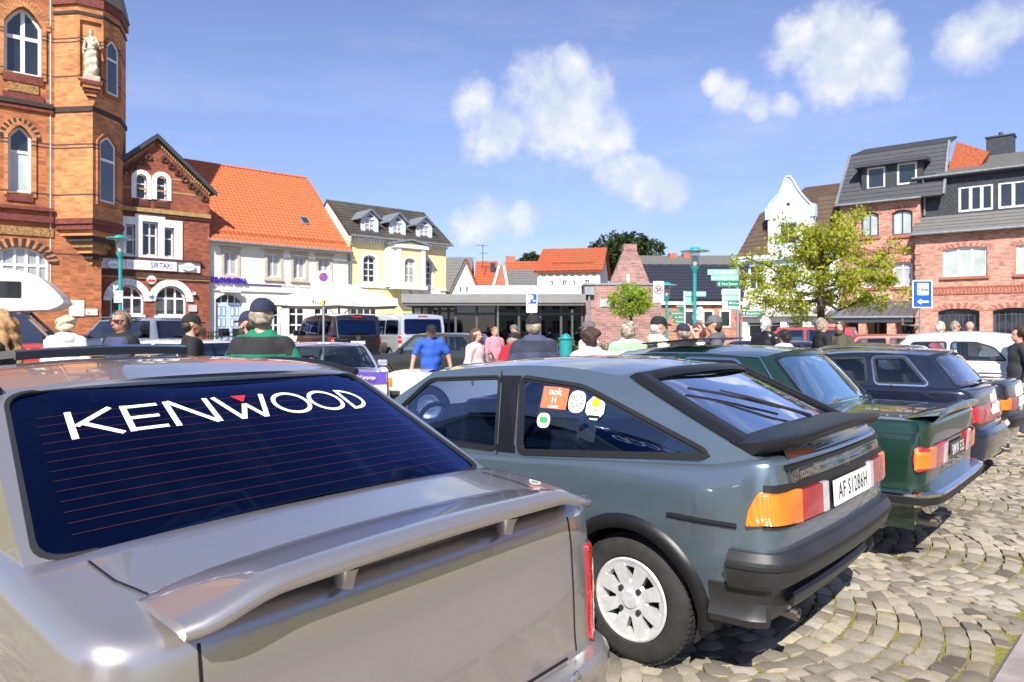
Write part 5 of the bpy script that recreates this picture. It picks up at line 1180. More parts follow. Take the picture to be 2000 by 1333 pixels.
ORANGE_T = tile_mat('orange_tiles', (.50, .125, .045), .10, .30); RED_T = tile_mat('red_tiles', (.36, .075, .03), .35); BLACK_T = tile_mat('dark_tiles', (.045, .038, .035), .25); BLUE_T = tile_mat('blue_black_tiles', (.018, .02, .035), 0); BROWN_T = tile_mat('brown_tiles', (.085, .05, .035), .2); ANTH_T = tile_mat('anthracite_tiles', (.055, .056, .064), 0); GREY_T = tile_mat('grey_slate', (.14, .135, .13), .1); MOSSY_T = tile_mat('mossy_tiles', (.048, .044, .040), .28)

# ---- brick tower with oriel, left edge
def brick_tower():
    F = Facade('brick_tower', 'tall orange brick building with corner oriel, arched windows and a statue, at the left edge', 198, 27.0, 40)
    z = lambda py: zat(py, 26.0)
    bl = [(z(78), z(75), (.05, .03, .03)), (z(85), z(82), (.05, .03, .03)), (z(152), z(149), (.05, .03, .03)), (z(285), z(282), (.05, .03, .03)), (z(292), z(289), (.05, .03, .03)), (z(383), z(380), (.05, .03, .03)), (z(497), z(494), (.05, .03, .03))]
    BR = brick_mat('orange_brick', (.40, .12, .038), (.51, .17, .056), (.28, .15, .08), .25, .077, .010, .35, bl)
    BR2 = brick_mat('sunlit_orange_brick', (.53, .20, .064), (.62, .265, .095), (.34, .20, .11), .25, .077, .010, .35, bl)  # same brick lightened: sun on the oriel facet is put into the colour
    RB = simple('dark_red_brick', (.17, .04, .03), .8, noise=.35, nscale=9, bump=.3, bscale=12); ORN = simple('ochre_relief', (.32, .18, .07), .85, noise=.5, nscale=14, bump=.9, bscale=16)
    xl = F.xz(-260, 400)[0]; top = 16.5; zb = .4
    w1 = F.rect(8, 14, 82, 145); w2 = F.rect(16, 246, 62, 376); w3 = F.rect(-20, 482, 95, 600); w1b = (w1[0]-2.6, w1[1], w1[2]-2.6, w1[3]); w2b = (w2[0]-1.9, w2[1], w2[2]-1.9, w2[3])
    for b in (w1, w1b): F.window(b, (b[2]-b[0])*.55, (.5,), (.56,), pointed=True, rec=.2, fw=.1, bar=.13)
    for b in (w2, w2b): F.window(b, (b[2]-b[0])*.55, (), (.62,), pointed=True, rec=.2, fw=.09, bar=.1, lower=WB)
    F.window(w3, .55, (.2, .42, .62, .82), (.38, .70), rec=.15, fw=.08, bar=.09, gm=WC)
    for b in (w1, w2, w2b):
        F.voussoirs(b, (b[2]-b[0])*.62, .26, (DARKB, BR2) if b is not w1 else (BR2, BR2), 21, out=.05)
        F.slab('arch_moulding', grow(arch_poly(*b, (b[2]-b[0])*.55, pointed=True), .13), -.02, .06, BR2, holes=[grow(arch_poly(*b, (b[2]-b[0])*.55, pointed=True), .01)])
    F.voussoirs(w3, .55, .30, (DARKB, BR2), 27, out=.04)
    F.wall([(xl, zb), (0, zb), (0, top), (xl, top)], BR, .5)
    F.box('side_wall', -.5, 0, .5, 9, zb, top, BR)
    # string courses and panels
    for za, h, d, m in ((F.xz(100, 206)[1], .16, .14, DARKB), (F.xz(100, 206)[1]-.22, .10, .09, RB), (F.xz(100, 425)[1], .22, .14, RB), (F.xz(100, 412)[1]+.06, .12, .18, RB), (F.xz(100, 445)[1]-.05, .30, .05, ORN)):
        F.box('string_course', xl, F.xz(104, 400)[0], -d, .01, za-h, za, m)
    for b in (w1, w2):
        F.box('apron_panel', b[0]-.05, b[2]+.05, -.06, .01, b[1]-.32, b[1]-.02, RB); 
    F.box('relief_panel', w1[0]+.1, w1[2]-.1, -.05, .01, w1[1]-.66, w1[1]-.36, ORN); F.box('apron_panel', w1[0]-.05, w1[2]+.05, -.055, .01, w1[1]-.95, w1[1]-.70, RB)
    F.box('plinth', xl, .04, -.05, .01, zb, 1.25, RB)
    # plaques beside the entrance
    pq = simple('plaque_white', (.80, .80, .79), .4)
    for bx, nm in (((135, 587, 164, 618), 'notice_board'), ((167, 604, 190, 616), 'plaque')):
        r = F.rect(*bx); o = F.slab(nm, [(r[0], r[1]), (r[2], r[1]), (r[2], r[3]), (r[0], r[3])], .0, .05, pq)
        F.slab('emblem', [(r[0]+.06, r[3]-.20), (r[0]+.14, r[3]-.20), (r[0]+.14, r[3]-.10), (r[0]+.06, r[3]-.10)], .05, .053, simple('yellow_red', (.7, .4, .05), .5), parent=o)
        for k in range(3): F.slab('text_line', [(r[0]+.1, r[1]+.06+k*.05), (r[2]-.12-.05*k, r[1]+.06+k*.05), (r[2]-.12-.05*k, r[1]+.075+k*.05), (r[0]+.1, r[1]+.075+k*.05)], .05, .053, simple('ink_grey', (.3, .3, .3), .6), parent=o)
    # oriel: plan points in local coordinates
    def loc(px, out, x=None):
        p = F.xz(px, 400, out)[0]; return (p, -out)
    def wl(X, Y): d = np.array([X, Y])-F.o; return (float(d@F.e), float(-(d@F.n)))
    A = wl(-16.75, 26.05); B = wl(-15.12, 25.85); C = wl(-14.93, 27.25); E_ = wl(-15.3, 28.4)
    def prism(name, pts, z0, z1, mat, parent=None, pts2=None):
        mb = MB(); n = len(pts); p2 = pts2 or pts
        mb.add([(x, y, z0) for x, y in pts]+[(x, y, z1) for x, y in p2], [tuple(range(n-1, -1, -1)), tuple(range(n, 2*n))]+[(i, (i+1) % n, n+(i+1) % n, n+i) for i in range(n)]); return mb.build(name, mat, parent or F.root)
    def sc(pts, k):
        c = np.mean(pts, 0); return [tuple(c+(np.array(p)-c)*k) for p in pts]
    low = [A, B, C, E_]; z_low0, z_low1 = zat(432, 25.9), zat(214, 25.9)
    ori = prism('oriel', low, z_low0, z_low1, BR2)
    # corbelled foot
    for k in range(7):
        t = k/6; q = [tuple(np.array(p)*(1-.14*k)+np.array(wl(-15.75, 26.9))*.14*k) for p in low]
        prism('corbel_course', q, z_low0-.20*(k+1)-.1, z_low0-.20*k-.1+.003*0, (ORN, BR2, DARKB)[k % 3] if k else RB, ori)
    prism('string_course', sc(low, 1.07), z_low0-.1, z_low0+.10, RB, ori); prism('string_course', sc(low, 1.06), z_low1-.08, z_low1+.10, DARKB, ori)
    # upper stage with chamfered corner
    B1 = tuple(np.array(A)*.36+np.array(B)*.64); B2 = tuple(np.array(B)*.62+np.array(C)*.38); up = [A, B1, B2, C, E_]; zc = zat(150, 25.9)
    prism('broach', [A, B, tuple(np.array(B)+np.array([.002, .002])), C, E_], z_low1+.1, zc, BR2, ori, pts2=up)
    prism('upper_oriel', up, zc, zat(8, 25.9), BR2, ori)
    prism('string_course', sc(up, 1.05), zat(26, 25.9), zat(20, 25.9), DARKB, ori); prism('cornice', sc(up, 1.10), zat(8, 25.9), zat(0, 25.9)+.2, RB, ori); prism('spire', sc(up, 1.16), zat(0, 25.9)+.2, zat(0, 25.9)+4.5, GREY_T, ori, pts2=sc(up, .08))
    def facet(p, q, px0, y0, px1, y1, nm, fill, off=.02, rise=.3):
        p, q = np.array(p), np.array(q); L = np.linalg.norm(q-p); e = (q-p)/L; n_ = np.array([e[1], -e[0]])
        def gg(x, z_, o_): v = p+e*x+n_*o_; return Vector((v[0], v[1], z_))
        P = arch_poly(px0*L, y0, px1*L, y1, rise, pointed=True); return gg, P
    # oriel windows (shaded facet) and blind niche behind the statue
    for (p, q, a0, a1, ya, yb) in ((B, C, .20, .80, 395, 265), (B2, C, .12, .88, 178, 70)):
        gg, P = facet(p, q, a0, zat(ya, 26.3), a1, zat(yb, 26.3), 'w', None)
        mb = MB(); add_panel(mb, grow(P, .12), [P], gg, -.02, .07); mb.build('arch_moulding', BR, ori)
        mb = MB(); add_panel(mb, P, [grow(P, -.08)], gg, .005, .03); wn = mb.build('window', WHITE, ori); mb = MB(); add_panel(mb, grow(P, -.07), (), gg, .012); mb.build('pane', WG, wn)
        zc_ = zat(ya, 26.3)+(zat(yb, 26.3)-zat(ya, 26.3))*.62; mb = MB(); c0, c1 = P[0][0], P[1][0]; add_panel(mb, [(c0, zc_), (c1, zc_), (c1, zc_+.09), (c0, zc_+.09)], (), gg, .014, .035); mb.build('transom', WHITE, wn)
    gg, P = facet(B1, B2, .08, zat(150, 25.9), .92, zat(38, 25.9), 'n', None, rise=.01)
    mb = MB(); add_panel(mb, grow(P, .07), [P], gg, -.02, .10); mb.build('niche_frame', BR2, ori)
    # console for the statue
    m0 = (np.array(B1)+np.array(B2))/2; e = (np.array(B2)-np.array(B1)); e /= np.linalg.norm(e); nn = np.array([e[1], -e[0]]); cc = m0+nn*.22
    for k in range(5):
        w = .34-.06*k; prism('console', [tuple(cc+e*a*w+nn*b*w) for a, b in ((-1, -1), (-1, 1), (1, 1), (1, -1))], zat(157, 25.7)-.13*(k+1), zat(157, 25.7)-.13*k-.002, RB if k % 2 == 0 else BR2, ori)
    prism('statue_plinth', [tuple(cc+e*a*.26+nn*b*.26) for a, b in ((-1, -1), (-1, 1), (1, 1), (1, -1))], zat(157, 25.7), zat(146, 25.7), SILLST, ori)
    # rods with fairy lights on the corner
    mb = MB(); p = np.array(A)+np.array([-.03, -.10]); mb.tube([(p[0], p[1], 2.2), (p[0], p[1], 15)], .018, 6); cable = mb.build('cable', simple('cable_white', (.7, .7, .7), .5), F.root)
    k = 1.36; F.root.location = (F.o[0]*k, F.o[1]*k, -.55); F.root.scale = (k, k, k)      # town-hall size: tall storeys
    return F, cc, zat(146, 25.7)
TOWER, ST_C, ST_Z = brick_tower()

# ---- red brick restaurant with gable
def restaurant():
    F = Facade('gabled_restaurant', 'red brown brick gabled restaurant with white window surrounds and SIRTAKI sign', 192, 37.2, 42)
    BR = brick_mat('red_brown_brick', (.27, .068, .036), (.36, .10, .052), (.18, .09, .06), .25, .077, .008, .3)
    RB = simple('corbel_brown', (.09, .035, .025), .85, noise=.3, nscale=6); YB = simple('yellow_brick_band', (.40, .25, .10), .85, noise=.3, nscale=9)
    xr = 5.63; xm, zap = F.xz(306, 272); zev = F.xz(408, 374)[1]; xm = xr/2-.02; zap = zev+(zap-zev)
    zg = .5
    W1, W2, W3 = F.rect(246, 439, 263, 497), F.rect(278, 434, 308, 499), F.rect(321, 445, 339, 501)
    zt = W2[3]; zb_ = min(W1[1], W3[1]); 
    A1, A2 = F.rect(266, 341, 286, 388), F.rect(306, 345, 325, 391)
    for b in (W1, W3): F.window((b[0], zb_, b[2], W1[3]), 0, (), (.62,), rec=.16, fw=.07)
    F.window((W2[0], zb_, W2[2], zt), 0, (.52,), (.60,), rec=.16, fw=.08)
    sx0, sx1 = W1[0]-.45, W3[2]+.45
    F.slab('window_surround', [(sx0, zb_-.28), (sx1, zb_-.28), (sx1, W1[3]+.42), (W2[2]+.36, W1[3]+.42), (W2[2]+.36, zt+.45), (W2[0]-.36, zt+.45), (W2[0]-.36, W1[3]+.42), (sx0, W1[3]+.42)], -.02, .07, WHITE, holes=[grow(h, .01) for h in F.holes])
    for b in (A1, A2):
        F.window(b, (b[2]-b[0])/2, (), (.62,), rec=.14, fw=.06)
        P = arch_poly(*b, (b[2]-b[0])/2); F.slab('arch_surround', grow(P, .24), -.02, .06, WHITE, holes=[grow(P, .01), [(b[0]-.3, b[1]-.4), (b[2]+.3, b[1]-.4), (b[2]+.3, b[1]-.01), (b[0]-.3, b[1]-.01)]])
        F.box('apron_panel', b[0]-.15, b[2]+.15, -.05, .01, b[1]-.40, b[1]-.10, RB)
    G1, G2 = F.rect(216, 557, 281, 615), F.rect(303, 559, 364, 617)
    for b in (G1, G2):
        F.window(b, .85, (.36, .66), (.58,), rec=.18, fw=.09, bar=.10, name='arched_window')
        F.voussoirs(b, .85, .36, (WHITE, simple('white_stone', (.70, .69, .66), .6)), 13, out=.08)
        F.box('sill', b[0]-.05, b[2]+.05, -.10, .05, b[1]-.14, b[1]-.005, WHITE)
    F.wall([(0, zg), (xr, zg), (xr, zev), (xm, zap), (0, zev)], BR, .35)
    mb = MB(); mb.box(0, .35, zg, .3, 9, zev); mb.box(xr-.3, .35, zg, xr, 9, zev); mb.box(0.3, 8.7, zg, xr-.3, 9, zev); mb.build('side_wall', BR, F.root)
    # roof slopes and verge
    for sg in (0, 1):
        xe = -.35 if sg == 0 else xr+.35; ze = zev-.35*(zap-zev)/(xr/2)
        p = [(xe, -.25, ze+.22), (xe, 9.2, ze+.22), (xm, 9.2, zap+.22), (xm, -.25, zap+.22)]
        tile_roof(F, *(p if sg else [p[1], p[0], p[3], p[2]]), GREY_T, cw=.3, rh=.35, amp=.02)
        mb = MB(); d = Vector((xm-xe, 0, zap-ze)); mb.add([(xe, -.30, ze), (xm, -.30, zap), (xm, -.30, zap+.26), (xe, -.30, ze+.26), (xe, -.2, ze), (xm, -.2, zap), (xm, -.2, zap+.26), (xe, -.2, ze+.26)], [(0,1,2,3),(7,6,5,4),(0,4,5,1),(3,2,6,7),(0,3,7,4)]); mb.build('verge_board', ANTH, F.root)
        # stepped corbel frieze under the verge
        for k in range(7):
            t = .10+k*.125; x = (0 if sg == 0 else xr)*(1-t)+xm*t; z = zev*(1-t)+zap*t-.62
            P = arch_poly(x-.19, z-.20, x+.19, z+.16, .19, 6); F.slab('corbel_arch', P, -.01, .09, RB, holes=[arch_poly(x-.09, z-.199, x+.09, z+.02, .09, 6)])
        for k in range(24):
            t = .02+k*.04; x = (0 if sg == 0 else xr)*(1-t)+xm*t; z = zev*(1-t)+zap*t-.16; F.box('dentil', x-.035, x+.035, -.08, .0, z-.09, z+.05, YB)
    zc = F.xz(315, 414)[1]
    F.box('cornice', -.02, xr+.03, -.16, .01, zc-.12, zc+.10, YB); F.box('cornice_lower_course', -.02, xr+.02, -.10, .01, zc-.26, zc-.122, RB)  # brown brick course below the yellow cornice
    for za in (F.xz(300, 372)[1], F.xz(330, 330)[1]-.55): F.box('band', .05, xr-.05, -.02, .01, za-.05, za+.05, YB)
    zs0, zs1 = F.xz(300, 529)[1], F.xz(300, 510)[1]
    F.box('sign_beam', -.1, xr-.55, -.10, .01, zs0, zs1, WHITE); F.box('ledge', -.1, xr-.5, -.22, .01, zs1+.003, zs1+.14, RB); F.box('ledge', -.05, xr+.02, -.14, .01, zs0-.36, zs0-.14, RB); F.box('band', -.03, xr+.01, -.10, .01, zs0-.46, zs0-.365, YB)
    r = F.rect(247, 510, 344, 528, .16)
    sgn = F.slab('restaurant_sign', [(r[0], r[1]), (r[2], r[1]), (r[2], r[3]), (r[0], r[3])], .10, .24, simple('sign_white', (.82, .82, .82), .3))
    mb = MB(); add_text(mb, 'SIRTAKI', ((r[0]+r[2])/2+.62*(r[2]-r[0])/2*.62, -.246, (r[1]+r[3])/2), (1, 0, 0), (0, 0, 1), .42, width=(r[2]-r[0])*.44, bold=.006); mb.build('lettering', simple('sign_blue', (.04, .05, .30), .5), sgn)
    mb = MB(); add_text(mb, 'RESTAURANT', (r[0]+(r[2]-r[0])*.25, -.246, (r[1]+r[3])/2), (1, 0, 0), (0, 0, 1), .30, width=(r[2]-r[0])*.42); mb.build('lettering', simple('sign_pale_blue', (.55, .55, .75), .5), sgn)
    for px, py, rx in ((221, 517, .36), (366, 522, .36)):
        x, z = F.xz(px, py); P = [(x+rx*math.cos(a), z+.24*math.sin(a)) for a in np.linspace(0, 2*math.pi, 25)[:-1]]; o = F.slab('oval_sign', P, .10, .22, simple('sign_white', (.82, .82, .82), .3)); F.slab('oval_rim', P, .221, .226, simple('ink_grey', (.3, .3, .3), .6), holes=[grow(P, -.03)], parent=o)
        mb = MB(); add_text(mb, 'Krombacher', (x, -.226, z-.03), (1, 0, 0), (0, 0, 1), .14, width=.5); mb.build('lettering', simple('ink', (.02, .02, .02), .6), o)
    x, z = F.xz(294.5, 547); P = [(x+.27*math.cos(a), z+.27*math.sin(a)) for a in np.linspace(0, 2*math.pi, 25)[:-1]]
    o = F.slab('round_sign', P, .0, .14, simple('gold', (.45, .32, .08), .4, .5)); F.slab('round_face', grow(P, -.05), .14, .15, simple('sign_white', (.82, .82, .82), .3), parent=o); F.slab('red_field', [(x-.2, z-.12), (x+.2, z-.12), (x+.16, z+.02), (x-.16, z+.02)], .15, .155, simple('red_vinyl', (.62, .02, .03), .5), parent=o)
    x, z = F.xz(372, 545); P = [(x+.14*math.cos(a), z+.14*math.sin(a)) for a in np.linspace(0, 2*math.pi, 17)[:-1]]; F.slab('wall_disc', P, 0, .05, simple('disc_grey', (.5, .48, .47), .6))
    for px, py in ((292, 575), (378, 573)):
        x, z = F.xz(px, py); mb = MB(); mb.box(x-.06, -.22, z-.10, x+.06, -.02, z+.06); mb.build('wall_lamp', WHITE, F.root)
    x0, z0, x1, z1 = F.rect(368, 596, 384, 609); F.slab('menu_case', [(x0, z0), (x1, z0), (x1, z1), (x0, z1)], 0, .08, simple('disc_grey', (.5, .48, .47), .6))
restaurant()

# ---- cream house with orange roof
def cream_house():
    F = Facade('cream_house', 'cream plastered house with bright orange pantile roof, blue double door and PROVINZIAL sign', 405, 41.2, 42)
    W = F.xz(680, 560)[0]; ze = F.xz(540, 481)[1]; zg = .5
    tr = simple('stone_surround', (.50, .43, .32), .85, noise=.15, nscale=4)
    for b in ((432, 488, 469, 542), (517, 494, 552, 546), (568, 498, 601, 549), (617, 501, 649, 552)):
        r = F.rect(*b); r = (r[0]+.16, r[1]+.14, r[2]-.16, r[3]-.12); F.window(r, 0, (.5,), (), gm=WC, rec=.13, fw=.07, surround=tr, sw=.16)
        F.box('sill', r[0]-.22, r[2]+.22, -.12, .01, r[1]-.24, r[1]-.145, tr); F.box('lintel', r[0]-.22, r[2]+.22, -.12, .01, r[3]+.165, r[3]+.26, tr)
    for b in ((525, 590, 546, 655), (565, 589, 596, 655), (615, 590, 644, 655)):
        r = F.rect(*b); F.window((r[0], r[1], r[2], r[3]), .42, (.5,), (.30, .62), rec=.14, fw=.07, bar=.09)
        P = arch_poly(*r, .42); F.slab('arch_moulding', grow(P, .12), -.01, .04, PLAST_W, holes=[grow(P, .005), [(r[0]-.3, r[1]-.3), (r[2]+.3, r[1]-.3), (r[2]+.3, r[3]-.42), (r[0]-.3, r[3]-.42)]])
    # double door
    d = F.rect(421, 574, 473, 653); zs = d[3]-.50; d = (d[0], .95, d[2], d[3])
    F.window((d[0], zs-.08, d[2], d[3]), .36, (.25, .5, .75), (), rec=.2, fw=.06, bar=.05, hole=False, name='transom_window'); F.holes.append(arch_poly(d[0], d[1], d[2], d[3], .36))
    bl = simple('pale_blue_door', (.48, .58, .76), .5); wt = simple('door_white', (.72, .75, .80), .5); db = simple('door_blue', (.12, .28, .52), .5)
    for k in range(2):
        xa = d[0]+(d[2]-d[0])*k/2+.03; xb = d[0]+(d[2]-d[0])*(k+1)/2-.03
        leaf = F.box('door', xa, xb, .17, .24, d[1], zs-.10, bl); hgt = zs-.1-d[1]
        for (u0, u1, v0, v1) in ((.16, .46, .66, .93), (.54, .84, .66, .93), (.16, .46, .36, .60), (.54, .84, .36, .60), (.16, .84, .07, .26)):
            x0, x1, z0, z1 = xa+(xb-xa)*u0, xa+(xb-xa)*u1, d[1]+hgt*v0, d[1]+hgt*v1
            F.slab('door_moulding', [(x0, z0), (x1, z0), (x1, z1), (x0, z1)], -.17, -.145, db, holes=[[(x0+.035, z0+.035), (x1-.035, z0+.035), (x1-.035, z1-.035), (x0+.035, z1-.035)]], parent=leaf)
            F.slab('door_panel', [(x0+.05, z0+.05), (x1-.05, z0+.05), (x1-.05, z1-.05), (x0+.05, z1-.05)], -.17, -.155, wt, parent=leaf)
    F.box('door_step', d[0]-.2, d[2]+.2, -.5, .2, .6, .95, SILLST)
    F.wall([(0, zg), (W, zg), (W, ze), (0, ze)], PLAST_W, .35)
    yr, zr = F.yz(598, 350, W); yr = max(3.2, min(yr, 6)); zr = F.xz(598, 350, -yr)[1]
    mb = MB(); mb.add([(W-.3, .35, zg), (W, .35, zg), (W, 2*yr, zg), (W-.3, 2*yr, zg), (W-.3, .35, ze), (W, .35, ze), (W, 2*yr, ze), (W-.3, 2*yr, ze), (W-.3, yr, zr-.2), (W, yr, zr-.2)], [(1, 2, 6, 9, 5), (3, 0, 4, 8, 7), (4, 5, 9, 8), (6, 7, 8, 9), (0, 1, 5, 4)]); mb.build('gable_wall', PLAST_W, F.root)
    F.box('cornice', -.02, W+.02, -.22, .01, ze-.22, ze-.02, PLAST_W)
    tile_roof(F, (-.1, -.38, ze-.02), (W+.12, -.38, ze-.02), (W+.12, yr, zr), (-.1, yr, zr), ORANGE_T, cw=.27, rh=.34, amp=.045)
    tile_roof(F, (W+.12, 2*yr+.3, ze), (-.1, 2*yr+.3, ze), (-.1, yr, zr), (W+.12, yr, zr), ORANGE_T, cw=.5, rh=.6, amp=.04)
    mb = MB()
    for k in range(int(W/.36)): mb.tube([(k*.36, yr, zr+.05), (k*.36+.37, yr, zr+.06)], [.10, .085], 8)
    mb.build('ridge_tiles', ORANGE_T, F.root, smooth=50)
    mb = MB(); mb.tube([(-.05, -.46, ze-.04), (W+.1, -.46, ze-.07)], .075, 8); mb.tube([(W-.02, -.46, ze-.07), (W-.02, -.10, ze-.45), (W-.02, -.08, .9)], .05, 8); mb.build('gutter', ZINC, F.root, smooth=50)
    # snow guard and skylight on the slope
    n = Vector((0, -(zr-ze), yr+.38)).normalized()
    def sl(x, t, h=0): return Vector((x, -.38+(yr+.38)*t, ze+(zr-ze)*t))+n*h
    sk = F.xz(597, 443, -1.7)[0]; mb = MB()
    P = [sl(sk-.28, .30, .10), sl(sk+.28, .30, .10), sl(sk+.28, .40, .10), sl(sk-.28, .40, .10)]; mb.add(P+[p-n*.12 for p in P], [(0,1,2,3),(0,1,5,4),(1,2,6,5),(2,3,7,6),(3,0,4,7)]); o = mb.build('skylight', ZINC, F.root)
    mb = MB(); mb.add([sl(sk-.21, .315, .105), sl(sk+.21, .315, .105), sl(sk+.21, .385, .105), sl(sk-.21, .385, .105)], [(0, 1, 2, 3)]); mb.build('pane', WG, o)
    mb = MB()
    for hh in (.10, .18): mb.tube([sl(.2, .09, hh), sl(W-.1, .09, hh)], .018, 6)
    for k in range(12): mb.tube([sl(.3+k*(W-.6)/11, .09, 0), sl(.3+k*(W-.6)/11, .09, .2)], .012, 5)
    mb.build('snow_guard', simple('guard_red', (.35, .12, .06), .6), F.root)
    # lettering
    x0, z0, x1, z1 = F.rect(412, 543, 481, 555); pu = simple('purple_letters', (.06, .02, .42), .4)
    V, Fc = text2d('PROVINZIAL', .5, 1.0, .012); kx = (x1-x0)/(max(v[0] for v in V)-min(v[0] for v in V)); kz = (z1-z0)/(max(v[1] for v in V)-min(v[1] for v in V))
    mb = MB(); n_ = len(V); P3 = [(x0+(x1-x0)/2+x*kx, -.16, (z0+z1)/2+y*kz) for x, y in V]; mb.add(P3, Fc)
    cnt = set((a, b) for f in Fc for a, b in zip(f, f[1:]+f[:1])); side = [(a, b) for a, b in cnt if (b, a) not in cnt]
    mb.add(P3+[(x, -.04, z) for x, y, z in P3], [(b, a, a+n_, b+n_) for a, b in side]); mb.build('sign_letters', pu, F.root)
    xa, za = F.xz(483, 556); xb, _ = F.xz(549, 556); F.box('sign_bar', xa, xb, -.05, .0, za-.04, za+.04, simple('purple_bar', (.05, .03, .20), .4))
    xa2, _ = F.xz(551, 558); xb2, _ = F.xz(608, 558); mb = MB(); add_text(mb, 'Michael Thomsen', ((xa2+xb2)/2, -.02, za-.02), (1, 0, 0), (0, 0, 1), .26, width=xb2-xa2); mb.build('lettering', simple('ink_grey', (.3, .3, .3), .6), F.root)
    F.box('cornice', .05, W, -.10, .01, za-.42, za-.28, PLAST_W)
    r = F.rect(432, 563, 470, 571, .4); o = F.slab('door_sign', [(r[0], r[1]), (r[2], r[1]), (r[2], r[3]), (r[0], r[3])], .3, .42, simple('sign_white', (.82, .82, .82), .3)); mb = MB(); add_text(mb, 'Restaurant SIRTAKI', ((r[0]+r[2])/2, -.425, (r[1]+r[3])/2), (1, 0, 0), (0, 0, 1), .17, width=(r[2]-r[0])*.85); mb.build('lettering', simple('sign_blue', (.04, .05, .30), .5), o)
    F.box('sign_bracket', r[0]+.1, r[2]-.1, -.3, 0, r[3]-.06, r[3]-.01, BLACK, o)
    return F
CREAM = cream_house()

# ---- yellow house with three dormers
def yellow_house():
    t0 = CREAM.xz(681, 560)[0]; o = CREAM.o+CREAM.e*t0+CREAM.n*.05
    F = Facade('yellow_house', 'yellow plastered house with white bay window and three grey gabled dormers', 0, o[1], 42, X=o[0])
    W = F.xz(871, 560)[0]; ze = F.xz(780, 471)[1]; zg = .5
    for b in ((709, 499, 734, 552), (828, 508, 843, 557)):
        r = F.rect(*b); F.window(r, .32, (.5,), (.25, .48, .72), rec=.14, fw=.07, bar=.055, surround=WHITE, sw=.18)
    for b in ((686, 595, 737, 625), (840, 592, 862, 630)): F.window(F.rect(*b), 0, (.25, .5, .75), (.35,), rec=.1, fw=.07, bar=.05)
    F.wall([(0, zg), (W, zg), (W, ze), (0, ze)], PLAST_Y, .35)
    yr, zr = F.yz(825, 415, W); yr = max(3.0, min(yr, 6.5)); zr = F.xz(825, 415, -yr)[1]
    for x in (0, W-.3):
        mb = MB(); mb.add([(x, .35, zg), (x+.3, .35, zg), (x+.3, 2*yr, zg), (x, 2*yr, zg), (x, .35, ze), (x+.3, .35, ze), (x+.3, 2*yr, ze), (x, 2*yr, ze), (x, yr, zr-.15), (x+.3, yr, zr-.15)], [(1, 2, 6, 9, 5), (3, 0, 4, 8, 7), (4, 5, 9, 8), (6, 7, 8, 9)]); mb.build('gable_wall', PLAST_W if x == 0 else PLAST_Y, F.root)
    tile_roof(F, (-.05, -.42, ze+.02), (W+.3, -.42, ze+.02), (W+.12, yr, zr), (-.05, yr, zr), MOSSY_T, cw=.3, rh=.35, amp=.02)
    tile_roof(F, (W+.15, 2*yr+.3, ze), (-.05, 2*yr+.3, ze), (-.05, yr, zr), (W+.15, yr, zr), BLACK_T, cw=.5, rh=.6, amp=.02)
    F.box('cornice', -.02, W+.1, -.32, .01, ze-.14, ze-.01, WHITE)
    for k in range(34): x = .1+k*(W-.2)/33; F.box('dentil', x-.06, x+.06, -.26, 0, ze-.32, ze-.145, WHITE)
    mb = MB(); mb.tube([(-.1, -.48, ze), (W+.3, -.48, ze-.03)], .07, 8); mb.tube([(.05, -.45, ze-.02), (.05, -.1, ze-.5), (.05, -.1, .9)], .05, 8); mb.build('gutter', ZINC, F.root, smooth=50)
    # dormers
    lb = simple('dormer_blue_grey', (.52, .58, .64), .6); sl = BLACK_T
    for (xa, xb, ya, yb, ap) in ((706, 739, 426, 461, 413), (761.5, 792.5, 433, 467, 419.5), (814, 844, 439, 472, 427)):
        out = -.10; r = F.rect(xa, ya, xb, yb, out); xm = (r[0]+r[2])/2; za = F.xz((xa+xb)/2, ap, out)[1]
        back = 3.0; m = -out
        mb = MB(); P = [(r[0], r[1]), (r[2], r[1]), (r[2], r[3]), (xm, za), (r[0], r[3])]
        win = [(r[0]+.30, r[1]+.22), (r[2]-.30, r[1]+.22), (r[2]-.30, r[3]-.12), (r[0]+.30, r[3]-.12)]; tri = [(xm-.30, r[3]+.05), (xm+.30, r[3]+.05), (xm, za-.25)]
        add_panel(mb, P, [win], F.g, out-.12, out); dm = mb.build('dormer', lb, F.root)
        hb = F.window((win[0][0], win[0][1], win[1][0], win[2][1]), .12, (.5,), (.34, .67), rec=.05, fw=.06, bar=.05, out=out, hole=False, gm=WC)
        mb = MB(); mb.add([F.g(x, z, out+.01) for x, z in tri], [(0, 1, 2)]); mb.build('dormer_louvre', ANTH, dm)
        mb = MB(); mb.box(r[0], m+.12, r[1]-.6, r[0]+.1, m+back, r[3]); mb.box(r[2]-.1, m+.12, r[1]-.6, r[2], m+back, r[3]); mb.build('dormer_cheek', sl, dm)
        for sg in (-1, 1):
            xe = r[0]-.22 if sg < 0 else r[2]+.22; zlow = r[3]-.16; mb = MB(); V = [(xe, m-.25, zlow), (xm, m-.25, za+.05), (xm, m+back, za+.05), (xe, m+back, zlow)]; mb.add(V+[(a, b, c+.09) for a, b, c in V], [(0,1,2,3),(7,6,5,4),(0,4,5,1),(1,5,6,2),(2,6,7,3),(3,7,4,0)]); mb.build('dormer_roof', ZINC, dm)
    # bay window with pediment
    out = .95; r = F.rect(775, 486, 830, 561, out); xl = F.xz(750, 520, 0)[0]; zt, zb = r[3], r[1]
    bw = F.rect(790, 505, 811, 553, out); P = arch_poly(*bw, .28)
    mb = MB(); add_panel(mb, [(r[0], zb), (r[2], zb), (r[2], zt), (r[0], zt)], [grow(P, .004)], F.g, out-.25, out); bay = mb.build('bay_window', PLAST_Y, F.root)
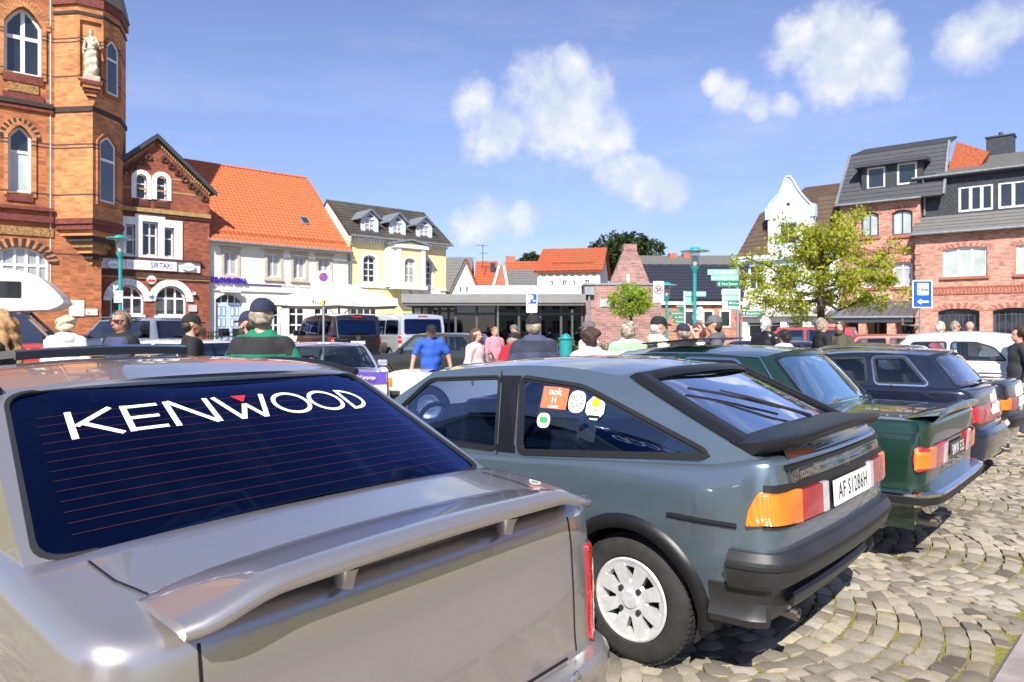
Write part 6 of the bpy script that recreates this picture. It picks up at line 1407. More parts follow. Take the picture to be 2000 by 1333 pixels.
    F.window(bw, .28, (.5,), (.30, .66), rec=.12, fw=.06, bar=.055, out=out, hole=False, gm=WC, surround=WHITE, sw=.14)
    for xo, xi in ((r[0], xl), (r[2], r[2]+(r[0]-xl))):
        mb = MB(); mb.add([(xo, -out, zb), (xo, -out, zt), (xi, 0, zt), (xi, 0, zb)], [(0, 1, 2, 3)]); mb.build('bay_cheek', WHITE, bay)
    for x in (r[0]+.16, r[2]-.16): F.box('pilaster', x-.17, x+.17, -out-.06, -out+.0, zb, zt, WHITE, bay)
    F.box('bay_cornice', r[0]-.25, r[2]+.25, -out-.14, .3, zt, zt+.26, WHITE, bay); F.box('bay_sill', r[0]-.15, r[2]+.15, -out-.12, .1, zb-.16, zb+.10, WHITE, bay)
    zp = F.xz(806, 470, out)[1]; xm = (r[0]+r[2])/2; zt2 = zt+.26
    mb = MB(); add_panel(mb, [(r[0]-.1, zt2), (r[2]+.1, zt2), (xm, zp-.12)], (), F.g, out-.2, out); mb.build('pediment', PLAST_Y, bay)
    for sg in (-1, 1):
        xe = r[0]-.4 if sg < 0 else r[2]+.4; mb = MB(); V = [(xe, -out-.2, zt2-.04), (xm, -out-.2, zp-.04), (xm, .3, zp-.04), (xe, .3, zt2-.04)]; mb.add(V+[(a, b, c+.14) for a, b, c in V], [(0,1,2,3),(7,6,5,4),(0,4,5,1),(1,5,6,2),(2,6,7,3),(3,7,4,0)]); mb.build('bay_roof', ZINC, bay)
    zc = F.xz(720, 559)[1]; F.box('string_course', 0, W, -.08, .01, zc-.12, zc+.06, WHITE)
    for b, tx in (((783, 562, 817, 576), ''), ((826, 564, 859, 574), 'Sanitätshaus')):
        q = F.rect(*b); o = F.slab('shop_sign', [(q[0], q[1]), (q[2], q[1]), (q[2], q[3]), (q[0], q[3])], 0, .08, simple('sign_white', (.82, .82, .82), .3))
        if tx: mb = MB(); add_text(mb, tx, ((q[0]+q[2])/2, -.085, (q[1]+q[3])/2), (1, 0, 0), (0, 0, 1), .2, width=(q[2]-q[0])*.7); mb.build('lettering', simple('sign_pale_blue', (.55, .55, .75), .5), o)
        else:
            xm = (q[0]+q[2])/2; F.slab('emblem', [(xm-.12, q[3]-.30), (xm+.05, q[3]-.1), (xm+.05, q[3]-.22), (xm-.05, q[3]-.36)], .08, .085, simple('red_vinyl', (.62, .02, .03), .5), parent=o); F.slab('emblem', [(xm-.02, q[3]-.46), (xm+.15, q[3]-.26), (xm+.15, q[3]-.38), (xm+.03, q[3]-.52)], .08, .085, simple('sign_blue', (.04, .05, .30), .5), parent=o)
yellow_house()
# ------------------------------------------------------------------ right-hand buildings
PINK_B = brick_mat('pale_red_brick', (.42, .155, .10), (.52, .22, .15), (.55, .42, .36), .24, .075, .012, .35)
DARK_TR = simple('red_brick_trim', (.40, .13, .085), .85, noise=.3, nscale=9, bump=.3, bscale=14)
SLATE = simple('slate_cladding', (.035, .04, .048), .55, noise=.3, nscale=6, bump=.4, bscale=5)
def corner_shop():
    F = Facade('brick_corner_building', 'pale red brick building at the right edge with slate clad dormer storey and arched shopfronts', 1788, 42.0, -40)
    W = F.xz(2260, 500)[0]; zg = .4; ze = F.xz(1900, 449)[1]; fr = simple('dark_blue_frame', (.05, .06, .09), .5)
    b1, b2 = F.rect(1841, 483, 1928, 540), F.rect(1985, 478, 2080, 536); dz = b1[1]; b2 = (b2[0], dz, b2[2], b1[3])
    for b in (b1, b2):
        F.window(b, .10, (.36, .66), (), rec=.12, fw=.10, bar=.13, gm=WB); F.box('sill', b[0]-.12, b[2]+.12, -.12, .05, b[1]-.16, b[1]-.004, DARK_TR)
        F.voussoirs((b[0]-.05, b[1], b[2]+.05, b[3]+.02), .10, .24, (DARK_TR, PINK_B), 25, out=.01)
    g1, g2 = F.rect(1832, 603, 1913, 680), F.rect(1939, 600, 2030, 680); g2 = (g2[0], .9, g2[2], g1[3]); g1 = (g1[0], .9, g1[2], g1[3])
    for b in (g1, g2):
        F.window(b, .16, (.13, .27, .41, .5, .59, .73, .87), (.80,), rec=.25, fw=.12, bar=.05, fm=fr)
        F.voussoirs(b, .16, .32, (DARK_TR, PINK_B), 21, out=.012)
    F.wall([(0, zg), (W, zg), (W, ze), (0, ze)], PINK_B, .4); F.box('side_wall', 0, .4, .4, 9, zg, ze, PINK_B)
    # frieze
    zf = F.xz(1900, 566)[1]; F.box('frieze_band', -.03, W, -.05, .01, zf-.24, zf-.16, DARK_TR); F.box('frieze_band', -.03, W, -.05, .01, zf+.14, zf+.20, DARK_TR)
    for k in range(40): F.box('frieze_brick', .03+k*.17, .03+k*.17+.09, -.045, .01, zf-.155, zf+.135, DARK_TR)
    for k in range(9): F.box('quoin', -.03, .30, -.04, .01, 1.0+k*.62, 1.3+k*.62, PINK_B)
    # lean-to tile band, slate storey, upper roof
    out = -.9; zs = F.xz(1900, 417, out)[1]
    tile_roof(F, (-.15, -.35, ze-.05), (W, -.35, ze-.05), (W, .9, zs), (-.15, .9, zs), GREY_T, cw=.3, rh=.3, amp=.02, flat=True)
    mb = MB(); mb.tube([(-.2, -.42, ze-.08), (W, -.42, ze-.08)], .075, 8); mb.build('gutter', ZINC, F.root, smooth=50)
    d1, d2 = F.rect(1872, 362, 1940, 412, out), F.rect(1950, 354, 2035, 407, out); d2 = (d2[0], d1[1], d2[2], d1[3]); zt = F.xz(1900, 342, out)[1]
    hs = [arch_poly(*d) for d in (d1, d2)]
    F.slab('slate_storey', [(-.1, zs-.4), (W, zs-.4), (W, zt), (-.1, zt)], out-.25, out, SLATE, holes=[grow(h, .004) for h in hs])
    for d in (d1, d2): F.window(d, 0, (.35, .67), (), rec=.05, fw=.11, bar=.15, out=out, hole=False)
    # diamond shingles on the slate storey
    mb = MB()
    for j in range(int((zt-zs)/.16)+3):
        for i in range(int(W/.26)):
            x = i*.26+(j % 2)*.13; z = zs-.1+j*.15
            if any(h[0][0]-.16 < x < h[1][0]+.16 and h[0][1]-.16 < z < h[2][1]+.16 for h in hs) or z > zt-.12: continue
            mb.add([F.g(x-.13, z, out+.006), F.g(x, z-.15, out+.022), F.g(x+.13, z, out+.006), F.g(x, z+.15, out+.004)], [(0, 1, 2, 3)])
    tag(mb.build('shingles', SLATE, F.root), kind='stuff')
    F.box('eaves_board', -.3, W, .55, .95, zt-.02, zt+.16, ANTH)
    mb = MB(); mb.tube([(-.3, .50, zt+.12), (W, .50, zt+.12)], .075, 8); mb.tube([(.25, .52, zt+.10), (.32, .8, zt-.35), (.32, .82, zs+.1)], .055, 8); mb.build('gutter', ZINC, F.root, smooth=50)
    zr = F.xz(1960, 300, -4.0)[1]; tile_roof(F, (.9, .45, zt+.15), (W, .45, zt+.15), (W, 4.2, zr), (.9, 4.2, zr), GREY_T, cw=.32, rh=.34, amp=.02, flat=True)
    # party gable in brick and slate-hung chimney
    P = [F.xz(1848, 345, -1.5), F.xz(1905, 340, -1.5), F.xz(1932, 297, -1.5), F.xz(1868, 277, -1.5)]; F.slab('party_wall', P, -2.2, -1.5, simple('orange_red_brick', (.40, .10, .04), .85, noise=.3, nscale=8))
    c = F.rect(1926, 267, 1980, 320, -4.4); ch = F.box('chimney', c[0], c[2], 4.4, 5.4, c[1]-1, c[3], SLATE); F.box('chimney_cap', c[0]-.06, c[2]+.06, 4.34, 5.46, c[3], c[3]+.08, ANTH, ch); mb = MB(); mb.tube([((c[0]+c[2])/2, 4.9, c[3]), ((c[0]+c[2])/2, 4.9, c[3]+.35)], .12, 10); mb.build('chimney_pot', ANTH, ch)
    return F
corner_shop()
def mansard_house():
    F = Facade('brick_mansard_house', 'pale red brick house with dark mansard roof, wide dormer and porch with standing seam roof', 1640, 45.1, -39)
    W = F.xz(1797, 480)[0]; zg = .4; ze = F.xz(1715, 394)[1]; fr = simple('dark_blue_frame', (.05, .06, .09), .5)
    for b in ((1682, 415, 1716, 462), (1742, 410, 1782, 459)):
        r = F.rect(*b); F.window(r, .18, (.5,), (), rec=.14, fw=.09, bar=.07, fm=fr, gm=WB); F.voussoirs(r, .18, .24, (DARK_TR, PINK_B), 15, out=.012); F.box('sill', r[0]-.12, r[2]+.12, -.1, .05, r[1]-.18, r[1]-.004, DARK_TR)
    for b in ((1682, 516, 1716, 562), (1744, 512, 1782, 560)):
        r = F.rect(*b); F.window(r, .12, (.5,), (.75,), rec=.14, fw=.09, gm=WC); F.voussoirs(r, .12, .24, (DARK_TR, PINK_B), 15, out=.012); F.box('sill', r[0]-.12, r[2]+.12, -.1, .05, r[1]-.16, r[1]-.004, DARK_TR)
    for k in range(3):
        r = (.5+k*1.5, .9, 1.5+k*1.5, 2.9); F.window(r, 0, (.5,), (), rec=.2, fw=.1, fm=ANTH)
    F.wall([(0, zg), (W, zg), (W, ze), (0, ze)], PINK_B, .4); F.box('side_wall', 0, .4, .4, 8, zg, ze, PINK_B); F.box('side_wall', W-.4, W, .4, 8, zg, ze, PINK_B)
    zf = F.xz(1760, 487)[1]; F.box('frieze_band', .05, W-.02, -.05, .01, zf-.2, zf-.13, DARK_TR)
    for k in range(int((W-.1)/.17)): F.box('frieze_brick', .05+k*.17, .05+k*.17+.09, -.045, .01, zf-.125, zf+.12, DARK_TR)
    # mansard
    y1 = 1.7; zm = F.xz(1770, 291, -y1)[1]
    tile_roof(F, (-.2, -.35, ze-.05), (W+1.25, -.35, ze-.05), (W+1.25, y1, zm), (.15, y1, zm), ANTH_T, cw=.33, rh=.33, amp=.02, flat=True)
    tile_roof(F, (.1, y1, zm+.02), (W+1.25, y1, zm+.02), (W+1.25, 5, zm+1.1), (.4, 5, zm+1.1), ANTH_T, cw=.4, rh=.4, amp=.02, flat=True)
    mb = MB(); mb.add([(-.2, -.35, ze-.05), (.15, y1, zm), (.15, 7, zm), (-.2, 8, ze-.05)], [(0, 1, 2, 3)]); mb.build('roof_side', ANTH_T, F.root)
    for x in (0.02, W+1.25): 
        mb = MB(); mb.tube([(x-.15 if x < 1 else x, -.40, ze), (x+.15 if x < 1 else x, y1, zm+.1)], .09, 6); mb.build('verge_board', ZINC, F.root)
    mb = MB(); mb.tube([(-.2, -.42, ze-.06), (W+.1, -.42, ze-.06)], .07, 8); mb.build('gutter', ZINC, F.root, smooth=50)
    out = -.15; d = F.rect(1683, 322, 1802, 366, out); hs = [F.rect(1693, 327, 1729, 369, out), F.rect(1752, 318, 1791, 360, out)]
    dm = F.slab('dormer', [(d[0], d[1]), (d[2], d[1]), (d[2], d[3]), (d[0], d[3])], out-.2, out, SLATE, holes=[grow(arch_poly(*h), .004) for h in hs])
    for h in hs: F.window(h, 0, (), (), rec=.04, fw=.10, out=out, hole=False)
    F.box('dormer_cheek', d[0], d[0]+.1, .35, 2.6, d[1], d[3], SLATE, dm); F.box('dormer_cheek', d[2]-.1, d[2], .35, 2.6, d[1], d[3], SLATE, dm); F.box('dormer_roof', d[0]-.35, d[2]+.3, -.25, 2.8, d[3], d[3]+.20, ANTH, dm)
    # signboard and porch
    r = F.rect(1675, 574, 1742, 586); sb = F.slab('signboard', [(r[0], r[1]), (r[2], r[1]), (r[2], r[3]), (r[0], r[3])], 0, .06, simple('cream_board', (.62, .52, .36), .7)); mb = MB(); add_text(mb, 'Die Blume', ((r[0]+r[2])/2, -.065, (r[1]+r[3])/2), (1, 0, 0), (0, 0, 1), .3, width=(r[2]-r[0])*.6); mb.build('lettering', simple('brown_ink', (.12, .07, .04), .6), sb)
    zt, zl = F.xz(1710, 590)[1], F.xz(1700, 619, 2.6)[1]; dpt = 2.6
    seam = simple('seam_roof', (.16, .175, .19), .42, .6, noise=.15, nscale=4)
    mb = MB(); V = [(-.3, -dpt, zl), (W+.1, -dpt, zl), (W+.1, 0, zt), (.2, 0, zt)]; mb.add(V+[(a, b, c-.08) for a, b, c in V], [(0,1,2,3),(7,6,5,4),(0,4,5,1),(1,5,6,2),(2,6,7,3),(3,7,4,0)]); pr = mb.build('porch_roof', seam, F.root)
    for k in range(12):
        x = -.1+k*(W+.1)/11; mb = MB(); n = Vector((0, -(zt-zl), dpt)).normalized(); mb.tube([(x-.1*(1 if k == 0 else 0), -dpt, zl+.03), (x+.05, 0, zt+.03)], .03, 5); mb.build('standing_seam', seam, pr)
    F.box('porch_beam', -.25, W+.05, -dpt-.04, -dpt+.14, zl-.34, zl-.09, ANTH, pr)
    mb = MB(); mb.tube([(-.3, -dpt-.08, zl-.02), (W+.1, -dpt-.08, zl-.04)], .07, 8); mb.tube([(W-.45, -dpt-.08, zl-.05), (W-.45, -dpt+.0, zl-.45), (W+.02, -.5, zl-.55)], .05, 8); mb.build('gutter', ZINC, pr, smooth=50)
    for x in (.0, W*.38, W*.72): F.box('porch_pier', x, x+.42, -dpt+.02, -dpt+.40, zg, zl-.342, PINK_B)
mansard_house()
def white_gable():
    F = Facade('white_gable_house', 'white house with curved gable, pale blue trim and brown roof behind the street tree', 1450, 49.1, -39)
    W = F.xz(1640, 520)[0]; zg = .4; bt = simple('pale_blue_trim', (.42, .58, .72), .6)
    ol = [(1500, 520), (1500, 408), (1503, 398), (1511, 390), (1520, 380), (1527, 368), (1532, 352), (1537, 345), (1543, 345), (1549, 352), (1556, 366), (1568, 382), (1577, 392), (1583, 398), (1588, 400), (1588, 520)]
    P = [F.xz(x, y) for x, y in ol]; ze = F.xz(1475, 500)[1]; xg0, xg1 = P[0][0], P[-1][0]; zgb = P[0][1]
    w = F.rect(1521, 436, 1556, 478); F.window(w, 0, (.5,), (), rec=.12, fw=.1, surround=bt, sw=.18)
    w2 = [(F.rect(a, 520, b, 566)) for a, b in ((1462, 1490), (1520, 1556), (1590, 1620))]
    for q in w2: F.window(q, 0, (.5,), (.7,), rec=.12, fw=.09, surround=bt, sw=.12)
    for a, b in ((1459, 1488), (1500, 1524), (1536, 1567), (1584, 1604)):
        q = F.rect(a, 629, b, 690); F.window((q[0], 1.0, q[2], q[3]), 0, (), (.78,), rec=.25, fw=.08)
    poly = [(0, zg), (W, zg), (W, ze), (xg1, ze)]+[(x, z) for x, z in P[::-1][1:-1]]+[(xg0, ze), (0, ze)]
    rw = F.xz(1539, 400); circ = [(rw[0]+.14*math.cos(a), rw[1]+.14*math.sin(a)) for a in np.linspace(0, 2*math.pi, 17)[:-1]]; F.holes.append(circ)
    F.wall(poly, PLAST_P, .4); F.slab('round_window', circ, -.2, -.12, simple('round_pane', (.10, .14, .12), .2))
    tr = P[1:-1]; mb = MB(); mb.tube([F.g(x, z, .03) for x, z in tr], .07, 8); mb.build('gable_coping', bt, F.root, smooth=50)
    for x, z in (P[1], P[-2]): F.box('gable_shoulder', x-.16, x+.16, -.10, .4, z-.75, z+.05, bt)
    zt = F.xz(1495, 422, -1.2)[1]
    tile_roof(F, (-.3, -.3, ze), (xg0, -.3, ze), (xg0, 1.3, zt+.6), (.75, 1.3, zt+.2), BROWN_T, cw=.33, rh=.33, amp=.02, flat=True)
    mb = MB(); mb.add([(-.3, -.3, ze), (.75, 1.3, zt+.2), (.75, 6, zt+.2), (-.3, 7, ze)], [(0, 1, 2, 3)]); mb.build('roof_side', BROWN_T, F.root)
    tile_roof(F, (xg1, -.3, ze), (W+.1, -.3, ze), (W+.1, 1.3, zt+.9), (xg1, 1.3, zt+.9), BROWN_T, cw=.33, rh=.33, amp=.02, flat=True)
    zr = F.xz(1600, 362, -4)[1]; tile_roof(F, (xg0, 1.3, zt+.3), (W+.3, 1.3, zt+.3), (W+.3, 4.2, zr), (xg0+1.2, 4.2, zr), BROWN_T, cw=.33, rh=.33, amp=.02, flat=True)
    F.box('cornice', -.25, W, -.28, .01, ze-.22, ze-.01, WHITE); F.box('cornice', -.2, W, -.26, .01, ze-.40, ze-.225, bt)
    zc = F.xz(1540, 611)[1]; F.box('shop_cornice', -.1, W, -.35, .01, zc-.25, zc+.12, simple('grey_fascia', (.42, .40, .38), .7)); F.box('side_wall', 0, .4, .4, 8, zg, ze, PLAST_P)
white_gable()

# ------------------------------------------------------------------ middle distance
def pavilion():
    F = Facade('glass_pavilion', 'flat roofed glass pavilion cafe with grey fascia and brick end wall', 890, 32.0, 0)
    W = F.xz(1137, 600)[0]; zg = .3; zf0, zf1 = F.xz(1000, 598)[1], F.xz(1000, 576)[1]; gr = simple('fascia_grey', (.20, .20, .195), .6, noise=.1, nscale=2); fr = simple('frame_dark', (.06, .065, .07), .5); xl = F.xz(788, 580)[0]
    F.box('fascia', xl, W+.1, -.6, 9, zf0+.12, zf1, gr); F.box('soffit', xl+.05, W+.05, -.55, 8.9, zf0, zf0+.118, simple('soffit_dark', (.10, .10, .10), .7))
    z2 = F.xz(1030, 560)[1]; F.box('roof_box', F.xz(922, 570)[0], W+.05, .8, 8, zf1, z2+.1, simple('roof_box', (.50, .48, .44), .7, noise=.1, nscale=1))
    # glazing: posts and panes
    g = thin_glass('pavilion_glass', (.35, .40, .40)); xs = np.linspace(0, W, 7)
    for i, x in enumerate(xs): F.box('post', x-.05, x+.05, -.05, .08, zg, zf0, fr)
    for i in range(6):
        F.box('pane', xs[i]+.055, xs[i+1]-.055, .0, .015, zg, zf0, g)
    F.box('rail', 0, W, -.02, .05, zg+1.9, zg+2.0, fr)
    xs = np.linspace(xl+.3, 0, 6)
    for x in xs[:-1]: F.box('post', x-.05, x+.05, .95, 1.05, zg, zf0, fr)
    for i in range(5): F.box('pane', xs[i]+.055, xs[i+1]-.055, .98, 1.0, zg, zf0, g)
    wood = simple('wood_door', (.16, .075, .035), .6); x0, _ = F.xz(843, 620); F.box('door_frame', x0, x0+.12, .9, 1.1, zg, zf0-.15, wood); F.box('door_frame', x0+1.0, x0+1.2, .9, 1.1, zg, zf0-.15, wood); F.box('door_frame', x0, x0+1.2, .9, 1.1, zf0-.25, zf0-.15, wood)
    F.box('back_wall', xl+.2, W, 6, 6.2, zg, zf0, simple('interior_warm', (.10, .075, .055), .8, noise=.6, nscale=1.5)); F.box('floor_slab', xl, W, 0, 6, zg-.2, zg+.02, simple('floor_dark', (.08, .075, .07), .7))
    for k in range(7): F.box('interior_block', xl+1+k*1.15, xl+1.5+k*1.15, 2.5, 3.2, zg, zg+.75, simple('interior_red', (.22, .03, .03), .6) if k % 2 else simple('interior_pale', (.4, .4, .36), .7))
    x, _ = F.xz(977, 600); mb = MB(); mb.tube([(x, -.5, zf1-.1), (x-.1, -.35, zf0-.1), (x-.1, -.1, zf0-.4), (x-.1, -.1, zg)], .05, 8); mb.build('downpipe', ZINC, F.root, smooth=50)
    # brick end
    BB = brick_mat('plum_brick', (.25, .105, .09), (.33, .15, .13), (.36, .29, .26), .24, .075, .012, .35)
    xb = F.xz(1292, 600)[0]; zt = F.xz(1200, 557)[1]; v = F.rect(1172, 585, 1203, 600)
    F.slab('brick_wall', [(W+.12, zg), (xb, zg), (xb, zt), (W+.12, zt)], -6, .0, BB, holes=()); 
    ve = F.slab('vent', [(v[0], v[1]), (v[2], v[1]), (v[2], v[3]), (v[0], v[3])], 0, .05, WHITE)
    for k in range(6): z = v[1]+.03+k*(v[3]-v[1]-.06)/6; F.box('louvre', v[0]+.04, v[2]-.04, -.075, -.05, z, z+.03, simple('disc_grey', (.5, .48, .47), .6), ve)
    F.box('parapet', W+.1, xb+.03, -.05, 6.05, zt, zt+.08, ZINC); mb = MB(); mb.tube([(W+.3, -.12, zt-.1), (W+.3, -.12, zg)], .06, 8); mb.build('downpipe', ZINC, F.root, smooth=50); F.box('rain_hopper', W+.1, W+.5, -.25, -.01, zt-.45, zt-.1, ZINC)
    return F, BB
PAV, PLUM = pavilion()
def gable_brick():
    F = Facade('brick_gable_house', 'plum brick gable with chimney and blue black tiled roof behind the small round tree', 1189, 38.0, 3)
    b0 = F.xz(1189, 560); ap = F.xz(1231, 490); b1 = F.xz(1277, 572); zg = .5
    F.wall([(0, zg), (b1[0], zg), (b1[0], b1[1]), (ap[0]+.35, ap[1]), (ap[0]-.35, ap[1]), (0, b0[1])], PLUM, .4)
    F.box('chimney_stub', ap[0]-.35, ap[0]+.35, -.03, .5, ap[1], ap[1]+.35, PLUM)
    ow = F.rect(1224, 536, 1229, 552); F.box('slit_window', ow[0], ow[2], -.02, .02, ow[1], ow[3], WHITE)
    # slope facing the camera, to the right of the gable
    p = [F.xz(1277, 586, .0), F.xz(1400, 588, .0), F.xz(1447, 524, -3.2), F.xz(1254, 517, -3.2)]
    tile_roof(F, (p[0][0], -.1, p[0][1]), (p[1][0]+1.4, -.1, p[0][1]), (p[2][0]+.5, 3.2, p[3][1]), (p[3][0], 3.2, p[3][1]), BLUE_T, cw=.28, rh=.34, amp=.04)
    wx = F.xz(1450, 620)[0]; F.slab('front_wall', [(b1[0], zg), (wx, zg), (wx, p[0][1]-.1), (b1[0], p[0][1]-.1)], -.35, 0, brick_mat('rust_brick', (.32, .12, .07), (.40, .16, .10), (.36, .26, .2), .24, .075, .012, .3))
    F.box('eaves_board', b1[0], p[1][0]+1.4, -.2, .02, p[0][1]-.26, p[0][1]-.10, PLAST_W); F.box('rear_wall', 0, wx, 6.2, 6.5, zg, p[0][1], PLUM)
    tile_roof(F, (p[2][0]+.5, 6.6, p[0][1]), (p[3][0], 6.6, p[0][1]), (p[3][0], 3.2, p[3][1]), (p[2][0]+.5, 3.2, p[3][1]), BLUE_T, cw=.6, rh=.6, amp=.04)
    for px in (1335, 1372, 1405):
        r = F.rect(px, 606, px+22, 640); w = F.box('window', r[0], r[2], -.04, .02, r[1], r[3], WHITE); F.box('pane', r[0]+.08, r[2]-.08, -.05, -.041, r[1]+.08, r[3]-.08, WG, w)
gable_brick()
def far_house(name, label, Y, wall_px, zroof, wallm, roofm, a=0, depth=7, win=(), cw=.4):
    """gabled house whose long side faces the square: wall_px=(x0,x1,y_eave,y_base); zroof=(ridge row, setback)"""
    x0, x1, ye, yb = wall_px; F = Facade(name, label, x0, Y, a); W = F.xz(x1, ye)[0]; ze = F.xz((x0+x1)/2, ye)[1]; zr = F.xz((x0+x1)/2, zroof, -depth/2)[1]
    for w in win: F.window(F.rect(*w), 0, (.5,), (), rec=.1, fw=.08)
    F.wall([(0, .5), (W, .5), (W, ze), (0, ze)], wallm, .3)
    for x in (0, W-.3):
        mb = MB(); mb.add([(x, .3, .5), (x+.3, .3, .5), (x+.3, depth, .5), (x, depth, .5), (x, .3, ze), (x+.3, .3, ze), (x+.3, depth, ze), (x, depth, ze), (x, depth/2, zr-.1), (x+.3, depth/2, zr-.1)], [(1, 2, 6, 9, 5), (3, 0, 4, 8, 7), (4, 5, 9, 8), (6, 7, 8, 9)]); mb.build('gable_wall', wallm, F.root)
    tile_roof(F, (-.2, -.3, ze-.1), (W+.2, -.3, ze-.1), (W+.2, depth/2, zr), (-.2, depth/2, zr), roofm, cw=cw, rh=.4, amp=.035)
    tile_roof(F, (W+.2, depth+.3, ze-.1), (-.2, depth+.3, ze-.1), (-.2, depth/2, zr), (W+.2, depth/2, zr), roofm, cw=.8, rh=.8, amp=.03)
    return F, W, ze, zr
F, W, ze, zr = far_house('beige_red_roof_house', 'beige house with mossy red tiled roof and row of small windows behind the pavilion', 46, (1050, 1172, 527, 560), 486, PLAST_W, RED_T, a=-12, depth=6.5, win=[(1075, 549, 1086, 560), (1097, 548, 1108, 560), (1118, 548, 1129, 560), (1141, 547, 1152, 560)])
for k in range(9): F.box('pilaster', .1+k*(W-.3)/8, .25+k*(W-.3)/8, -.06, .0, ze-1.1, ze-.15, WHITE)
mb = MB(); mb.tube([(W*.2, .6, ze+.55), (W*.9, .6, ze+.55)], .04, 6); mb.build('snow_guard', RED_T, F.root)
F, W, ze, zr = far_house('red_roof_house', 'low house with long red tiled roof, skylight and brick chimney left of the beige house', 56, (930, 1050, 566, 580), 511, PLAST_P, RED_T, depth=7)
c = F.rect(988, 501, 1006, 513, -3.5); F.box('chimney', c[0], c[2], 3.3, 4.1, c[1]-1.0, c[3], DARK_TR); sk = F.rect(958, 515, 968, 532, -2.3); mb = MB(); mb.box(sk[0], 1.9, sk[1], sk[2], 2.2, sk[3]); mb.build('skylight', WG, F.root)
F = Facade('white_gable_cottage', 'small white gabled cottage with dark roof between the yellow house and the red roof', 872, 54, 4); P = [F.xz(879, 575), F.xz(936, 575), F.xz(910, 507)]; F.slab('wall', [(P[0][0], .5), (P[1][0], .5), P[1], P[2], P[0]], -6, 0, PLAST_P)
for a_, b_ in ((896, 902), (909, 915)): r = F.rect(a_, 559, b_, 572); w = F.box('window', r[0], r[2], -.04, .01, r[1], r[3], WHITE); F.box('pane', r[0]+.06, r[2]-.06, -.05, -.041, r[1]+.06, r[3]-.06, WG, w)
tile_roof(F, (P[0][0]-.1, 8, P[0][1]), (P[0][0]-.1, -.2, P[0][1]), (P[2][0], -.2, P[2][1]+.1), (P[2][0], 8, P[2][1]+.1), GREY_T, cw=.5, rh=.5); tile_roof(F, (P[1][0]+.1, -.2, P[1][1]), (P[1][0]+.1, 8, P[1][1]), (P[2][0], 8, P[2][1]+.1), (P[2][0], -.2, P[2][1]+.1), RED_T, cw=.5, rh=.5)
far_house('grey_slate_house', 'grey roofed house glimpsed behind the yellow house', 60, (850, 915, 575, 590), 503, GREY_T, GREY_T, depth=7)
far_house('grey_annex', 'low grey roofed annex right of the small stepped brick gable', 52, (990, 1046, 562, 575), 527, GREY_T, GREY_T, depth=5)
F = Facade('stepped_brick_gable', 'small red brick gable with white edging in front of the red roof', 962, 50, 0); P = [F.xz(962, 565), F.xz(992, 565), F.xz(984, 520), F.xz(975, 520)]; F.slab('wall', P, -3, 0, DARK_TR)
for a_, b_ in ((P[0], P[3]), (P[1], P[2])): mb = MB(); mb.tube([F.g(*a_, .05), F.g(*b_, .05)], .10, 6); mb.build('coping', WHITE, F.root)
F.box('gable_top', P[3][0]-.1, P[2][0]+.1, -.05, .4, P[2][1], P[2][1]+.35, ZINC)
F, W, ze, zr = far_house('dark_roof_house', 'long dark roofed house with brick chimneys beyond the blue black roof', 62, (1225, 1440, 523, 540), 500, PLUM, GREY_T, depth=6)
for px in (1307, 1334):
    c = F.rect(px, 495, px+15, 522, -2.5); F.box('chimney', c[0], c[2], 2.3, 3.1, c[1], c[3], DARK_TR)

# houses on the near side of the square, out of frame: two inferred from reflections, two added for the paintwork to mirror
def side_house(X, Y, a, W, H, wallm, roofm, label):
    F = Facade('side_house', label, 0, Y, a, X=X, group='houses mirrored in the car paint'); n = int(W/1.9)
    for j in range(2):
        for i in range(n): x = .7+i*(W-1.2)/n; F.window((x, 1.0+j*2.9, x+1.0, 2.7+j*2.9), 0, (.5,), (.65,), rec=.1)
    F.wall([(0, 0), (W, 0), (W, H), (0, H)], wallm, .35); F.box('side_wall', 0, .3, .35, 8, 0, H, wallm); F.box('side_wall', W-.3, W, .35, 8, 0, H, wallm)
    tile_roof(F, (-.2, -.4, H-.1), (W+.2, -.4, H-.1), (W+.2, 4, H+3.4), (-.2, 4, H+3.4), roofm, cw=.6, rh=.5); tile_roof(F, (W+.2, 8.4, H-.1), (-.2, 8.4, H-.1), (-.2, 4, H+3.4), (W+.2, 4, H+3.4), roofm, cw=.8, rh=.8)
side_house(27, 16, -90, 11, 6.2, PLAST_P, RED_T, 'white house outside the frame, mirrored in the silver boot lid'); side_house(27, 4.5, -90, 12, 6.6, PLAST_Y, ANTH_T, 'yellow house outside the frame, mirrored in the silver boot lid')
side_house(-14, -16, 180, 11, 6.4, PINK_B, RED_T, 'unseen brick house added behind the viewpoint for the paint to mirror'); side_house(10, -20, 180, 12, 6.0, PLAST_W, BROWN_T, 'unseen cream house added behind the viewpoint for the paint to mirror')
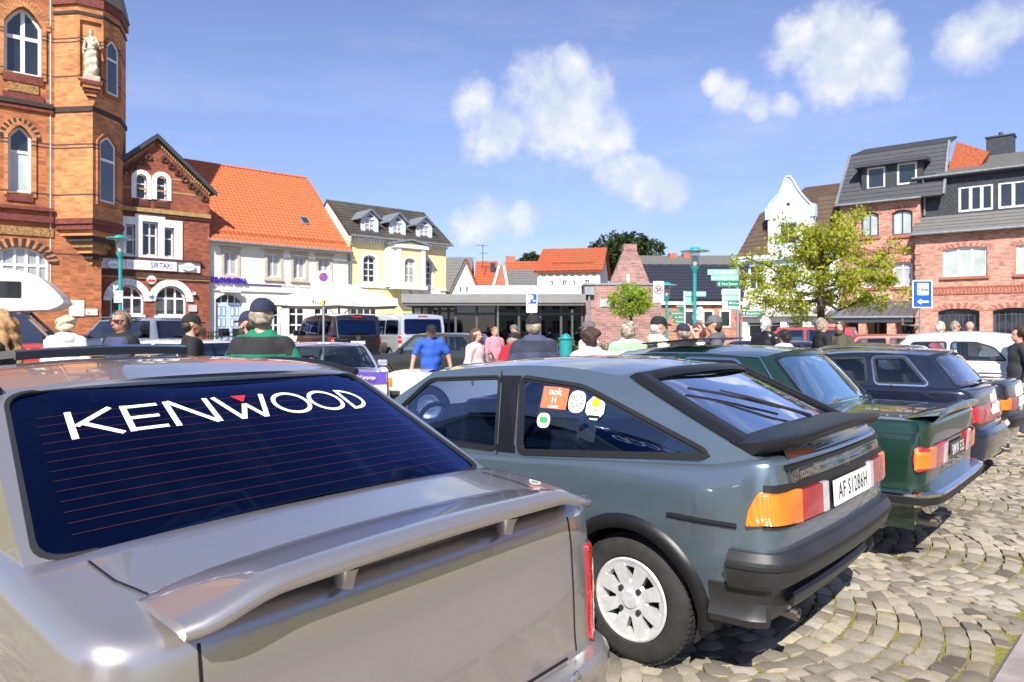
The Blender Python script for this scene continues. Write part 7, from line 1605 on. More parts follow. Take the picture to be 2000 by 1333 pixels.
# ------------------------------------------------------------------ trees
def leaf_mat(name, c1, c2, c3):
    m, nt, b = new_mat(name); ge = node(nt, 'ShaderNodeNewGeometry'); r = ge.outputs['Random Per Island']
    nt.links.new(ramp(nt, r, [(0, c1), (.55, c2), (1, c3)]), b.inputs['Base Color']); b.inputs['Roughness'].default_value = .55
    out = nt.nodes['Material Output']; tr = node(nt, 'ShaderNodeBsdfTranslucent'); nt.links.new(ramp(nt, r, [(0, c2), (1, c3)]), tr.inputs[0]); ms = node(nt, 'ShaderNodeMixShader'); ms.inputs[0].default_value = .45
    nt.links.new(b.outputs[0], ms.inputs[1]); nt.links.new(tr.outputs[0], ms.inputs[2]); nt.links.new(ms.outputs[0], out.inputs[0]); return m
BARK = simple('bark', (.075, .058, .042), .9, noise=.4, nscale=8, bump=.8, bscale=14)
def leaves(mb, c, rad, n, size, rg, flat=.8):
    c = np.array(c)
    for _ in range(n):
        d = rg.normal(size=3); d /= np.linalg.norm(d); p = c+d*rad*rg.uniform(.25, 1.0)**.6*np.array([1, 1, flat])
        a = rg.normal(size=3); a /= np.linalg.norm(a); b = np.cross(a, rg.normal(size=3)); b /= np.linalg.norm(b); s = size*rg.uniform(.6, 1.25)
        mb.add([p-a*s*.55, p-b*s*.30+a*s*.05, p+a*s*.6, p+b*s*.30+a*s*.05], [(0, 1, 2, 3)])
def street_tree():
    Y = 24.0; base = gp(1604, Y); rg = np.random.default_rng(3)
    root = empty('street_tree', base, 0, 'spreading young tree with yellow green leaves in front of the white gable house', 'tree')
    sx = Y/FPX; cx = lambda px: (px-1604)*sx; cz = lambda py: zat(py, Y)-base.z
    tr = MB(); tr.tube([(0, 0, 0), (.02, 0, 1.0), (-.01, .02, cz(590)), (0, 0, cz(540)), (.02, 0, cz(500)), (-.02, .0, cz(455))], [.17, .13, .115, .10, .07, .03], 10)
    ends = []
    limbs = [(590, 1470, 588, -.5), (575, 1450, 540, .7), (570, 1500, 560, -1.1), (560, 1480, 500, 1.0), (545, 1530, 470, -.8), (540, 1560, 445, .9), (575, 1720, 560, -.7), (585, 1745, 580, .5), (560, 1740, 520, 1.0), (545, 1700, 490, -1.2), (530, 1660, 465, .8), (520, 1640, 440, -.6), (580, 1560, 600, 1.3), (570, 1660, 575, 1.6), (560, 1590, 540, -1.8), (540, 1620, 500, 1.8), (530, 1580, 470, -1.4), (515, 1600, 450, .2)]
    for py0, px1, py1, dy in limbs:
        p0 = np.array([0, 0, cz(py0)]); p1 = np.array([cx(px1), dy, cz(py1)]); m1 = p0*.6+p1*.4+rg.normal(size=3)*.12+np.array([0, 0, -.05]); m2 = p0*.25+p1*.75+rg.normal(size=3)*.12
        tr.tube([p0, m1, m2, p1], [.055, .042, .028, .012], 6)
        for t in (.4, .55, .7, .82, .92, 1.0):
            q = (p0*(1-t)+p1*t) if t > .75 else m1*(1-(t-.4)/.35)+m2*((t-.4)/.35)
            for _ in range(2 if t < .6 else 3):
                e = q+rg.normal(size=3)*np.array([.32, .32, .22])*(.6+t*.6); tr.tube([q, (q+e)/2+rg.normal(size=3)*.05, e], [.014, .010, .005], 4, caps=False); ends.append(e)
    tr.build('trunk', BARK, root, smooth=50)
    mb = MB()
    for e in ends: leaves(mb, e, rg.uniform(.20, .44), int(rg.uniform(42, 84)), .10, rg, .7)
    mb.build('crown', leaf_mat('yellow_green_leaves', (.20, .28, .012), (.36, .46, .02), (.54, .46, .03)), root, fix=False)
street_tree()
def round_tree():
    Y = 27.0; base = gp(1232, Y); rg = np.random.default_rng(5); root = empty('round_tree', base, 0, 'small round crowned tree with bright green leaves before the plum brick wall', 'tree')
    zc = zat(590, Y)-base.z; mb = MB(); mb.tube([(0, 0, 0), (.03, 0, 1.0), (0, 0, zc)], [.07, .055, .045], 8)
    lb = MB()
    for k in range(130):
        d = rg.normal(size=3); d /= np.linalg.norm(d); r = .80*rg.uniform(.35, 1.0)**.5; p = np.array([d[0]*r, d[1]*r, zc+d[2]*r*.92+.05]); mb.tube([(0, 0, zc-.3), (p[0]*.5, p[1]*.5, zc+(p[2]-zc)*.4), p], [.02, .012, .004], 4, caps=False)
        leaves(lb, p, rg.uniform(.10, .26), 40, .075, rg, .8)
    mb.build('trunk', BARK, root, smooth=50); lb.build('crown', leaf_mat('bright_green_leaves', (.15, .26, .015), (.30, .45, .025), (.42, .52, .04)), root, fix=False)
round_tree()
def far_tree(px, Y, py0, py1, w, name, label, seed):
    base = gp(px, Y); rg = np.random.default_rng(seed); root = empty(name, base, 0, label, 'tree'); z0, z1 = zat(py1, Y)-base.z-2.5, zat(py0, Y)-base.z; zc = (z0+z1)/2; wx = w/2*Y/FPX
    mb = MB(); mb.tube([(0, 0, 0), (0, 0, z0), (0, 0, zc)], [.45, .35, .2], 8); lb = MB()
    for k in range(150):
        d = rg.normal(size=3); d /= np.linalg.norm(d); r = rg.uniform(.4, 1)**.5; p = np.array([d[0]*r*wx, d[1]*r*wx*.8, zc+d[2]*r*(z1-z0)/2]); mb.tube([(0, 0, z0+.5), p*.6+np.array([0, 0, zc*.4]), p], [.10, .05, .02], 4, caps=False)
        leaves(lb, p, rg.uniform(.5, 1.0), 46, .42, rg, .75)
    mb.build('trunk', BARK, root); lb.build('crown', leaf_mat(name+'_leaves', (.018, .035, .012), (.035, .065, .016), (.06, .09, .02)), root, fix=False)
far_tree(1225, 75, 460, 502, 150, 'far_tree', 'dark green broad tree above the red roofed houses', 9)
far_tree(1040, 95, 500, 520, 60, 'distant_tree', 'small distant dark tree top between the red roofs', 11)
def shrub(px, Y, h, r, seed, label):
    base = gp(px, Y); rg = np.random.default_rng(seed); root = empty('planter_shrub', base, 0, label, 'shrub', 'shrubs in front of the pavilion'); lb = MB(); st = MB()
    for k in range(22):
        a = rg.uniform(0, 6.28); e = np.array([math.cos(a)*r*rg.uniform(.2, 1), math.sin(a)*r*rg.uniform(.2, 1), h*rg.uniform(.5, 1)]); st.tube([(0, 0, 0), e*.5+np.array([0, 0, h*.1]), e], .008, 4, caps=False); leaves(lb, e, .14, 22, .09, rg)
    st.build('stem', BARK, root); lb.build('foliage', leaf_mat('shrub_leaves_%d' % seed, (.05, .08, .02), (.12, .16, .03), (.28, .26, .10)), root, fix=False)
shrub(1095, 27, .85, .55, 21, 'low shrub in front of the pavilion beside the teal pot'); shrub(1122, 27, .75, .5, 22, 'low shrub in front of the pavilion near the brick end wall'); shrub(1170, 26, .9, .6, 23, 'low grassy shrub at the foot of the plum brick wall')

# ------------------------------------------------------------------ street furniture
TEAL = simple('teal_paint', (.02, .30, .30), .4, .2, coat=.4); GALV = simple('galvanised', (.45, .46, .47), .45, .8)
def street_lamp(px, Y, ytop, label, extra=None):
    b = gp(px, Y); zt = zat(ytop, Y)-b.z; root = empty('street_lamp', b, 0, label, 'street lamp', 'teal street lamps on the square')
    mb = MB(); mb.tube([(0, 0, 0), (0, 0, .9), (0, 0, zt-.75)], [.075, .06, .052], 12); mb.build('pole', TEAL, root, smooth=50)
    mb = MB(); mb.lathe([(.05, zt-.78), (.07, zt-.72), (.13, zt-.60), (.13, zt-.57)], 16); mb.build('collar', TEAL, root, smooth=50)
    mb = MB(); mb.lathe([(.12, zt-.58), (.145, zt-.2), (.15, zt-.10)], 16); mb.build('lantern_glass', thin_glass('lantern_glass', (.75, .80, .80)), root, smooth=60)
    mb = MB(); mb.lathe([(.0, zt-.25), (.075, zt-.27), (.09, zt-.42), (.06, zt-.55), (0, zt-.56)], 12); mb.build('bulb', simple('opal', (.75, .74, .72), .4), root, smooth=60)
    mb = MB(); mb.lathe([(.0, zt), (.12, zt), (.16, zt-.05), (.42, zt-.10), (.43, zt-.12), (.16, zt-.13), (0, zt-.13)], 28); mb.build('hood', TEAL, root, smooth=40)
    return root, b
r_, b_ = street_lamp(235, 23.5, 460, 'teal street lamp with disc hood in front of the gabled restaurant')
mb = MB(); z0 = zat(592, 23.5)-b_.z; z1 = zat(568, 23.5)-b_.z; mb.box(-.16, -.10, z0, .14, -.075, z1); o = mb.build('info_plate', simple('plate_grey', (.42, .44, .45), .5), r_)
mb = MB(); add_text(mb, 'PARKEN', (-.01, -.104, z1-.08), (1, 0, 0), (0, 0, 1), .08, width=.22); add_text(mb, 'mit', (-.01, -.104, (z0+z1)/2), (1, 0, 0), (0, 0, 1), .06); add_text(mb, 'Schein', (-.01, -.104, z0+.09), (1, 0, 0), (0, 0, 1), .08, width=.2); mb.build('lettering', simple('ink_grey', (.3, .3, .3), .6), o)
street_lamp(1357, 21.5, 484, 'teal street lamp with disc hood left of the green direction signs'); street_lamp(1302, 29, 552, 'smaller looking teal street lamp beside the zone sign')
SW = simple('sign_face_white', (.80, .80, .80), .35); SB = simple('sign_face_blue', (.012, .09, .42), .35); SR = simple('sign_face_red', (.58, .015, .02), .35); SK = simple('sign_ink', (.015, .015, .015), .5); SGD = simple('sign_green', (.0, .17, .085), .4); SGL = simple('sign_pale_green', (.22, .56, .40), .4)
class Sign:
    def __init__(s, name, label, px, Y, top, rz=0, r=.032, cat='sign', group=None, mat=None):
        s.Y = Y; s.b = gp(px, Y); s.px = px; s.root = empty(name, s.b, rz, label, cat, group); mb = MB(); mb.tube([(0, 0, 0), (0, 0, zat(top, Y)-s.b.z)], r, 10); mb.build('post', mat or GALV, s.root, smooth=50)
    def x(s, px): return (px-s.px)*s.Y/FPX
    def z(s, py): return zat(py, s.Y)-s.b.z
    def plate(s, x0, y0, x1, y1, mat, d=.05, parent=None, name='sign_plate', rnd=.02, t=.012):
        mb = MB(); add_panel(mb, rpoly([(s.x(x0), s.z(y1)), (s.x(x1), s.z(y1)), (s.x(x1), s.z(y0)), (s.x(x0), s.z(y0))], rnd, 3), (), lambda x, z, o: Vector((x, -o, z)), d, d+t); return mb.build(name, mat, parent or s.root)
    def ring(s, px, py, r0, r1, mat, d, parent):
        mb = MB(); n = 28; c = (s.x(px), s.z(py)); k = s.Y/FPX; V = [(c[0]+r*k*math.cos(a), -d, c[1]+r*k*math.sin(a)) for r in (r0, r1) for a in np.linspace(0, 2*math.pi, n, endpoint=False)]
        if r0 <= 0: V = V[n:]; F = [tuple(range(n))]
        else: F = [(i, (i+1) % n, n+(i+1) % n, n+i) for i in range(n)]
        mb.add(V, F); return mb.build('disc', mat, parent)
    def text(s, t, px, py, h, mat, d, parent, w=None, bold=.0):
        mb = MB(); add_text(mb, t, (s.x(px), -d, s.z(py)), (1, 0, 0), (0, 0, 1), h*s.Y/FPX, width=w*s.Y/FPX if w else None, bold=bold); return mb.build('lettering', mat, parent)
    def poly(s, pts, mat, d, parent, name='arrow'):
        mb = MB(); mb.add([(s.x(a), -d, s.z(b)) for a, b in pts], [tuple(range(len(pts)))]); return mb.build(name, mat, parent)
S = Sign('parking_sign', 'blue P parking sign with arrow and white plate before the glass pavilion', 1038, 18.0, 575)
p = S.plate(1028, 574, 1049, 611, SW); q = S.plate(1030, 575, 1048, 594, SB, .063, p, 'blue_field', t=.003); S.text('P', 1036, 585, 19, SW, .069, q, bold=.012); S.poly([(1040, 588), (1043, 586), (1043, 587.4), (1047, 587.4), (1047, 589), (1043, 589), (1043, 590)], SW, .068, q); S.plate(1031, 597, 1036, 602, simple('sign_pale_blue2', (.5, .65, .8), .4), .063, p, 'pictogram', t=.003)
S = Sign('no_stopping_sign', 'no stopping sign on white board with small plates in front of the cream house', 632, 20.0, 532)
p = S.plate(618, 530, 648, 561, SW); S.ring(633, 542, 0, 7.6, SB, .065, p); S.ring(633, 542, 6.4, 8.8, SR, .067, p); S.poly([(627.2, 537.6), (628.8, 536.2), (638.9, 546.4), (637.3, 547.9)], SR, .068, p, 'bar'); S.text('Marktplatz', 633, 556, 3, SK, .065, p)
p = S.plate(620, 562.5, 641, 576, SW); S.text('Mo - Fr', 630, 569, 5, simple('ink_grey', (.3, .3, .3), .6), .065, p); p = S.plate(620, 577.5, 641, 588, SW); S.text('8 - 18 h', 630, 583, 4, SR, .065, p); S.plate(625, 588.5, 633, 597, simple('yellow_tag', (.75, .45, .01), .4))
S = Sign('speed_zone_sign', 'white zone sign with red circle and number 20 beside the small round tree', 1285, 24.0, 552)
p = S.plate(1275, 550, 1296, 591, SW); S.ring(1285.5, 567, 6.6, 8.6, SR, .066, p); S.text('20', 1285.5, 567, 10, SK, .066, p, bold=.01); S.text('ZONE', 1285.5, 583, 5, simple('ink_grey', (.3, .3, .3), .6), .066, p)
S = Sign('zone_end_sign', 'small white sign with red ring low beside the teal lamp post', 1362, 23.0, 601)
p = S.plate(1352, 600, 1371, 625, SW); S.ring(1361.5, 610, 4.8, 6.6, SR, .066, p)
S = Sign('police_sign', 'blue Polizei sign with white arrow on a post before the brick corner building', 1797, 22.0, 548)
p = S.plate(1779.5, 548, 1819, 602, SW, rnd=.04); q = S.plate(1782, 550, 1817, 600, SB, .064, p, 'blue_field', t=.003, rnd=.03); q2 = S.plate(1789, 554, 1811, 577, SW, .069, q, 'white_field', t=.002); S.text('Polizei', 1800, 566, 9.5, SK, .074, q, w=20, bold=.004); S.poly([(1788.5, 590), (1797, 584.5), (1797, 588), (1811, 588), (1811, 592), (1797, 592), (1797, 595.5)], SW, .069, q)
S = Sign('direction_signpost', 'signpost with many green and pale green direction boards beside the street tree', 1441, 21.0, 522, r=.04)
for (x0, x1, y0, y1, m, t, dk) in ((1381, 1438, 527, 537.5, SGL, 'Touristinformation', 0), (1388, 1441, 538.5, 548.5, SGL, 'Leuchtturmhaus', 0), (1399, 1443, 549.5, 561, SGD, 'Rotes Zentrum', 1), (1408, 1442, 567, 577, SGL, 'Bücherei', 0), (1413, 1442, 578.5, 587, SGL, 'Museum', 0), (1420, 1443, 588.5, 597, SGD, 'Rathaus', 1), (1420, 1442, 598, 604.5, SGL, 'Markt', 0), (1447, 1487, 608, 617, SGD, 'Bürgerbüro', 1)):
    p = S.plate(x0, y0, x1, y1, m, .04, name='direction_board'); S.poly([(x0+1.5, (y0+y1)/2), (x0+6, y0+2), (x0+6, y1-2)], SW, .054, p); S.text(t, (x0+x1)/2+3, (y0+y1)/2, (y1-y0)*.72, SW, .054, p, w=(x1-x0)*.68)
p = S.plate(1410, 565, 1445, 606, SW, .02, name='white_board')
S = Sign('direction_signpost', 'second signpost with small dark green boards left of the tall teal lamp', 1337, 22.0, 569, r=.035, mat=simple('post_white', (.6, .62, .6), .5))
for (x0, x1, y0, y1, m, t) in ((1338, 1378, 570, 579.5, SGL, 'Hafen'), (1338, 1352, 581, 595, SGL, ''), (1319, 1335, 596.5, 601, SGD, 'Bad'), (1326, 1335, 602, 608, SGD, ''), (1306, 1335, 609, 615.5, SGD, 'Nationalpark-Haus'), (1313, 1335, 616.5, 623.5, SGD, 'Am Hafen'), (1315, 1335, 624.5, 632, SGD, 'Schwimmbad')):
    p = S.plate(x0, y0, x1, y1, m, .04, name='direction_board')
    if t: S.text(t, (x0+x1)/2+1, (y0+y1)/2, (y1-y0)*.75, SW, .054, p, w=(x1-x0)*.75)
S = Sign('no_stopping_disc', 'small round no stopping disc low on a dark post beside the direction signs', 1444, 22.5, 612, mat=ANTH); p = S.ring(1441, 623, 0, 5, SB, .05, S.root); S.ring(1441, 623, 4, 6.5, SR, .052, p)
# parasol
def parasol():
    Y = 33.0; b = gp(662, Y); root = empty('parasol', b, R(12), 'large white square parasol with printed valance in front of the cream and yellow houses', 'parasol'); k = Y/FPX; z = lambda py: zat(py, Y)-b.z
    cl = simple('parasol_cloth', (.78, .77, .74), .8, noise=.05, nscale=1); wd = simple('parasol_wood', (.42, .36, .28), .6)
    mb = MB(); mb.tube([(0, 0, 0), (0, 0, z(552))], .055, 10); mb.build('pole', wd, root, smooth=50)
    a = 2.55; za, zr = z(549), z(588); cs = [(-a, -a), (0, -a*1.02), (a, -a), (a*1.02, 0), (a, a), (0, a*1.02), (-a, a), (-a*1.02, 0)]
    for i in range(8):
        p, q = cs[i], cs[(i+1) % 8]; rows = []
        for t in np.linspace(0, 1, 6):
            zz = zr+(za-zr)*(1-t)**1.15; rows.append([(p[0]*t*(1-s_)+q[0]*t*s_, p[1]*t*(1-s_)+q[1]*t*s_, zz-.05*t*math.sin(math.pi*s_)) for s_ in np.linspace(0, 1, 6)])
        mb = MB(); mb.grid(rows); mb.build('canopy_panel', cl, root, smooth=60)
        mb = MB(); mb.grid([[(p[0]*(1-s_)+q[0]*s_, p[1]*(1-s_)+q[1]*s_, zr-.05*math.sin(math.pi*s_)-e) for s_ in np.linspace(0, 1, 6)] for e in (0, .28)]); mb.build('valance', cl, root, smooth=60)
        mb = MB(); mb.tube([(p[0]*.02, p[1]*.02, za-.1), (p[0]*.98, p[1]*.98, zr-.02)], .018, 6); mb.tube([(0, 0, zr-.8), (p[0]*.5, p[1]*.5, (za+zr)/2-.12)], .016, 6); mb.build('rib', wd, root)
    for x, t, m in ((-.75, 'fünf', SK), (.35, 'zehnbar', simple('ink_grey', (.3, .3, .3), .6))):
        mb = MB(); add_text(mb, t, (x, -a*1.02-.01, zr-.17), (1, 0, 0), (0, 0, 1), .24, width=1.0 if len(t) > 4 else .6); mb.build('lettering', m, root)
    mb = MB(); mb.box(-.45, -.45, 0, .45, .45, .12); mb.build('base', simple('concrete', (.3, .3, .29), .9), root)
parasol()
def cafe_chair(px, Y, rz, label):
    root = empty('cafe_chair', gp(px, Y), rz, label, 'chair', 'black cafe chairs in front of the cream house'); m = simple('black_rattan', (.015, .014, .014), .7)
    mb = MB(); mb.box(-.24, -.24, .42, .24, .24, .47); mb.build('seat', m, root); mb = MB(); mb.box(-.24, .21, .47, .24, .25, .88); o = mb.build('backrest', m, root); 
    for sx in (-.21, .21):
        mb = MB(); mb.tube([(sx, -.21, .65), (sx, .2, .66)], .02, 6); mb.build('armrest', m, root)
        for sy in (-.21, .21): mb = MB(); mb.tube([(sx, sy, 0), (sx, sy, .64 if sy < 0 else .5)], .017, 6); mb.build('leg', m, root)
for i, (px, rz, lb) in enumerate(((393, .4, 'black cafe chair nearest the gabled restaurant'), (407, 2.2, 'black cafe chair, second from the gabled restaurant'), (421, -.9, 'black cafe chair at the left edge of the blue door'), (444, .9, 'black cafe chair left of centre before the blue door'), (459, -2.4, 'black cafe chair right in front of the blue door'))): cafe_chair(px, 39.6, rz, lb)
def cafe_table(px, Y, label):
    root = empty('cafe_table', gp(px, Y), 0, label, 'table', 'black cafe tables'); m = simple('black_rattan', (.015, .014, .014), .7); mb = MB(); mb.box(-.4, -.4, .71, .4, .4, .74); mb.build('tabletop', m, root)
    for sx in (-.35, .35):
        for sy in (-.35, .35): mb = MB(); mb.tube([(sx, sy, 0), (sx, sy, .71)], .02, 6); mb.build('leg', m, root)
cafe_table(414, 39.9, 'black cafe table left of the blue double door'); cafe_table(452, 39.9, 'black cafe table in front of the blue double door')
def camp_chair():
    root = empty('camping_chair', gp(727, 9.0), R(-8), 'folding camping chair with purple and white fabric back, right of the lilac hatchback', 'chair'); fr = simple('chair_tube', (.5, .5, .52), .35, .9)
    for sx in (-.24, .24):
        mb = MB(); mb.tube([(sx, .2, 0), (sx, -.02, .5), (sx*1.02, -.16, 1.02)], .012, 6); mb.tube([(sx, -.25, 0), (sx, .2, .52)], .012, 6); mb.build('leg', fr, root, smooth=50)
    def cl(z0, z1, nm, mat):
        mb = MB(); mb.grid([[(x, -.16+.11*(1.02-z)+.03*math.cos(x*6), z-.012*math.sin((x+.24)*6.5)) for x in np.linspace(-.23, .23, 9)] for z in np.linspace(z0, z1, 5)]); o = mb.build(nm, mat, root, smooth=60); return o
    a = cl(.86, 1.02, 'upper_back_fabric', simple('purple_fabric', (.10, .06, .36), .8)); cl(.66, .86, 'lower_back_fabric', simple('white_fabric', (.62, .62, .66), .8))
    mb = MB(); add_text(mb, 'Campingo', (0, -.180+.03, .945), (1, 0, 0), (0, 0, 1), .06, width=.2); t = mb.build('lettering', SW, a); t.location = (0, -.02, 0)
    mb = MB(); mb.add([(-.23, -.08, .46), (.23, -.08, .46), (.23, .25, .5), (-.23, .25, .5)], [(0, 1, 2, 3)]); mb.build('seat', simple('purple_fabric', (.10, .06, .36), .8), root)
camp_chair()
def tv_aerial():
    F = gp(943, 57); root = empty('tv_aerial', F, 0, 'thin rooftop television aerial above the grey roof', 'aerial'); z = lambda py: zat(py, 57)-F.z
    mb = MB(); mb.tube([(0, 0, z(525)), (0, 0, z(478))], .03, 6); mb.build('mast', ANTH, root)
    mb = MB(); mb.tube([(-.6, 0, z(479)), (.35, 0, z(481))], .02, 5)
    for k in range(6): mb.tube([(-.55+k*.17, -.25, z(479)), (-.55+k*.17, .25, z(479))], .012, 4)
    mb.tube([(-.3, 0, z(495)), (.4, 0, z(495))], .02, 5); mb.build('dipoles', ANTH, root)
tv_aerial()
def pot():
    root = empty('teal_pot', gp(1105, 26.5), 0, 'tall teal plant pot in front of the pavilion glass', 'pot'); mb = MB(); mb.lathe([(.0, 0), (.18, 0), (.24, .5), (.25, .95), (.30, 1.0), (.30, 1.05), (.25, 1.05), (.22, .9)], 20); mb.build('vessel', TEAL, root, smooth=40); mb = MB(); mb.lathe([(0, 1.2), (.12, 1.16), (.2, 1.05), (.22, 1.0)], 16); mb.build('lid', TEAL, root, smooth=50)
pot()
# whip aerials on the lilac hatchback
for u, v, dx in ((1.2, .30, -.25), (2.9, -.72, -.15)):
    mb = MB(); mb.tube([(u, v, 1.38 if u < 2 else .88), (u+dx, v-.05, 2.05 if u < 2 else 1.75)], [.009, .004], 5); mb.build('whip_aerial', SK, lil.root)
# ------------------------------------------------------------------ people (continuous distance-field bodies)
def surf_nets(D, o, h):
    """surface nets: field D on a grid (negative inside), origin o, cell h"""
    s = D < 0; nx, ny, nz = D.shape
    c = np.stack([s[i:nx-1+i, j:ny-1+j, k:nz-1+k] for i in (0, 1) for j in (0, 1) for k in (0, 1)]); act = c.any(0) & ~c.all(0)
    idx = -np.ones(act.shape, int); ii = np.argwhere(act); idx[act] = np.arange(len(ii))
    P = np.zeros((len(ii), 3)); N = np.zeros(len(ii)); off = np.array([(i, j, k) for i in (0, 1) for j in (0, 1) for k in (0, 1)])
    for a in range(8):
        for b in range(a+1, 8):
            if np.abs(off[a]-off[b]).sum() != 1: continue
            A = ii+off[a]; B = ii+off[b]; da = D[A[:, 0], A[:, 1], A[:, 2]]; db = D[B[:, 0], B[:, 1], B[:, 2]]; m = (da < 0) != (db < 0)
            t = da[m]/(da[m]-db[m]); P[m] += A[m]+(B[m]-A[m])*t[:, None]; N[m] += 1
    P /= np.maximum(N, 1)[:, None]; V = o+P*h; F = []
    for ax in range(3):
        sl0 = [slice(None)]*3; sl1 = [slice(None)]*3; sl0[ax] = slice(0, -1); sl1[ax] = slice(1, None)
        e = np.argwhere(s[tuple(sl0)] != s[tuple(sl1)]); u, v = [q for q in range(3) if q != ax]
        e = e[(e[:, u] > 0) & (e[:, v] > 0) & (e[:, u] < D.shape[u]-1) & (e[:, v] < D.shape[v]-1)]
        q = []
        for du, dv in ((1, 1), (0, 1), (0, 0), (1, 0)):
            p = e.copy(); p[:, u] -= du; p[:, v] -= dv; q.append(idx[p[:, 0], p[:, 1], p[:, 2]])
        q = np.stack(q, 1); q = q[(q >= 0).all(1)]
        F.append(q)
    return V, np.concatenate(F)
def sdf(prims, h, k=.03, wr=0.0, seed=0, cut=None, wf=1.0):
    """prims: ('c',a,b,ra,rb) round cone or ('e',centre,radii)"""
    lo = np.full(3, 1e9); hi = -lo
    for p in prims:
        if p[0] == 'c': a, b = np.array(p[1]), np.array(p[2]); m = max(p[3], p[4]); lo = np.minimum(lo, np.minimum(a, b)-m); hi = np.maximum(hi, np.maximum(a, b)+m)
        else: lo = np.minimum(lo, np.array(p[1])-np.array(p[2])); hi = np.maximum(hi, np.array(p[1])+np.array(p[2]))
    lo -= 3*h; hi += 3*h; n = np.ceil((hi-lo)/h).astype(int)+1; D = np.full(n, .5)
    for p in prims:
        if p[0] == 'c': a, b = np.array(p[1], float), np.array(p[2], float); m = max(p[3], p[4])+2*k+2*h; l, u = np.minimum(a, b)-m, np.maximum(a, b)+m
        else: c, r = np.array(p[1], float), np.array(p[2], float); l, u = c-r-2*k-2*h, c+r+2*k+2*h
        i0 = np.maximum(0, np.floor((l-lo)/h).astype(int)); i1 = np.minimum(n, np.ceil((u-lo)/h).astype(int)+1)
        X = np.stack(np.meshgrid(*[lo[q]+h*np.arange(i0[q], i1[q]) for q in range(3)], indexing='ij'), -1)
        if p[0] == 'c':
            ab = b-a; t = np.clip(((X-a)@ab)/max(ab@ab, 1e-9), 0, 1); d = np.linalg.norm(X-(a+t[..., None]*ab), axis=-1)-(p[3]+(p[4]-p[3])*t)
        else: q = np.linalg.norm((X-c)/r, axis=-1); d = (q-1)*r.min()*np.where(q < 1, 1, np.minimum(1.6, r.mean()/r.min()))
        S_ = tuple(slice(i0[q], i1[q]) for q in range(3)); o = D[S_]; hh = np.clip(.5+.5*(o-d)/k, 0, 1); D[S_] = o*(1-hh)+d*hh-k*hh*(1-hh)
    if wr or cut:
        X = np.stack(np.meshgrid(*[lo[q]+h*np.arange(n[q]) for q in range(3)], indexing='ij'), -1)
        if wr: rg = np.random.default_rng(seed); 
        for _ in range(5 if wr else 0):
            f = rg.normal(size=3)*np.array([13, 13, 13])*wf; D += wr*np.sin(X@f+rg.uniform(0, 6))*.5
        for nrm, dd in (cut or []): D = np.maximum(D, X@np.array(nrm, float)-dd)
    return surf_nets(D, lo, h)
def sdf_obj(name, prims, h, mat, parent, k=.03, wr=0, seed=0, cut=None, matfn=None, wf=1.0):
    V, F = sdf(prims, h, k, wr, seed, cut, wf); me = bpy.data.meshes.new(name); me.from_pydata(V.tolist(), [], F.tolist())
    bm = bmesh.new(); bm.from_mesh(me); bmesh.ops.recalc_face_normals(bm, faces=bm.faces); bm.to_mesh(me); bm.free(); me.polygons.foreach_set('use_smooth', [True]*len(me.polygons))
    o = link_mesh(name, me, mat, parent)
    if matfn:
        ce = np.array([p.center for p in me.polygons]); me.polygons.foreach_set('material_index', matfn(ce).astype(int).tolist())
    return o
SKIN = simple('skin', (.52, .29, .21), .5, noise=.12, nscale=12); SKINT = simple('skin_tan', (.42, .21, .14), .5, noise=.12, nscale=12); EYEM = simple('eye_dark', (.02, .015, .012), .2, coat=1); LIP = simple('lips', (.36, .12, .10), .5)
def cloth(name, col, rough=.85): return simple('cloth_'+name, col, rough, noise=.18, nscale=9, bump=.25, bscale=180)
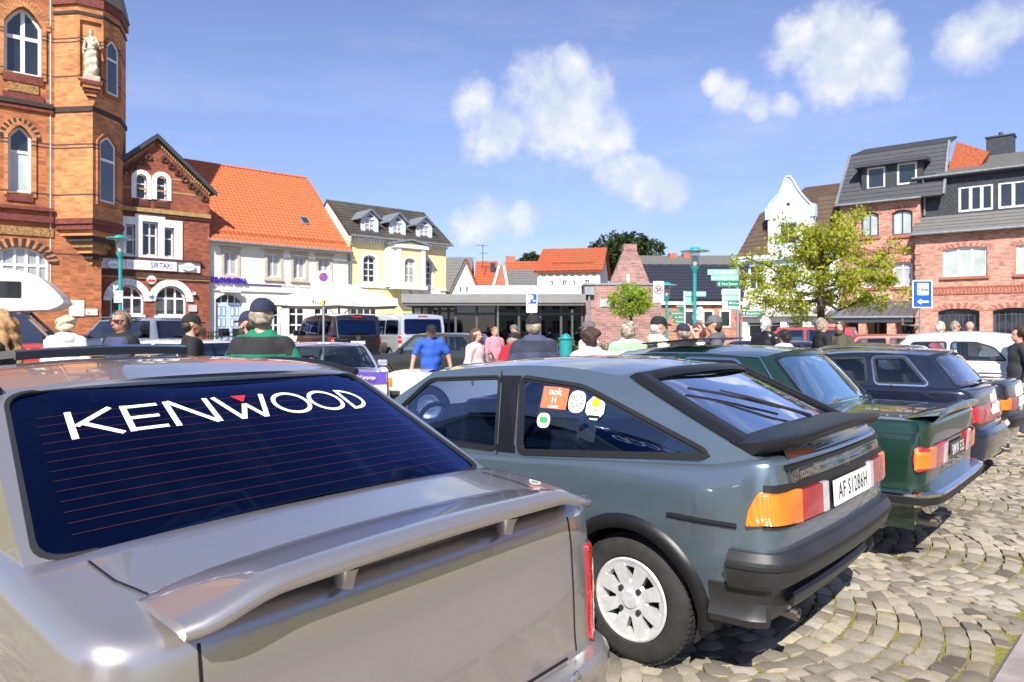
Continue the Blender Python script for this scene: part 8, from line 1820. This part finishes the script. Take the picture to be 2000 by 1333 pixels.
def person(px, ytop, Y, yaw, label, top, pants=None, hair=None, hairstyle='short', cap=None, capcol=None, sleeves='long', arms=None, skin=None, glasses=None, beard=None, lean=0, yoke=None, hood=None, vest=None, res=.02, fat=1.0, topmat=None, brim=1, z=None, head_dx=0):
    Hh = zat(ytop, Y)-gz(Y)-(.015 if cap else 0); s = Hh/1.75; skin = skin or SKIN
    if lean: s = Hh/(1.75-.28*lean)
    if cap and hairstyle == 'short': hairstyle = 'fringe'
    root = empty('person', gp(px, Y), -R(yaw), label, 'person'); root.scale = (s, s, s)
    L = lambda p: (p[0], p[1]+(max(0, p[2]-.95))*.55*lean, p[2]-(max(0, p[2]-.95))*.35*lean)
    A = arms or {}
    sh = {1: (.19, -.01, 1.39), -1: (-.19, -.01, 1.39)}
    ar = {q: A.get(q, ((.255*q, -.03, 1.12), (.265*q, .06, .88))) for q in (1, -1)}
    hd = [('e', L((0, .0, 1.645)), (.076, .097, .112)), ('e', L((0, .032, 1.575)), (.056, .066, .062)), ('c', L((0, .092, 1.635)), L((0, .118, 1.605)), .009, .014), ('e', L((.078, -.005, 1.625)), (.012, .022, .033)), ('e', L((-.078, -.005, 1.625)), (.012, .022, .033)), ('e', L((0, .075, 1.662)), (.055, .025, .014)), ('c', L((0, -.015, 1.42)), L((0, .0, 1.56)), .06*fat, .054)]
    tor = [('e', L((0, 0, 1.27)), (.165*fat, .115*fat, .2)), ('e', L((0, .015*fat, 1.06)), (.155*fat, .12*fat, .2)), ('e', (0, 0, .93), (.165*fat, .12*fat, .13)), ('c', L((-.16, 0, 1.395)), L((.16, 0, 1.395)), .062, .062), ('c', L((-.06, -.02, 1.43)), L((.06, -.02, 1.43)), .06, .06)]
    leg = []
    for q in (1, -1): leg += [('c', (.09*q, 0, .9), (.10*q, .015, .48), .09, .06), ('c', (.10*q, .015, .48), (.105*q, -.015, .09), .058, .043), ('c', (.105*q, -.04, .045), (.115*q, .13, .035), .042, .034)]
    arm = []; hand = []
    for q in (1, -1):
        e, w = ar[q]; S0 = L(sh[q]); E0, W0 = np.array(L(e)), np.array(L(w)); arm += [('c', S0, E0, .056, .044), ('c', E0, W0, .044, .031)]
        d = (W0-E0)/np.linalg.norm(W0-E0); sd = np.cross(d, (0, 0, 1.0)); sd = sd/np.linalg.norm(sd) if np.linalg.norm(sd) > .1 else np.array([0, 1.0, 0]); nn = np.cross(sd, d)
        hand += [('c', W0, W0+d*.07, .028, .032)]
        for f_ in range(4):
            b0 = W0+d*.085+sd*(f_-1.5)*.019; ln = (.06, .072, .068, .052)[f_]; hand += [('c', b0, b0+d*ln*.55, .0105, .0095), ('c', b0+d*ln*.55, b0+d*ln*.9-nn*.018, .0095, .008)]
        b0 = W0+d*.03-sd*.03; hand += [('c', b0, b0+d*.035-sd*.022, .013, .0105), ('c', b0+d*.035-sd*.022, b0+d*.065-sd*.024, .0105, .009)]
    sdf_obj('body', hd+tor+leg[:]+arm+hand, min(res, .016), skin, root, .022)
    # face details
    ey = MB()
    for q in (1, -1): c = L((.031*q, .084, 1.642)); ey.lathe([(0, -.009), (.009, -.004), (.011, 0), (.009, .004), (0, .009)], 8, c)
    ey.build('eyes', EYEM, root, smooth=60)
    mt = MB(); c = L((0, .094, 1.563)); mt.obox(c, (.024, 0, 0), (0, .006, 0), (0, 0, .004)); mt.build('mouth', LIP, root)
    # clothing
    tm = topmat or cloth(*top); g = .027
    if vest:
        tp = [(p[0], p[1], tuple(np.array(p[2])+g*1.3)) if p[0] == 'e' else (p[0], p[1], p[2], p[3]+g, p[4]+g) for p in tor]
        sdf_obj('vest', tp, res, cloth(*vest), root, .03, .006, int(px), cut=[((0, 0, -1), -.88), ((0, .25, 1), 1.475)])
    tp = [(p[0], p[1], tuple(np.array(p[2])+g*(1.0 if not vest else .5))) if p[0] == 'e' else (p[0], p[1], p[2], p[3]+g*.9, p[4]+g*.9) for p in tor]
    for q in (1, -1):
        e, w = ar[q]; S0, E0, W0 = np.array(L(sh[q])), np.array(L(e)), np.array(L(w))
        if sleeves == 'long': tp += [('c', S0, E0, .075, .062), ('c', E0, E0*.06+W0*.94, .060, .043)]
        else: tp += [('c', S0, S0*.35+E0*.65, .076, .072)]
    if hood: tp += [('e', L((0, -.085, 1.44)), (.13, .07, .085)), ('c', L((-.1, -.02, 1.47)), L((.1, -.02, 1.47)), .045, .045)]
    if sleeves == 'long': tp += [('c', L((-.05, -.01, 1.475)), L((.05, -.01, 1.475)), .062, .062)]
    ctop = [((0, 0, -1), -.84), ((0, .30, 1), 1.515 if sleeves == 'long' else 1.475)] if not lean else [((0, 0, -1), -.84)]
    mats = [tm]; fn = None
    if yoke: mats = [tm, cloth(*yoke)]; fn = lambda ce: (ce[:, 2] > 1.325-.25*np.maximum(0, np.abs(ce[:, 0])-.2)) & (ce[:, 2] < 1.462) & (np.abs(ce[:, 0]) < .262)
    jt = sdf_obj('jacket' if sleeves == 'long' else 'shirt', tp, res*.8, mats, root, .03, .009, int(px), cut=ctop, matfn=fn)
    pt = [(p[0], p[1], p[2], p[3]+.02, p[4]+.022) for p in leg if p[1][2] > .05]+[('e', (0, 0, .92), (.18*fat, .135*fat, .13))]
    sdf_obj('trousers', pt, res*1.3, cloth(*(pants or ('denim', (.035, .05, .10)))), root, .03, .008, int(px)+1, cut=[((0, 0, 1), .96), ((0, 0, -1), -.05)])
    if hood: pass
    if hair:
        hm = simple('hair_'+hair[0], hair[1], .6, noise=.5, nscale=26, bump=.8, bscale=90)
        pr = [('e', L((0, -.016, 1.657)), (.086, .106, .115))]; cut = [((0, .9, -.45), .062-.45*1.655+.9*(max(0, 1.66-.95)*.55*lean)+.45*(max(0, 1.66-.95)*.35*lean))]
        if hairstyle == 'short': pr += [('e', L((0, -.065, 1.60)), (.075, .055, .075))]
        if hairstyle == 'bob': pr += [('e', L((0, -.04, 1.60)), (.10, .095, .12)), ('c', L((.075, -.01, 1.60)), L((.08, .0, 1.53)), .04, .035), ('c', L((-.075, -.01, 1.60)), L((-.08, .0, 1.53)), .04, .035)]
        if hairstyle == 'long': pr += [('c', L((.06, -.04, 1.62)), L((.11, -.05, 1.36)), .055, .05), ('c', L((-.06, -.04, 1.62)), L((-.11, -.05, 1.36)), .055, .05), ('c', L((0, -.08, 1.6)), L((0, -.13, 1.30)), .07, .06)]
        if hairstyle == 'curly': pr += [('e', L((.06, -.03, 1.68)), (.07, .08, .07)), ('e', L((-.06, -.03, 1.68)), (.07, .08, .07)), ('e', L((0, -.07, 1.62)), (.10, .07, .10))]
        if hairstyle == 'fringe': pr = [('e', L((0, -.045, 1.60)), (.084, .07, .075))]
        sdf_obj('hair', pr, .011, hm, root, .02, .010, int(px)+2, cut=cut, wf=2.4)
    if beard: sdf_obj('beard', [('e', L((0, .055, 1.545)), (.058, .055, .062)), ('c', L((-.06, .03, 1.59)), L((.06, .03, 1.59)), .02, .02)], .012, simple('hair_'+beard[0], beard[1], .7, noise=.5, nscale=30, bump=.6, bscale=90), root, .02, .01, cut=[((0, -1, 0), -.012-(.6*.55*lean)), ((0, 0, 1), 1.60)])
    if cap:
        cm = cloth(*cap); c = np.array(L((0, -.004, 1.675))); mb = MB(); rows = []
        for i in range(8):
            t = i/7*math.pi/2; rows.append([(c[0]+.091*math.cos(t)**.8*math.cos(a), c[1]+.113*math.cos(t)**.8*math.sin(a), c[2]-.018+.105*math.sin(t)) for a in np.linspace(0, 2*math.pi, 25)])
        mb.grid(rows); cp = mb.build('cap', cm, root, smooth=60)
        if brim:
            mb = MB(); pr = []
            for e, zz in ((0, 0), (.5, -.004), (1, -.022)):
                pr.append([(c[0]+(.089+.0*e)*math.cos(a), c[1]+.108*math.sin(a)+.075*e*max(0, math.sin(a))**.6, c[2]-.016+zz*max(0, math.sin(a))) for a in np.linspace(.25, math.pi-.25, 15)])
            mb.grid(pr); mb.grid([[(x, y, z_-.006) for x, y, z_ in r] for r in pr]); mb.build('brim', cm, cp, smooth=60)
    if glasses:
        gm = simple('lens_'+glasses[0], glasses[1], .08, coat=1); mb = MB()
        for q in (1, -1):
            c = L((.034*q, .098, 1.640)); mb.obox(c, (.026, -.006*q, 0), (0, .004, 0), (0, 0, .019)); mb.obox(L((.074*q, .045, 1.648)), (.003, 0, 0), (.004*q, -.055, 0), (0, 0, .005))
        mb.obox(L((0, .106, 1.648)), (.012, 0, 0), (0, .003, 0), (0, 0, .004)); mb.build('glasses', gm, root)
    return root
BLK = ('black', (.012, .012, .013)); NVY = ('navy', (.018, .024, .055)); WHT = ('white', (.72, .71, .72)); GRN = ('green', (.0, .16, .085)); DRK = ('charcoal', (.035, .036, .04))
person(2, 610, 6.6, -105, 'woman with long fair hair and sunglasses at the left edge', ('olive_black', (.03, .03, .022)), hair=('blond', (.36, .20, .08)), hairstyle='long', glasses=('red', (.12, .01, .01)), res=.018)
person(130, 619, 10.0, -15, 'person with short white blond hair in a white hooded top', WHT, hair=('platinum', (.66, .58, .36)), hairstyle='curly', hood=1)
person(236, 610, 8.6, 203, 'man in sunglasses and navy fleece vest facing the camera', BLK, vest=('navy_fleece', (.045, .05, .12)), hair=('grey_brown', (.18, .13, .09)), glasses=('dark', (.03, .008, .01)), res=.016, skin=SKINT)
r4 = person(374, 612, 8.8, 62, 'bearded man in black cap and black T-shirt with bright back print', BLK, sleeves='short', cap=BLK, beard=('ginger', (.22, .09, .03)), hair=('dark_brown', (.04, .025, .015)), hairstyle='fringe', glasses=('clear', (.06, .05, .05)), res=.016, fat=1.1)
for nm, m, P in (('print', ('tee_white', (.75, .78, .75)), [(-.06, 1.20), (.05, 1.21), (.055, 1.34), (-.045, 1.33)]), ('print', ('tee_red', (.5, .02, .04)), [(-.10, 1.14), (.09, 1.15), (.09, 1.19), (-.10, 1.185)]), ('print', ('tee_yellow', (.55, .62, .01)), [(-.09, 1.04), (-.02, 1.08), (.02, 1.03), (.07, 1.09), (.09, 1.12), (-.08, 1.125)])):
    mb = MB(); add_panel(mb, P, (), lambda x, z, o_: Vector((x, -.162+.9*x*x-.10*(1.2-z)*0-o_, z)), .0, .004, step=.04); mb.build(nm, cloth(*m), r4)
person(513, 581, 5.6, 4, 'man in dark cap and green jacket with black shoulders, seen from behind', GRN, yoke=('yoke_black', (.016, .016, .017)), cap=NVY, hair=('grey', (.30, .25, .19)), hairstyle='short', res=.014, fat=1.08, arms={1: ((.30, -.02, 1.12), (.29, .10, .90)), -1: ((-.30, -.02, 1.12), (-.29, .10, .90))}, brim=1)
r6 = person(487, 606, 7.4, -85, 'bearded man in dark cap facing left, half hidden by the green jacket', NVY, cap=NVY, beard=('dark', (.05, .03, .02)), hair=('dark_brown', (.04, .025, .015)), hairstyle='fringe', arms={-1: ((-.24, .10, 1.14), (-.12, .36, 1.22))})
person(607, 704, 7.0, -20, 'short person with wavy brown hair and lilac top between the front cars', ('lilac', (.34, .30, .55)), hair=('wavy_brown', (.16, .075, .03)), hairstyle='curly', res=.018)
person(842, 635, 12.3, 172, 'man in black cap and royal blue polo shirt leaning forward', ('royal_blue', (.02, .085, .42)), sleeves='short', cap=BLK, hair=('grey', (.30, .25, .19)), hairstyle='fringe', lean=.35, arms={1: ((.30, .04, 1.14), (.34, .16, .92)), -1: ((-.30, .04, 1.14), (-.34, .16, .92))}, skin=SKINT)
person(930, 643, 11.6, 118, 'woman with brown bobbed hair in a pale pink cardigan', ('pale_pink', (.66, .48, .48)), hair=('brown', (.09, .045, .025)), hairstyle='bob', pants=('beige', (.45, .40, .32)))
person(984, 650, 11.3, 70, 'man in black cap and red jacket bending over', ('red', (.42, .012, .02)), cap=BLK, hair=('grey', (.30, .25, .19)), hairstyle='fringe', lean=.5)
person(1042, 613, 7.9, 2, 'broad man in navy jacket and black cap seen from behind', ('slate_navy', (.055, .062, .115)), yoke=('dark_navy', (.022, .025, .05)), cap=BLK, hair=('grey', (.30, .25, .19)), hairstyle='short', res=.015, fat=1.12, brim=0)
person(1153, 643, 8.1, 3, 'woman with short dark brown hair in a cream white hooded jacket, seen from behind', ('cream_white', (.70, .66, .62)), hair=('chestnut', (.05, .022, .015)), hairstyle='curly', hood=1, res=.016)
person(1149, 626, 10.6, -55, 'man in grey cap and pale checked shirt behind the woman in white', ('pale_check', (.58, .56, .62)), cap=('grey', (.12, .12, .13)), hair=('grey', (.30, .25, .19)), hairstyle='fringe')
person(1227, 626, 9.4, 8, 'woman with grey blond hair and white hat in a white and mint jacket', ('cream_white', (.70, .66, .62)), yoke=('mint', (.30, .55, .30)), hair=('ash_blond', (.34, .28, .19)), hairstyle='bob', cap=('white', (.72, .71, .72)), brim=0, res=.016)
person(1287, 617, 9.1, 84, 'man in black cap and navy quilted vest with cream sleeves, facing right', ('cream', (.62, .55, .44)), vest=('quilted_navy', (.02, .028, .05)), cap=BLK, hair=('white', (.6, .57, .52)), hairstyle='short', hood=1, res=.016)
person(1334, 631, 9.8, -35, 'man in navy cap and black quilted jacket between two other men', ('black_quilt', (.016, .018, .024)), cap=NVY, hair=('grey', (.30, .25, .19)), hairstyle='short')
person(1363, 634, 11.0, -112, 'woman with auburn hair shading her eyes with one hand', WHT, hair=('auburn', (.12, .035, .02)), hairstyle='bob', glasses=('dark', (.03, .008, .01)), arms={-1: ((-.30, .16, 1.42), (-.08, .19, 1.655))})
person(1395, 615, 9.9, -78, 'man in grey cap and grey hooded top facing left', ('mid_grey', (.10, .10, .11)), cap=('grey', (.12, .12, .13)), hair=('dark_brown', (.04, .025, .015)), hairstyle='fringe', hood=1)
person(1497, 621, 12.0, 50, 'man with white hair in a black leather jacket', BLK, topmat=simple('black_leather', (.012, .012, .013), .32, bump=.5, bscale=18), hair=('white', (.6, .57, .52)), hairstyle='short')
person(1531, 646, 11.5, -35, 'woman with dark hair in a pale lavender jacket', ('lavender', (.50, .52, .74)), hair=('black', (.02, .012, .012)), hairstyle='curly', hood=1)
person(1606, 624, 13.0, 84, 'man with cropped grey hair in a black jacket facing right', BLK, hair=('cropped', (.34, .27, .21)), hairstyle='short', arms={1: ((.24, .0, 1.14), (.20, .20, 1.02)), -1: ((-.24, .0, 1.14), (-.20, .2, 1.02))})
person(1640, 628, 13.2, 215, 'man with brown beard in an olive jacket looking at his hands', ('olive', (.06, .058, .035)), hair=('brown', (.09, .045, .025)), beard=('brown', (.09, .045, .025)), arms={1: ((.26, .08, 1.13), (.04, .28, 1.12)), -1: ((-.26, .08, 1.13), (-.04, .27, 1.10))}, pants=BLK)
person(1838, 630, 17.0, 80, 'man with white hair in a white shirt behind the white vintage saloon, left of three', WHT, hair=('white', (.6, .57, .52)))
person(1866, 629, 17.6, 120, 'man in sunglasses and blue shirt behind the white vintage saloon, middle of three', ('sky_blue', (.25, .35, .55)), hair=('grey', (.30, .25, .19)), glasses=('dark', (.03, .008, .01)))
person(1894, 629, 17.2, -20, 'bald man behind the white vintage saloon, right of three', ('brown', (.10, .07, .05)))
person(1990, 641, 10.4, -80, 'person with dark hair in dark clothes at the right edge', DRK, hair=('chestnut', (.05, .022, .015)), hairstyle='curly')
person(967, 640, 17.5, 150, 'child with fair hair in a pink top before the pavilion', ('pink', (.55, .22, .28)), hair=('blond', (.36, .20, .08)))
person(1004, 634, 17.8, 100, 'man in grey cap and sage green shirt before the pavilion', ('sage', (.30, .36, .28)), cap=('grey', (.12, .12, .13)), sleeves='short')
# stone statue on its console
def statue():
    p = TOWER.root.matrix_basis @ Vector((ST_C[0], ST_C[1], ST_Z)); st = simple('pale_sandstone', (.46, .42, .33), .85, noise=.35, nscale=7, bump=.5, bscale=30)
    root = empty('statue', p, R(40-38), 'pale stone statue of a draped figure holding a wreath on the tower console', 'statue'); root.scale = (1.36, 1.36, 1.36)
    H = [('e', (0, 0, 1.60), (.075, .085, .105)), ('e', (0, -.06, 1.58), (.03, .03, .03)), ('c', (0, .01, 1.42), (0, 0, 1.53), .05, .05), ('e', (0, 0, 1.28), (.16, .11, .18)), ('e', (0, 0, 1.05), (.15, .11, .2)), ('c', (-.15, 0, 1.38), (.15, 0, 1.38), .06, .06), ('c', (-.06, 0, .95), (-.11, -.05, .5), .11, .11), ('c', (.07, 0, .95), (.09, -.02, .1), .13, .17), ('c', (-.11, -.05, .5), (-.10, .0, .06), .10, .13), ('c', (-.19, 0, 1.37), (-.25, .02, 1.08), .055, .045), ('c', (-.25, .02, 1.08), (-.23, -.06, .84), .044, .035), ('c', (.19, 0, 1.37), (.27, -.03, 1.12), .055, .045), ('c', (.27, -.03, 1.12), (.24, -.20, 1.10), .044, .035), ('e', (.25, -.26, 1.10), (.10, .06, .10)), ('e', (0, .0, 1.69), (.085, .09, .045)), ('c', (-.2, -.06, .98), (.22, -.10, 1.03), .04, .05), ('c', (.20, -.10, 1.0), (.22, -.06, .25), .05, .035)]
    sdf_obj('figure', H, .016, st, root, .03, .016, 4)
    mb = MB(); mb.lathe([(0, 0), (.24, 0), (.24, .06), (.2, .09), (0, .09)], 14); mb.build('foot_plate', st, root)
statue()
